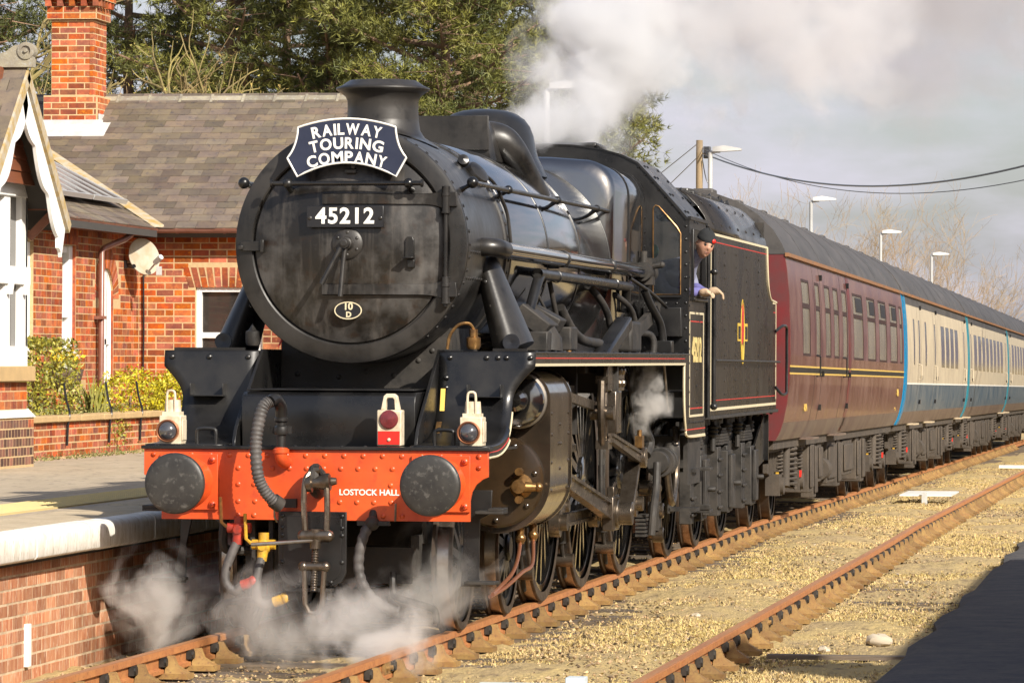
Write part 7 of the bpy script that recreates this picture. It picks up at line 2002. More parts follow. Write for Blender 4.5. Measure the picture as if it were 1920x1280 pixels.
# corbelled head: two courses and dentils
for z0, o_ in ((6.44, 0.055), (6.525, 0.055), (6.70, 0.13), (6.785, 0.16)):
    l_ = brick_layout(XC0 - o_, XC1 + o_, z0, z0 + 0.084, 0.0833, 0.232)
    hp('corbel_course', MB().box(XC0 - o_ + 0.003, XC1 + o_ + 0.0035, YCF - o_ - 0.0035, 29.42, z0, z0 + 0.083), 'mortar', stack)
    lay_bricks(stack, l_, (0, YCF - o_ - 0.004, 0), (1, 0, 0), (0, -1, 0), M['brick'], 0.0833, 9, house, M['brick_isl'])
    l2 = brick_layout(YCF - o_, 29.42, z0, z0 + 0.084, 0.0833, 0.232)
    lay_bricks(stack, l2, (XC1 + o_ + 0.004, 0, 0), (0, 1, 0), (1, 0, 0), M['brick'], 0.0833, 9, house, M['brick_isl'])
for i in range(5):
    x = XC0 - 0.06 + i * 0.165
    hp('dentil', MB().box(x, x + 0.075, YCF - 0.12, YCF, 6.612, 6.70), 'brick', stack)
for i in range(5):
    y_ = YCF - 0.06 + i * 0.16
    hp('dentil', MB().box(XC1, XC1 + 0.12, y_, y_ + 0.075, 6.612, 6.70), 'brick', stack)
hp('lead_flashing', MB().box(XC0 - 0.16, XC1 + 0.16, YCF - 0.115, YCF - 0.09, 4.95, 5.08).box(XC1 + 0.10, XC1 + 0.115, YCF - 0.1, 29.4, 4.98, 5.16).prism([(28.28, 4.825), (28.66, 5.02), (28.66, 5.045), (28.28, 4.85)], lambda a, b__, d: (d, a, b__), XC0 - 0.28, XC1 + 0.26), 'lead')

# --- gabled bay towards the track
XB = -5.9
bay0 = set(bpy.data.objects)
hp('bay_body', MB().box(-7.6, XB - 0.10, 12.3, 14.82, HB, 3.45), 'curtain')
def bayp(y0, y1, z0, z1, x0=XB - 0.09, x1=XB): return MB().box(x0, x1, y0, y1, z0, z1)
bw = bayp(14.66, 14.90, 1.86, 3.62)
for y0, y1 in ((14.06, 14.26), (13.45, 13.66), (12.85, 13.05), (12.25, 12.45)): bw.box(XB - 0.09, XB, y0, y1, 1.86, 3.62)
bwin = hp('bay_window', bw, 'hwhite', bevel=0.006)
hp('transom', MB().box(XB - 0.10, XB + 0.03, 12.25, 14.92, 2.62, 2.80).box(XB - 0.10, XB + 0.02, 12.25, 14.92, 3.50, 3.66), 'hwhite', bwin, bevel=0.006)
hp('apron_panel', MB().box(XB - 0.10, XB + 0.01, 12.25, 14.88, 1.80, 2.0), 'hwhite', bwin)
for ym in (14.16, 14.75, 13.55): hp('corbel', MB().cyl((XB + 0.02, ym, 2.52), (XB + 0.02, ym, 2.62), 0.035, 0.05, n=10), 'hwhite', bwin)
for y0, y1 in ((13.66, 14.06), (14.26, 14.66), (13.05, 13.45)):
    hp('pane', MB().box(XB - 0.06, XB - 0.055, y0, y1, 1.9, 3.6), 'hglass', bwin)
hp('bay_side', MB().box(-7.6, XB, 14.84, 14.90, 1.86, 3.62), 'hwhite', bwin)
hp('stone_sill', MB().box(-7.6, XB + 0.07, 12.1, 14.98, 1.645, 1.80), 'sand', bevel=0.01)
pr = MB().box(-7.6, XB - 0.0005, 12.2, 14.90, HB, 1.64)
pier = hp('bay_pier', pr, 'mortar')
lay_bricks(pier, brick_layout(13.4, 14.9, HB, 1.64, 0.0935, 0.225, bond='mixed'), (XB, 0, 0), (0, 1, 0), (1, 0, 0), M['brick'], 0.0935, 60, house, M['brick_isl'])
M['bluebrick'] = mat('blue_brick', (0.11, 0.06, 0.05), 0.7, c2=(0.20, 0.08, 0.05), ns=6, rand=0.5)
pl_ = hp('plinth', MB().box(-7.6, XB + 0.055, 12.2, 14.97, HB - 0.02, 1.285), 'mortar')
lay_bricks(pl_, brick_layout(13.4, 14.97, HB, 1.27, 0.0935, 0.225, bond='header'), (XB + 0.0555, 0, 0), (0, 1, 0), (1, 0, 0), M['bluebrick'], 0.0935, 70, house, M['brick_isl'])
hp('plinth_weathering', MB().prism([(XB - 0.01, 1.37), (XB + 0.075, 1.285), (XB - 0.01, 1.285)], lambda a, b__, d: (a, d, b__), 12.2, 14.98), 'white')
# gable: boards, bargeboards, verge, soffit
GA = (13.60, 4.70)
XG = XB + 0.30
for i in range(9):
    z0 = 3.62 + i * 0.125
    hw = (4.74 - z0) * 1.10
    if hw > 0.1: hp('gable_board', MB().prism([(XB + 0.07, z0), (XB + 0.132, z0), (XB + 0.116, z0 + 0.122), (XB + 0.07, z0 + 0.122)], lambda a, b__, d: (a, d, b__), 13.6 - hw, 13.6 + hw), 'brownboard')
def barge(sgn):
    n_ = 40
    pts_t, pts_b = [], []
    for k in range(n_ + 1):
        t_ = k / n_
        y_ = GA[0] + sgn * 1.52 * t_
        z_ = GA[1] - 0.12 - 1.38 * t_
        wav = 0.20 + 0.10 * abs(math.sin(t_ * PI * 3.0 + 0.3)) + (0.10 if t_ > 0.9 else 0)
        pts_t.append((y_, z_)); pts_b.append((y_ - sgn * wav * 0.42, z_ - wav * 0.9))
    poly = pts_t + pts_b[::-1]
    b_ = MB()
    for k in range(n_):
        q = [pts_t[k], pts_t[k + 1], pts_b[k + 1], pts_b[k]]
        b_.prism(q, lambda a, c_, d: (d, a, c_), XG, XG + 0.035)
    return b_
for sgn in (1, -1):
    hp('bargeboard', barge(sgn), 'hwhite', ang=0)
    t0, t1 = Vector((0, GA[0], GA[1])), Vector((0, GA[0] + sgn * 1.62, GA[1] - 1.47))
    dd = (t1 - t0).normalized(); nn = Vector((0, -dd.z * sgn, dd.y * sgn))
    hp('verge', MB().add([(XG - 0.02, *(t0 - nn * 0.10).yz), (XG + 0.07, *(t0 - nn * 0.10).yz), (XG + 0.07, *(t0 + nn * 0.02).yz), (XG - 0.02, *(t0 + nn * 0.02).yz), (XG - 0.02, *(t1 - nn * 0.10).yz), (XG + 0.07, *(t1 - nn * 0.10).yz), (XG + 0.07, *(t1 + nn * 0.02).yz), (XG - 0.02, *(t1 + nn * 0.02).yz)],
              [(0, 1, 2, 3), (7, 6, 5, 4), (0, 4, 5, 1), (1, 5, 6, 2), (2, 6, 7, 3), (3, 7, 4, 0)]), 'lichen')
    rf_ = hp('bay_roof', MB().add([(XG + 0.05, *t0.yz), (XG + 0.05, *t1.yz), (-9.6, *t1.yz), (-9.6, *t0.yz), (XG + 0.05, *(t0 - nn * 0.06).yz), (XG + 0.05, *(t1 - nn * 0.06).yz), (-9.6, *(t1 - nn * 0.06).yz), (-9.6, *(t0 - nn * 0.06).yz)], [(0, 1, 2, 3), (7, 6, 5, 4), (0, 4, 5, 1), (1, 5, 6, 2), (2, 6, 7, 3), (3, 7, 4, 0)]), 'underslate')
    b_ = MB()
    Lr = (t1 - t0).length
    nr = 11
    for r in range(nr):
        xk = XG + 0.05
        hf_ = r % 2
        while xk > -9.0:
            c_ = t1 - dd * (Lr / nr) * (r + 0.75) + nn * 0.02
            hw_ = 0.066 if hf_ else 0.131
            hf_ = 0
            b_.obox((xk - hw_ - 0.004, c_.y, c_.z), (hw_, 0, 0), (0, dd.y * 0.115, dd.z * 0.115 - 0.004), (0, nn.y * 0.006, nn.z * 0.006))
            xk -= 2 * hw_ + 0.008
    tag(hp('slating', b_, 'slate_isl', rf_, ang=0), kind='stuff')
hp('bay_soffit', MB().box(XB - 0.02, XG, 14.95, 15.12, 3.38, 3.44).bar((XB, 14.95, 3.1), (XG, 15.0, 3.42), 0.10, 0.08), 'brownboard')
# ridge with scroll finial
hp('crest_ridge', MB().prism([(XG + 0.12, 4.74), (XG + 0.12, 4.80), (XG + 0.10, 4.92), (XG + 0.02, 4.97), (XG - 0.08, 4.95), (XG - 0.16, 4.89), (XG - 0.32, 4.85), (-9.5, 4.85), (-9.5, 4.74)], lambda a, b__, d: (a, d, b__), 13.545, 13.655), 'ridge', ang=0.6)
hp('scroll', MB().lathe([(0.085, -0.07), (0.085, 0.07), (0.05, 0.075), (0.045, 0.05), (0.02, 0.05), (0.018, 0.085), (0, 0.085), ], (XG + 0.05, 13.6, 4.90), (0, -1, 0), 20), 'ridge')

for o_ in set(bpy.data.objects) - bay0:
    if o_.parent is house: o_.location.y -= 0.37

# ================================================================ things on and around the house
# solar panels on the wing roof
solm = mat('solar_cells', (0.035, 0.030, 0.040), 0.15, c2=(0.06, 0.05, 0.055), ns=3, spec=0.7)
M['solar'] = solm
M['alu'] = mat('aluminium_frame', (0.55, 0.54, 0.52), 0.4, metal=0.5)
for i in range(3):
    y0 = 20.6 + i * 1.72
    spn = thing('solar_panel', (-8.4, y0 + 0.8, 4.1), ('solar panel on the slate wing roof by the bay gable', 'middle solar panel of the row on the slate wing roof', 'solar panel at the valley end of the slate wing roof')[i], 'solar panel', 'solar panels on the wing roof')
    def SP(u, v_, h): return Vector((-7.75, 0, zE + 0.45 * PT)) + up_l * v_ + Vector((0, u, 0)) + nrm_l * h
    b_ = MB()
    b_.add([SP(y0, 0, 0.10), SP(y0 + 1.65, 0, 0.10), SP(y0 + 1.65, 1.75, 0.10), SP(y0, 1.75, 0.10), SP(y0, 0, 0.14), SP(y0 + 1.65, 0, 0.14), SP(y0 + 1.65, 1.75, 0.14), SP(y0, 1.75, 0.14)], [(0, 1, 2, 3), (7, 6, 5, 4), (0, 4, 5, 1), (1, 5, 6, 2), (2, 6, 7, 3), (3, 7, 4, 0)])
    b_.build('cells', M['solar'], spn)
    fr = MB()
    for u in (y0, y0 + 0.55, y0 + 1.1, y0 + 1.65): fr.bar(SP(u, 0, 0.145), SP(u, 1.75, 0.145), 0.025, 0.012, nrm_l)
    for v_ in (0, 1.75): fr.bar(SP(y0, v_, 0.13), SP(y0 + 1.65, v_, 0.13), 0.03, 0.06, nrm_l)
    fr.build('frame', M['alu'], spn)
# satellite dish
M['dishgrey'] = mat('dish_enamel', (0.42, 0.38, 0.30), 0.6, c2=(0.36, 0.28, 0.18), ns=7)
dsh = thing('satellite_dish', (-7.5, 25.8, 3.1), 'pale stained satellite dish on the brick wall under the eaves', 'satellite dish')
ctr = Vector((-7.44, 25.55, 3.16))
axd = Vector((0.75, -0.6, 0.25)).normalized()
MB().lathe([(0.0, 0.0), (0.08, 0.005), (0.15, 0.016), (0.20, 0.028), (0.24, 0.042), (0.243, 0.034), (0.20, 0.018), (0.1, 0.0), (0.0, -0.008)], ctr, axd, 36).build('reflector', M['dishgrey'], dsh, ang=1.0)
MB().tube([ctr - axd * 0.01, ctr - axd * 0.15, (-7.63, 26.0, 3.1)], 0.02, 8).build('mount', M['greymetal'], dsh)
MB().tube([ctr + Vector((0.03, -0.02, -0.24)), ctr + axd * 0.30 + Vector((0, 0, -0.14))], 0.012, 6).build('feed_arm', M['greymetal'], dsh)
MB().cyl(ctr + axd * 0.27 + Vector((0, 0, -0.14)), ctr + axd * 0.40 + Vector((0.0, 0, -0.10)), 0.035, n=12).box(-7.20, -7.14, 25.30, 25.36, 2.93, 3.04).build('receiver', M['greymetal'], dsh)
MB().tube([(-7.58, 26.17, 2.95), (-7.575, 26.175, 2.2), (-7.585, 26.175, 1.5)], 0.012, 6).build('wall_cable', M['plateblack'], None, label='black cable running down the brick wall below the satellite dish', cat='cable')
MB().box(-7.64, -7.60, 25.4, 25.55, 3.02, 3.12).cyl((-7.61, 25.45, 3.06), (-7.50, 25.35, 3.04), 0.03, n=10).build('security_light', M['plateblack'], None, label='small black floodlight on the wall beside the arched door', cat='light')

# low garden wall with coping and irrigation stakes
gw = thing('garden_wall', (-6.55, 19.5, HB), 'low red brick garden wall with stone coping along the platform', 'wall')
gcore = MB().box(-6.68, -6.4505, 15.6, 23.6, HB - 0.05, 1.18).build('mortar_core', M['mortar'], gw)
lay_bricks(gcore, brick_layout(15.7, 23.6, HB, 1.18, 0.0765, 0.232), (-6.45, 0, 0), (0, 1, 0), (1, 0, 0), M['brick'], 0.0765, 280, gw, M['brick_isl'])
for i in range(8):
    MB().box(-6.74, -6.40, 15.62 + i, 16.61 + i, 1.185, 1.255 + random.uniform(-0.005, 0.005)).build('coping_stone', M['sand'], gw, 0.01)
for i, yy in enumerate((18.1, 19.95, 21.4)):
    MB().tube(smooth([(-6.43, yy, 0.92), (-6.42, yy, 1.15), (-6.41, yy + 0.03, 1.28), (-6.50, yy + 0.22, 1.42), (-6.58, yy + 0.42, 1.60)], 4), 0.014, 6).build('irrigation_pipe', M['plateblack'], None, label=('black irrigation pipe bent over the garden wall near the variegated shrub', 'black irrigation pipe bent over the garden wall beside the ivy sprig', 'black irrigation pipe bent over the garden wall by the yellow euphorbia')[i], cat='pipe', group='irrigation pipes on the garden wall')
MB().box(XW + 0.02, -6.69, 15.6, 23.6, HB - 0.05, 1.20).build('planting_bed', mat('bed_soil', (0.12, 0.085, 0.055), 0.95, c2=(0.2, 0.14, 0.08), ns=9), None, kind='structure')
# ================================================================ vegetation
M['bark'] = mat('pine_bark', (0.26, 0.16, 0.095), 0.9, c2=(0.15, 0.10, 0.07), c3=(0.33, 0.23, 0.15), ns=5, stretch=(1, 1, 0.3), bump=0.02, bs=14)
M['needle'] = mat('lit_pine_needles', (0.215, 0.205, 0.038), 0.6, c2=(0.075, 0.090, 0.022), ns=0.9, island=0.45)  # lit needle tone, mixed with a dark one at random
M['needle_shade'] = mat('shaded_pine_needles', (0.12, 0.13, 0.030), 0.6, c2=(0.05, 0.06, 0.018), ns=0.9, island=0.45)  # darker copy of the needles, shade put into its colour
M['twig'] = mat('bare_twig', (0.27, 0.16, 0.085), 0.85, c2=(0.20, 0.15, 0.06), ns=2)
M['twigy'] = mat('lichen_twig', (0.27, 0.22, 0.075), 0.85, c2=(0.16, 0.12, 0.055), ns=2)
M['bud'] = mat('buds', (0.32, 0.20, 0.06), 0.8, c2=(0.26, 0.24, 0.06), ns=1.5, island=0.3)
M['fartwig'] = mat('far_twig', (0.34, 0.235, 0.15), 0.9, c2=(0.30, 0.23, 0.12), ns=0.6)

def tufts(cent, dirs, m, name, parent, nn=9, ln=(0.10, 0.19), w=0.019):
    """needle tufts: cent (n,3), dirs (n,3)"""
    n = len(cent)
    N_ = n * nn
    c = np.repeat(cent, nn, 0)
    d = np.repeat(dirs, nn, 0) + rng.normal(0, 0.75, (N_, 3))
    d /= np.linalg.norm(d, axis=1)[:, None] + 1e-9
    l = rng.uniform(*ln, N_)[:, None]
    s = np.cross(d, rng.normal(0, 1, (N_, 3)))
    s /= np.linalg.norm(s, axis=1)[:, None] + 1e-9
    v = np.zeros((N_, 3, 3))
    v[:, 0] = c - s * w / 2 + d * 0.015
    v[:, 1] = c + s * w / 2 + d * 0.015
    v[:, 2] = c + d * l
    # one island per tuft look: join needles by sharing nothing, random per needle is fine
    return tag(np_mesh(name, v.reshape(-1, 3), np.arange(N_ * 3).reshape(-1, 3), m, parent), kind='stuff')

def pine(x, y, z0, h, crown_lo, rad, label, m='needle', nlimb=46, per=26, trunk_r=0.22, lean=(0, 0), topr=0.35, name='pine_tree', clus=0.26, dens=1.0):
    t = thing(name, (x, y, z0), label, 'tree')
    top = Vector((x + lean[0], y + lean[1], z0 + h))
    tp_ = [Vector((x, y, z0)), Vector((x + lean[0] * 0.2 + 0.05, y + lean[1] * 0.3, z0 + h * 0.3)), Vector((x + lean[0] * 0.55 - 0.05, y + lean[1] * 0.6, z0 + h * 0.65)), top]
    tps = smooth(tp_, 5)
    tr = MB().tube(tps, [trunk_r * (1 - 0.85 * i / (len(tps) - 1)) for i in range(len(tps))], 9)
    cents, dirs = [], []
    for i in range(nlimb):
        f = crown_lo + (1 - crown_lo) * ((i + random.random()) / nlimb)
        k = min(int(f * (len(tps) - 1)), len(tps) - 2)
        b0 = tps[k].lerp(tps[k + 1], f * (len(tps) - 1) - k)
        a = i * 2.4 + random.uniform(-0.5, 0.5)
        g = (f - crown_lo) / (1 - crown_lo)
        R_ = rad * (0.65 + 0.5 * random.random()) * (1 - (1 - topr) * g ** 1.6)
        d = Vector((math.cos(a), math.sin(a), random.uniform(-0.05, 0.45)))
        p = [b0, b0 + d * R_ * 0.5 + Vector((0, 0, random.uniform(-0.1, 0.1))), b0 + d * R_ + Vector((0, 0, 0.12 * R_))]
        ps = smooth(p, 3)
        tr.tube(ps, [0.055 * (1 - 0.75 * j / (len(ps) - 1)) * trunk_r / 0.22 for j in range(len(ps))], 5)
        ncl = max(3, int(R_ * 3.0 * dens))
        for c_ in range(ncl):
            u = 0.35 + 0.65 * (c_ + random.random()) / ncl
            q = p[0].lerp(p[1], u * 2) if u < 0.5 else p[1].lerp(p[2], u * 2 - 1)
            side = Vector((-d.y, d.x, 0)) * random.uniform(-0.42, 0.42) * R_ * u
            cc = q + side + Vector((0, 0, random.uniform(-0.1, 0.22)))
            tr.tube([q, cc], [0.014, 0.006], 3, False)
            for _ in range(per):
                o_ = Vector((random.gauss(0, clus * 0.55), random.gauss(0, clus * 0.55), random.gauss(0, clus * 0.36)))
                cents.append(cc + o_)
                dd_ = (o_ * 1.2 + Vector((d.x, d.y, 0.7)) * 0.22).normalized()
                dirs.append(dd_)
    tr.build('trunk', M['bark'], t, ang=0.8)
    tufts(np.array([tuple(c) for c in cents]), np.array([tuple(c) for c in dirs]), M[m], 'crown', t)
    return t

def branchy(mb, p, d, ln, r, depth, spread=0.55, kids=3, ends=None, up=0.12, wob=0.16):
    pts = [p]
    q = p
    dd = d.normalized()
    for _ in range(4):
        dd = (dd + Vector((random.gauss(0, wob), random.gauss(0, wob), random.gauss(0, wob) + up * 0.4))).normalized()
        q = q + dd * ln / 4
        pts.append(q)
    mb.tube(pts, [max(q_, 0.005) for q_ in (r, r * 0.9, r * 0.8, r * 0.7, r * 0.55)], 3 if r < 0.02 else 6, False)
    if depth == 0:
        if ends is not None: ends.append((q, dd))
        return
    for k in range(kids):
        i = random.choice((2, 3, 4, 4))
        nd_ = (dd + Vector((random.gauss(0, spread), random.gauss(0, spread), random.gauss(0, spread) + up))).normalized()
        branchy(mb, pts[i], nd_, ln * random.uniform(0.55, 0.85), r * 0.58, depth - 1, spread, kids, ends, up, wob)

def bare_tree(x, y, z0, h, r, label, m, depth=5, kids=3, name='bare_tree', stems=1, spread=0.55, budm=None, lean=None, up=0.12):
    t = thing(name, (x, y, z0), label, 'tree' if 'tree' in name else 'shrub')
    trunk, crown = MB(), MB()
    ends = []
    for s_ in range(stems):
        b0 = Vector((x + random.gauss(0, 0.12 * (stems > 1)), y + random.gauss(0, 0.1 * (stems > 1)), z0))
        d = Vector(lean if lean else (random.gauss(0, 0.12 + 0.25 * (stems > 1)), random.gauss(0, 0.12), 1))
        if stems == 1:
            tpt = smooth([b0, b0 + d * h * 0.2, b0 + d * h * 0.38 + Vector((0.08, 0, 0))], 4)
            trunk.tube(tpt, [r * (1.1 - 0.4 * i / (len(tpt) - 1)) for i in range(len(tpt))], 9)
            top = tpt[-1]
            for k in range(kids + 3):
                a = k * 2.4 + random.random()
                branchy(crown, tpt[-1 - (k % 4)], Vector((math.cos(a), math.sin(a), random.uniform(0.3, 1.1))), h * 0.26, r * 0.5, depth - 1, spread, kids, ends, up)
        else:
            branchy(crown, b0, d, h * 0.42, r, depth - 1, spread, kids, ends, up)
    if trunk.v: trunk.build('trunk', M['bark'], t, ang=0.8)
    crown.build('crown', M[m], t, ang=0)
    if budm:
        e = np.array([tuple(p) for p, _ in ends]); n = len(e)
        k = 3
        c = np.repeat(e, k, 0) + rng.normal(0, 0.045, (n * k, 3))
        s = rng.uniform(0.010, 0.022, (n * k, 1, 1))
        tri = rng.normal(0, 1, (n * k, 3, 3)) * s + c[:, None, :]
        tag(np_mesh('bud_mass', tri.reshape(-1, 3), np.arange(n * k * 3).reshape(-1, 3), M[budm], t), kind='stuff')
    return t

# pines behind the station, each its own tree
pine(-7.1, 46.0, 0.4, 9.6, 0.40, 2.5, 'broad yellow green pine rising right behind the locomotive chimney', nlimb=70, per=15, dens=2.1, topr=0.8)
pine(-5.25, 48.5, 0.4, 10.0, 0.50, 1.45, 'narrow dense pine beside the white steam plume', nlimb=54, per=15, dens=2.8, topr=0.95)
pine(-9.5, 48.0, 0.4, 10.0, 0.42, 1.9, 'pine with pale lower trunk showing above the roof ridge', nlimb=56, per=14, dens=2.2, trunk_r=0.27, topr=0.85)
pine(-11.6, 49.0, 0.4, 10.5, 0.42, 2.2, 'yellow green pine half hidden by brown twigs above the roof', nlimb=56, per=14, dens=2.0, topr=0.85)
pine(-14.0, 51.0, 0.4, 10.5, 0.40, 2.2, 'dark pine behind the leaning bare tree trunk', m='needle_shade', nlimb=50, per=14, dens=1.9, topr=0.85)
pine(-8.4, 56.0, 0.4, 11.0, 0.36, 2.8, 'tall pine at the back of the group, painted darker as shade', m='needle_shade', nlimb=64, per=14, dens=1.7, topr=0.85)
pine(-12.9, 60.0, 0.4, 11.0, 0.34, 3.2, 'wide dark pine deep behind the brown shrubs', m='needle_shade', nlimb=64, per=12, dens=1.6, topr=0.85)
pine(-6.35, 60.0, 0.2, 7.2, 0.50, 0.95, 'small open pine with bare twisted branch tips behind the firebox', nlimb=24, per=12, trunk_r=0.09, lean=(0.75, 0), topr=0.35, clus=0.26, dens=1.7)
pine(-16.6, 50.0, 0.4, 10.5, 0.42, 2.2, 'dark pine beyond the house chimney', m='needle_shade', nlimb=44, per=14, dens=1.7, topr=0.85)
# bare trees and shrubs between the house and the pines
bare_tree(-12.4, 41.0, 0.6, 7.2, 0.26, 'thick trunked bare tree beside the house chimney', 'twigy', depth=5, kids=3, budm='bud')
bare_tree(-15.3, 38.0, 0.6, 8.5, 0.22, 'lichen covered bare tree behind the bay gable', 'twigy', depth=5, kids=3, lean=(0.18, 0, 1))
bare_tree(-10.6, 36.5, 0.8, 4.7, 0.045, 'brown budding shrub rising over the middle of the roof ridge', 'twig', depth=5, kids=3, name='bare_shrub', stems=11, budm='bud', spread=0.40)
bare_tree(-9.2, 37.5, 0.8, 4.3, 0.04, 'low brown budding shrub above the roof ridge near the pines', 'twig', depth=5, kids=3, name='bare_shrub', stems=9, budm='bud', spread=0.42)
bare_tree(-11.9, 37.0, 0.8, 5.2, 0.045, 'tall brown budding shrub next to the house chimney', 'twig', depth=5, kids=3, name='bare_shrub', stems=10, budm='bud', spread=0.40)
# distant leafless trees along the line
for i, (x, y, h, lb) in enumerate(((-12.5, 150, 8.6, 'distant tan bare tree behind the second lamp from the far end'), (-9.5, 165, 8.3, 'distant tan bare tree behind the farthest lamp'), (-15.8, 158, 8.0, 'distant tan bare tree beyond the carriage roofs'), (-7.8, 185, 8.4, 'distant reddish bare tree standing apart over the blue carriages'), (-10.8, 190, 8.0, 'distant bare bush joining the tan bare trees'))):
    bare_tree(x, y, -0.9, h, 0.05, lb, 'fartwig', depth=6, kids=3, stems=7, spread=0.40, name='bare_tree')

# leaf masses: hedge, euphorbia, plants
def leaves(name, cent, size, m, parent, flat=0.5):
    n = len(cent)
    d1 = rng.normal(0, 1, (n, 3)); d1 /= np.linalg.norm(d1, axis=1)[:, None]
    d2 = np.cross(d1, rng.normal(0, 1, (n, 3))); d2 /= np.linalg.norm(d2, axis=1)[:, None]
    s = rng.uniform(size * 0.6, size * 1.2, (n, 1))
    v = np.stack([cent - d1 * s, cent + d2 * s * flat, cent + d1 * s, cent - d2 * s * flat], 1)
    return tag(np_mesh(name, v.reshape(-1, 3), np.arange(n * 4).reshape(-1, 4), m, parent), kind='stuff')
M['variegated'] = mat('variegated_leaf', (0.34, 0.29, 0.03), 0.5, c2=(0.10, 0.12, 0.02), ns=18, nd=2, island=0.5)
M['euph'] = mat('yellow_green_leaf', (0.52, 0.43, 0.012), 0.55, c2=(0.30, 0.28, 0.012), ns=10, island=0.4)
hdg = thing('hedge_shrub', (-7.0, 18.6, 1.2), 'upright green and yellow variegated shrub beside the bay window', 'shrub')
n = 5200
c = rng.uniform(-1, 1, (n, 3))
rr = np.abs(c).max(1)
c *= (0.75 + 0.25 * rng.random(n) ** 0.4)[:, None] / np.maximum(rr, 0.5)[:, None]
c = np.stack([-7.0 + 0.30 * c[:, 0], 18.65 + 1.15 * c[:, 1] * (1 - 0.10 * c[:, 2]), 1.63 + 0.45 * c[:, 2] + 0.03 * np.sin(c[:, 1] * 9)], -1)
leaves('foliage', c, 0.030, M['variegated'], hdg)
MB().cyl((-7.0, 18.65, 1.18), (-7.0, 18.65, 1.5), 0.03, n=8).build('stem', M['bark'], hdg)
for i, (yy, xx, sx, sy, sz, zc_, lb) in enumerate(((22.6, -6.85, 0.35, 1.3, 0.30, 1.42, 'mounded yellow euphorbia spilling over the garden wall'), (23.3, -6.5, 0.25, 0.55, 0.42, 1.30, 'yellow euphorbia clump hanging over the wall end'))):
    eb = thing('euphorbia_bush', (xx, yy, 1.2), lb, 'shrub')
    n = 3000
    c = rng.normal(0, 1, (n, 3)); c /= np.linalg.norm(c, axis=1)[:, None]
    c *= rng.uniform(0.75, 1.05, (n, 1))
    c = np.stack([xx + sx * c[:, 0], yy + sy * c[:, 1], zc_ + sz * c[:, 2] * (1 + 0.25 * np.sin(c[:, 1] * 7))], -1)
    leaves('foliage', c, 0.028, M['euph'], eb, 0.45)
    MB().cyl((xx, yy, 1.15), (xx, yy, zc_), 0.02, n=6).build('stem', M['bark'], eb)
M['iris'] = mat('sword_leaf', (0.26, 0.27, 0.04), 0.5, c2=(0.38, 0.36, 0.10), ns=6, island=0.3)
ir = thing('iris_clump', (-6.85, 20.9, 1.2), 'clump of long pale sword leaves growing in the garden bed', 'plant')
b_ = MB()
for k in range(34):
    a = random.uniform(-1.2, 1.2); ln = random.uniform(0.35, 0.62)
    p0 = Vector((-6.85 + random.gauss(0, 0.05), 20.9 + random.gauss(0, 0.16), 1.2))
    d = Vector((random.gauss(0, 0.25), a * 0.9, 1)).normalized()
    b_.loft([[p + Vector((0.0, w, 0)), p - Vector((0.0, w, 0)), p + Vector((0.004, 0, 0.0))] for p, w in ((p0, 0.05), (p0 + d * ln * 0.6, 0.04), (p0 + d * ln + Vector((0, a * 0.12, -0.05)), 0.004))])
b_.build('leaf_blades', M['iris'], ir, ang=0)
M['bedgreen'] = mat('bed_foliage', (0.10, 0.13, 0.03), 0.7, c2=(0.24, 0.20, 0.07), ns=4, island=0.4)
n = 2600
c = np.stack([rng.uniform(-7.3, -6.6, n), rng.uniform(16.5, 23.2, n), 1.2 + np.abs(rng.normal(0, 0.07, n))], -1)
tag(leaves('ground_cover', c, 0.022, M['bedgreen'], None), 'low straggling plants covering the garden bed', 'plants', kind='stuff')
n = 900
c = np.stack([rng.uniform(-6.45, -6.2, n), rng.uniform(15.0, 23.4, n), HB - 0.01 + np.abs(rng.normal(0, 0.035, n)) * (0.4 + np.sin(rng.uniform(0, 20, n)) ** 2)], -1)
tag(leaves('moss', c, 0.018, M['bedgreen'], None), 'moss and weeds along the foot of the garden wall', 'moss', kind='stuff')
vy = thing('trailing_ivy', (-6.42, 20.5, 1.1), 'small trailing ivy sprig on the face of the garden wall', 'plant')
c = np.stack([np.full(220, -6.43) + rng.normal(0, 0.012, 220), rng.normal(20.5, 0.25, 220), 1.05 + rng.normal(0, 0.08, 220)], -1)
leaves('foliage', c, 0.022, M['variegated'], vy)
# hanging basket with daffodils
hbk = thing('hanging_basket', (-7.25, 20.95, 1.5), 'dark hanging basket of daffodils on the station wall', 'flower basket')
MB().lathe([(0.0, 0.0), (0.13, 0.03), (0.21, 0.12), (0.245, 0.25), (0.235, 0.25), (0.19, 0.12), (0.0, 0.03)], (-7.25, 20.98, 1.50), (0, 0, 1), 20).build('basket', mat('coir_basket', (0.09, 0.055, 0.035), 0.9, c2=(0.16, 0.11, 0.08), ns=20), hbk)
MB().tube([(-7.25, 20.74, 1.75), (-7.25, 20.98, 1.76), (-7.25, 21.22, 1.75)], 0.014, 6).tube([(-7.45, 20.98, 1.5), (-7.6, 20.98, 1.35), (-7.64, 20.98, 1.2)], 0.02, 6).build('bracket', M['plateblack'], hbk)
leaves('daffodil_leaf', np.stack([rng.normal(-7.25, 0.09, 240), rng.normal(20.98, 0.13, 240), 1.78 + np.abs(rng.normal(0, 0.05, 240))], -1), 0.05, M['iris'], hbk, 0.15)
leaves('yellow_flower', np.stack([rng.normal(-7.23, 0.08, 130), rng.normal(20.90, 0.13, 130), 1.86 + np.abs(rng.normal(0, 0.05, 130))], -1), 0.035, mat('daffodil_yellow', (0.75, 0.52, 0.02), 0.6), hbk, 0.7)
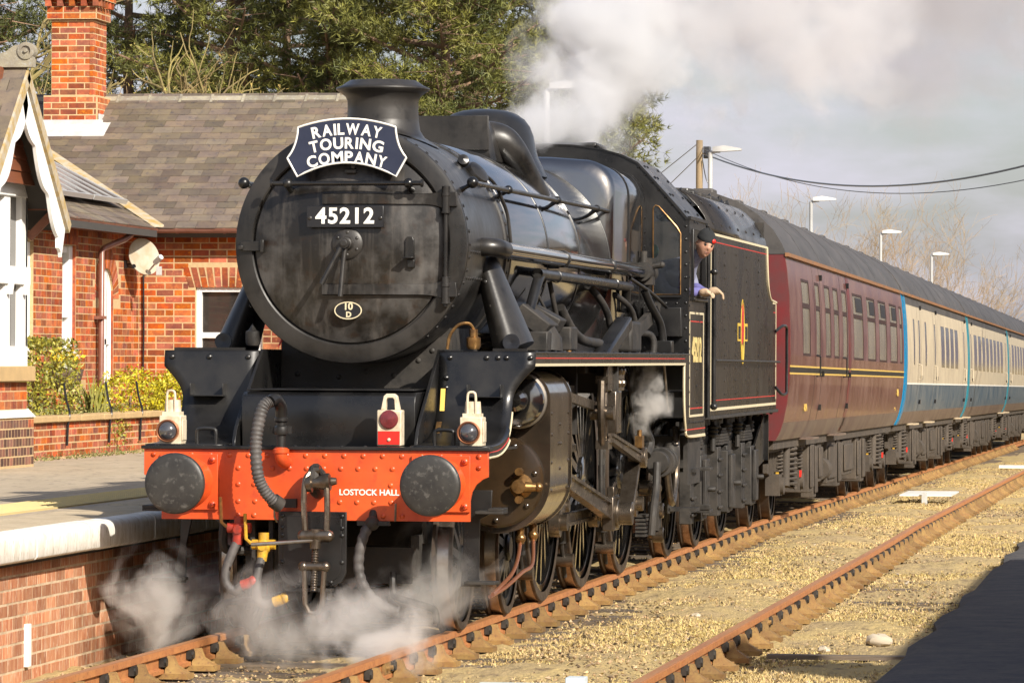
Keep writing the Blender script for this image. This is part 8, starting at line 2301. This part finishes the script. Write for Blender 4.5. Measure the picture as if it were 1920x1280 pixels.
leaves('white_flower', np.stack([rng.normal(-7.2, 0.05, 60), rng.normal(21.12, 0.09, 60), 1.88 + np.abs(rng.normal(0, 0.06, 60))], -1), 0.035, M['hwhite'], hbk, 0.7)

# ================================================================ posts, wires, hill
M['lamppost'] = mat('lamp_post_white', (0.70, 0.69, 0.66), 0.5, c2=(0.55, 0.54, 0.52), ns=3)
M['lampgrey'] = mat('lamp_post_grey', (0.42, 0.42, 0.41), 0.5)
def station_lamp(y, top, label):
    x = -3.85
    z0 = PZ + (track_z(y) if y > 75 else 0)
    t = thing('platform_lamp', (x, y, z0), label, 'street lamp', 'lamps along the far platform')
    MB().cyl((x, y, z0), (x, y, top), 0.055, 0.045, n=12).build('post', M['lamppost'] if y < 60 else M['lampgrey'], t)
    MB().tube(smooth([(x, y, top - 0.15), (x, y, top - 0.02), (x + 0.08, y, top + 0.02), (x + 0.2, y, top + 0.03)], 3), 0.035, 8).build('arm', M['lampgrey'], t)
    MB().loft([[(x + a, y + w, top + 0.02 + h_), (x + a, y - w, top + 0.02 + h_), (x + a, y - w * 0.8, top + 0.02 + h2), (x + a, y + w * 0.8, top + 0.02 + h2)] for a, w, h_, h2 in ((0.05, 0.08, 0.0, 0.09), (0.28, 0.13, 0.0, 0.12), (0.62, 0.10, 0.02, 0.06))]).build('lamp_head', M['lamppost'], t, ang=0.6)
for y, top, lb in ((36.0, 5.9, 'white platform lamp post veiled by steam behind the dome'), (57.5, 5.98, 'white platform lamp beside the wooden telegraph pole'), (79.5, 5.80, 'grey platform lamp beyond the telegraph pole lamp over the maroon carriage'), (102.5, 5.66, 'grey platform lamp in front of the distant bare trees'), (126.5, 5.58, 'farthest grey platform lamp over the blue carriages')):
    station_lamp(y, top, lb)
M['polewood'] = mat('weathered_pole', (0.30, 0.22, 0.13), 0.9, c2=(0.22, 0.16, 0.09), ns=4, stretch=(1, 1, 0.2))
tpole = thing('telegraph_pole', (-9.85, 107, -0.5), 'weathered wooden telegraph pole with black box near the top', 'pole')
MB().cyl((-9.85, 107, -0.6), (-9.85, 107, 8.72), 0.13, 0.105, n=12).build('pole', M['polewood'], tpole)
MB().box(-9.72, -9.50, 106.9, 107.15, 8.15, 8.52).build('junction_box', M['plateblack'], tpole, 0.02)
MB().tube(smooth([(-9.74, 106.88, 8.1), (-9.62, 106.88, 7.5), (-9.45, 106.88, 7.2), (-9.52, 106.88, 7.05), (-9.72, 106.9, 7.15)], 4), 0.018, 6).build('cable_loop', M['plateblack'], tpole)
pole2 = thing('telegraph_pole', (9, 55, -0.5), 'wooden telegraph pole across the tracks holding the far wire ends', 'pole')
MB().cyl((9, 55, -0.6), (9, 55, 8.4), 0.13, 0.10, n=12).build('pole', M['polewood'], pole2)
def wire(a, b_, sag, r, label):
    a, b_ = Vector(a), Vector(b_)
    pts = [a.lerp(b_, t_) - Vector((0, 0, 4 * sag * t_ * (1 - t_))) for t_ in np.linspace(0, 1, 40)]
    MB().tube(pts, r, 5).build('overhead_wire', M['plateblack'], None, label=label, cat='wire')
wire((-9.72, 106.9, 8.30), (9, 55, 8.5), 2.0, 0.026, 'thick upper overhead wire sagging from the telegraph pole')
wire((-9.72, 106.9, 8.45), (9, 55, 8.0), 2.1, 0.013, 'thin lower overhead wire sagging from the telegraph pole')
wire((-9.9, 107, 8.62), (-24, 140, 3.0), 0.25, 0.014, 'thin stay wire leaving the telegraph pole towards the trees')
wire((-9.9, 107, 8.20), (-22, 140, 2.5), 0.2, 0.014, 'second thin stay wire just below the first')
# far hill
hx = np.linspace(-2500, 4000, 140); hy = np.linspace(2600, 5200, 14)
HX_, HY_ = np.meshgrid(hx, hy)
prof = 26 + 18 * np.tanh((HX_ + 60) / 260) + 6 * np.sin(HX_ / 170.0) + 4 * np.sin(HX_ / 61.0)
HZ_ = np.maximum(prof, 2) * np.sin(np.clip((HY_ - 2600) / 1300, 0, 1) * PI / 2) - 3
ii = np.arange(HX_.size).reshape(HX_.shape)
hf = np.stack([ii[:-1, :-1], ii[:-1, 1:], ii[1:, 1:], ii[1:, :-1]], -1).reshape(-1, 4)
tag(np_mesh('hill', np.stack([HX_, HY_, HZ_], -1).reshape(-1, 3), hf, mat('moorland', (0.20, 0.17, 0.21), 0.95, c2=(0.16, 0.15, 0.17), ns=0.004), None, True), 'low distant moorland hill', 'hill', kind='structure')

# ================================================================ steam and smoke
def vol(name, col, dens, nscale, thr, gain, fall=1.0, det=5.0, seed=0.0, stretch=(1, 1, 1), amp=1.3):
    m = bpy.data.materials.new(name)
    m.use_nodes = True
    t = m.node_tree
    t.nodes.clear()
    n = t.nodes.new; K = t.links.new
    o = n('ShaderNodeOutputMaterial'); pv = n('ShaderNodeVolumePrincipled')
    pv.inputs['Color'].default_value = (*col, 1)
    pv.inputs['Anisotropy'].default_value = 0.15
    tcn = n('ShaderNodeTexCoord')
    ln = n('ShaderNodeVectorMath'); ln.operation = 'LENGTH'
    K(tcn.outputs['Object'], ln.inputs[0])
    fr = n('ShaderNodeMapRange'); fr.interpolation_type = 'SMOOTHSTEP'
    fr.inputs['From Min'].default_value = 1.0; fr.inputs['From Max'].default_value = 1.0 - fall
    K(ln.outputs['Value'], fr.inputs['Value'])
    g = n('ShaderNodeNewGeometry')
    mp_ = n('ShaderNodeMapping'); mp_.inputs['Location'].default_value = (seed, seed * 1.3, -seed); mp_.inputs['Scale'].default_value = stretch
    K(g.outputs['Position'], mp_.inputs['Vector'])
    nz_ = n('ShaderNodeTexNoise'); nz_.inputs['Scale'].default_value = nscale; nz_.inputs['Detail'].default_value = det; nz_.inputs['Roughness'].default_value = 0.58; nz_.inputs['Distortion'].default_value = 0.4
    K(mp_.outputs['Vector'], nz_.inputs['Vector'])
    # erode the edge with the noise: density = clamp((fall*a + noise - thr) * gain)
    ad = n('ShaderNodeMath'); ad.operation = 'MULTIPLY_ADD'; ad.inputs[1].default_value = 0.85
    n2 = n('ShaderNodeMapRange'); n2.clamp = False
    n2.inputs['From Min'].default_value = 0.5; n2.inputs['From Max'].default_value = 0.9; n2.inputs['To Max'].default_value = amp
    K(nz_.outputs['Fac'], n2.inputs['Value'])
    K(fr.outputs['Result'], ad.inputs[0]); K(n2.outputs['Result'], ad.inputs[2])
    mr = n('ShaderNodeMapRange'); mr.inputs['From Min'].default_value = thr; mr.inputs['From Max'].default_value = thr + 1.0 / gain; mr.inputs['To Max'].default_value = dens
    K(ad.outputs[0], mr.inputs['Value'])
    ml = n('ShaderNodeMath'); ml.operation = 'MULTIPLY'
    f2 = n('ShaderNodeMapRange'); f2.inputs['From Min'].default_value = 1.0; f2.inputs['From Max'].default_value = 0.85
    K(ln.outputs['Value'], f2.inputs['Value'])
    K(mr.outputs['Result'], ml.inputs[0]); K(f2.outputs['Result'], ml.inputs[1])
    K(ml.outputs[0], pv.inputs['Density'])
    K(pv.outputs['Volume'], o.inputs['Volume'])
    return m
_ico = None
def puff(c, r, m, label, name='steam_cloud', rot=(0, 0, 0)):
    bm = bmesh.new()
    bmesh.ops.create_icosphere(bm, subdivisions=3, radius=1.0)
    me = bpy.data.meshes.new(name); bm.to_mesh(me); bm.free()
    me.materials.append(m)
    o = bpy.data.objects.new(name, me)
    link(o, None, c)
    o.scale = r
    o.rotation_euler = rot
    return tag(o, label, 'steam', kind='stuff')
wh = (0.97, 0.97, 0.98)
V1 = vol('steam_dense', wh, 4.2, 1.3, 0.42, 2.2, 1.0, 8, seed=3, amp=1.7)
V2 = vol('steam_mid', (0.95, 0.94, 0.95), 1.3, 0.70, 0.62, 2.6, 1.0, 9, seed=9, amp=2.6)
V3 = vol('smoke_grey', (0.72, 0.70, 0.73), 0.30, 0.36, 0.66, 2.6, 1.0, 9, seed=5, amp=2.8)
puff((0.05, 10.8, 4.10), (0.50, 1.3, 0.48), V1, 'white steam jet bursting from the safety valves', rot=(0.36, 0, 0))
puff((0.15, 13.7, 4.95), (1.0, 3.2, 1.0), V1, 'dense white steam plume rising over the cab', rot=(0.32, 0, 0))
puff((0.2, 18.4, 6.3), (1.8, 4.4, 1.8), V2, 'billowing white steam above the tender', rot=(0.30, 0, 0))
puff((0.4, 26.0, 6.4), (2.2, 7.0, 2.1), V2, 'drifting pale steam above the first carriage')
puff((0.6, 38.0, 7.8), (3.2, 12.0, 3.2), V3, 'thinning grey smoke trailing over the carriages', 'smoke_cloud')
puff((1.2, 60.0, 10.6), (5.0, 16.0, 4.6), V3, 'faint grey smoke drifting away down the line', 'smoke_cloud')
V4 = vol('steam_low', (0.99, 0.975, 0.95), 5.0, 2.4, 0.42, 1.6, 1.0, 8, seed=1, amp=1.8)
V5 = vol('steam_wisp', (0.99, 0.98, 0.96), 2.8, 1.9, 0.46, 1.5, 1.0, 8, seed=7, amp=2.0)
puff((-1.13, 1.0, 0.20), (0.48, 1.1, 0.60), V4, 'cream steam puff between the buffer beam and the platform wall')
puff((0.05, -0.1, 0.10), (1.05, 0.9, 0.52), V5, 'low steam drifting across the rails under the coupling')
puff((0.62, -0.7, 0.06), (0.50, 0.7, 0.44), V4, 'thick white steam puff over the running rail')
puff((0.78, 0.9, 0.32), (0.50, 0.7, 0.58), V5, 'thin steam around the leading bogie wheel')
V6 = vol('steam_cab', (0.96, 0.94, 0.91), 5.0, 5.0, 0.50, 1.8, 1.0, 8, seed=2, amp=2.2)
puff((1.12, 9.5, 1.52), (0.20, 0.7, 0.46), V6, 'small steam wisp under the cab footplate')
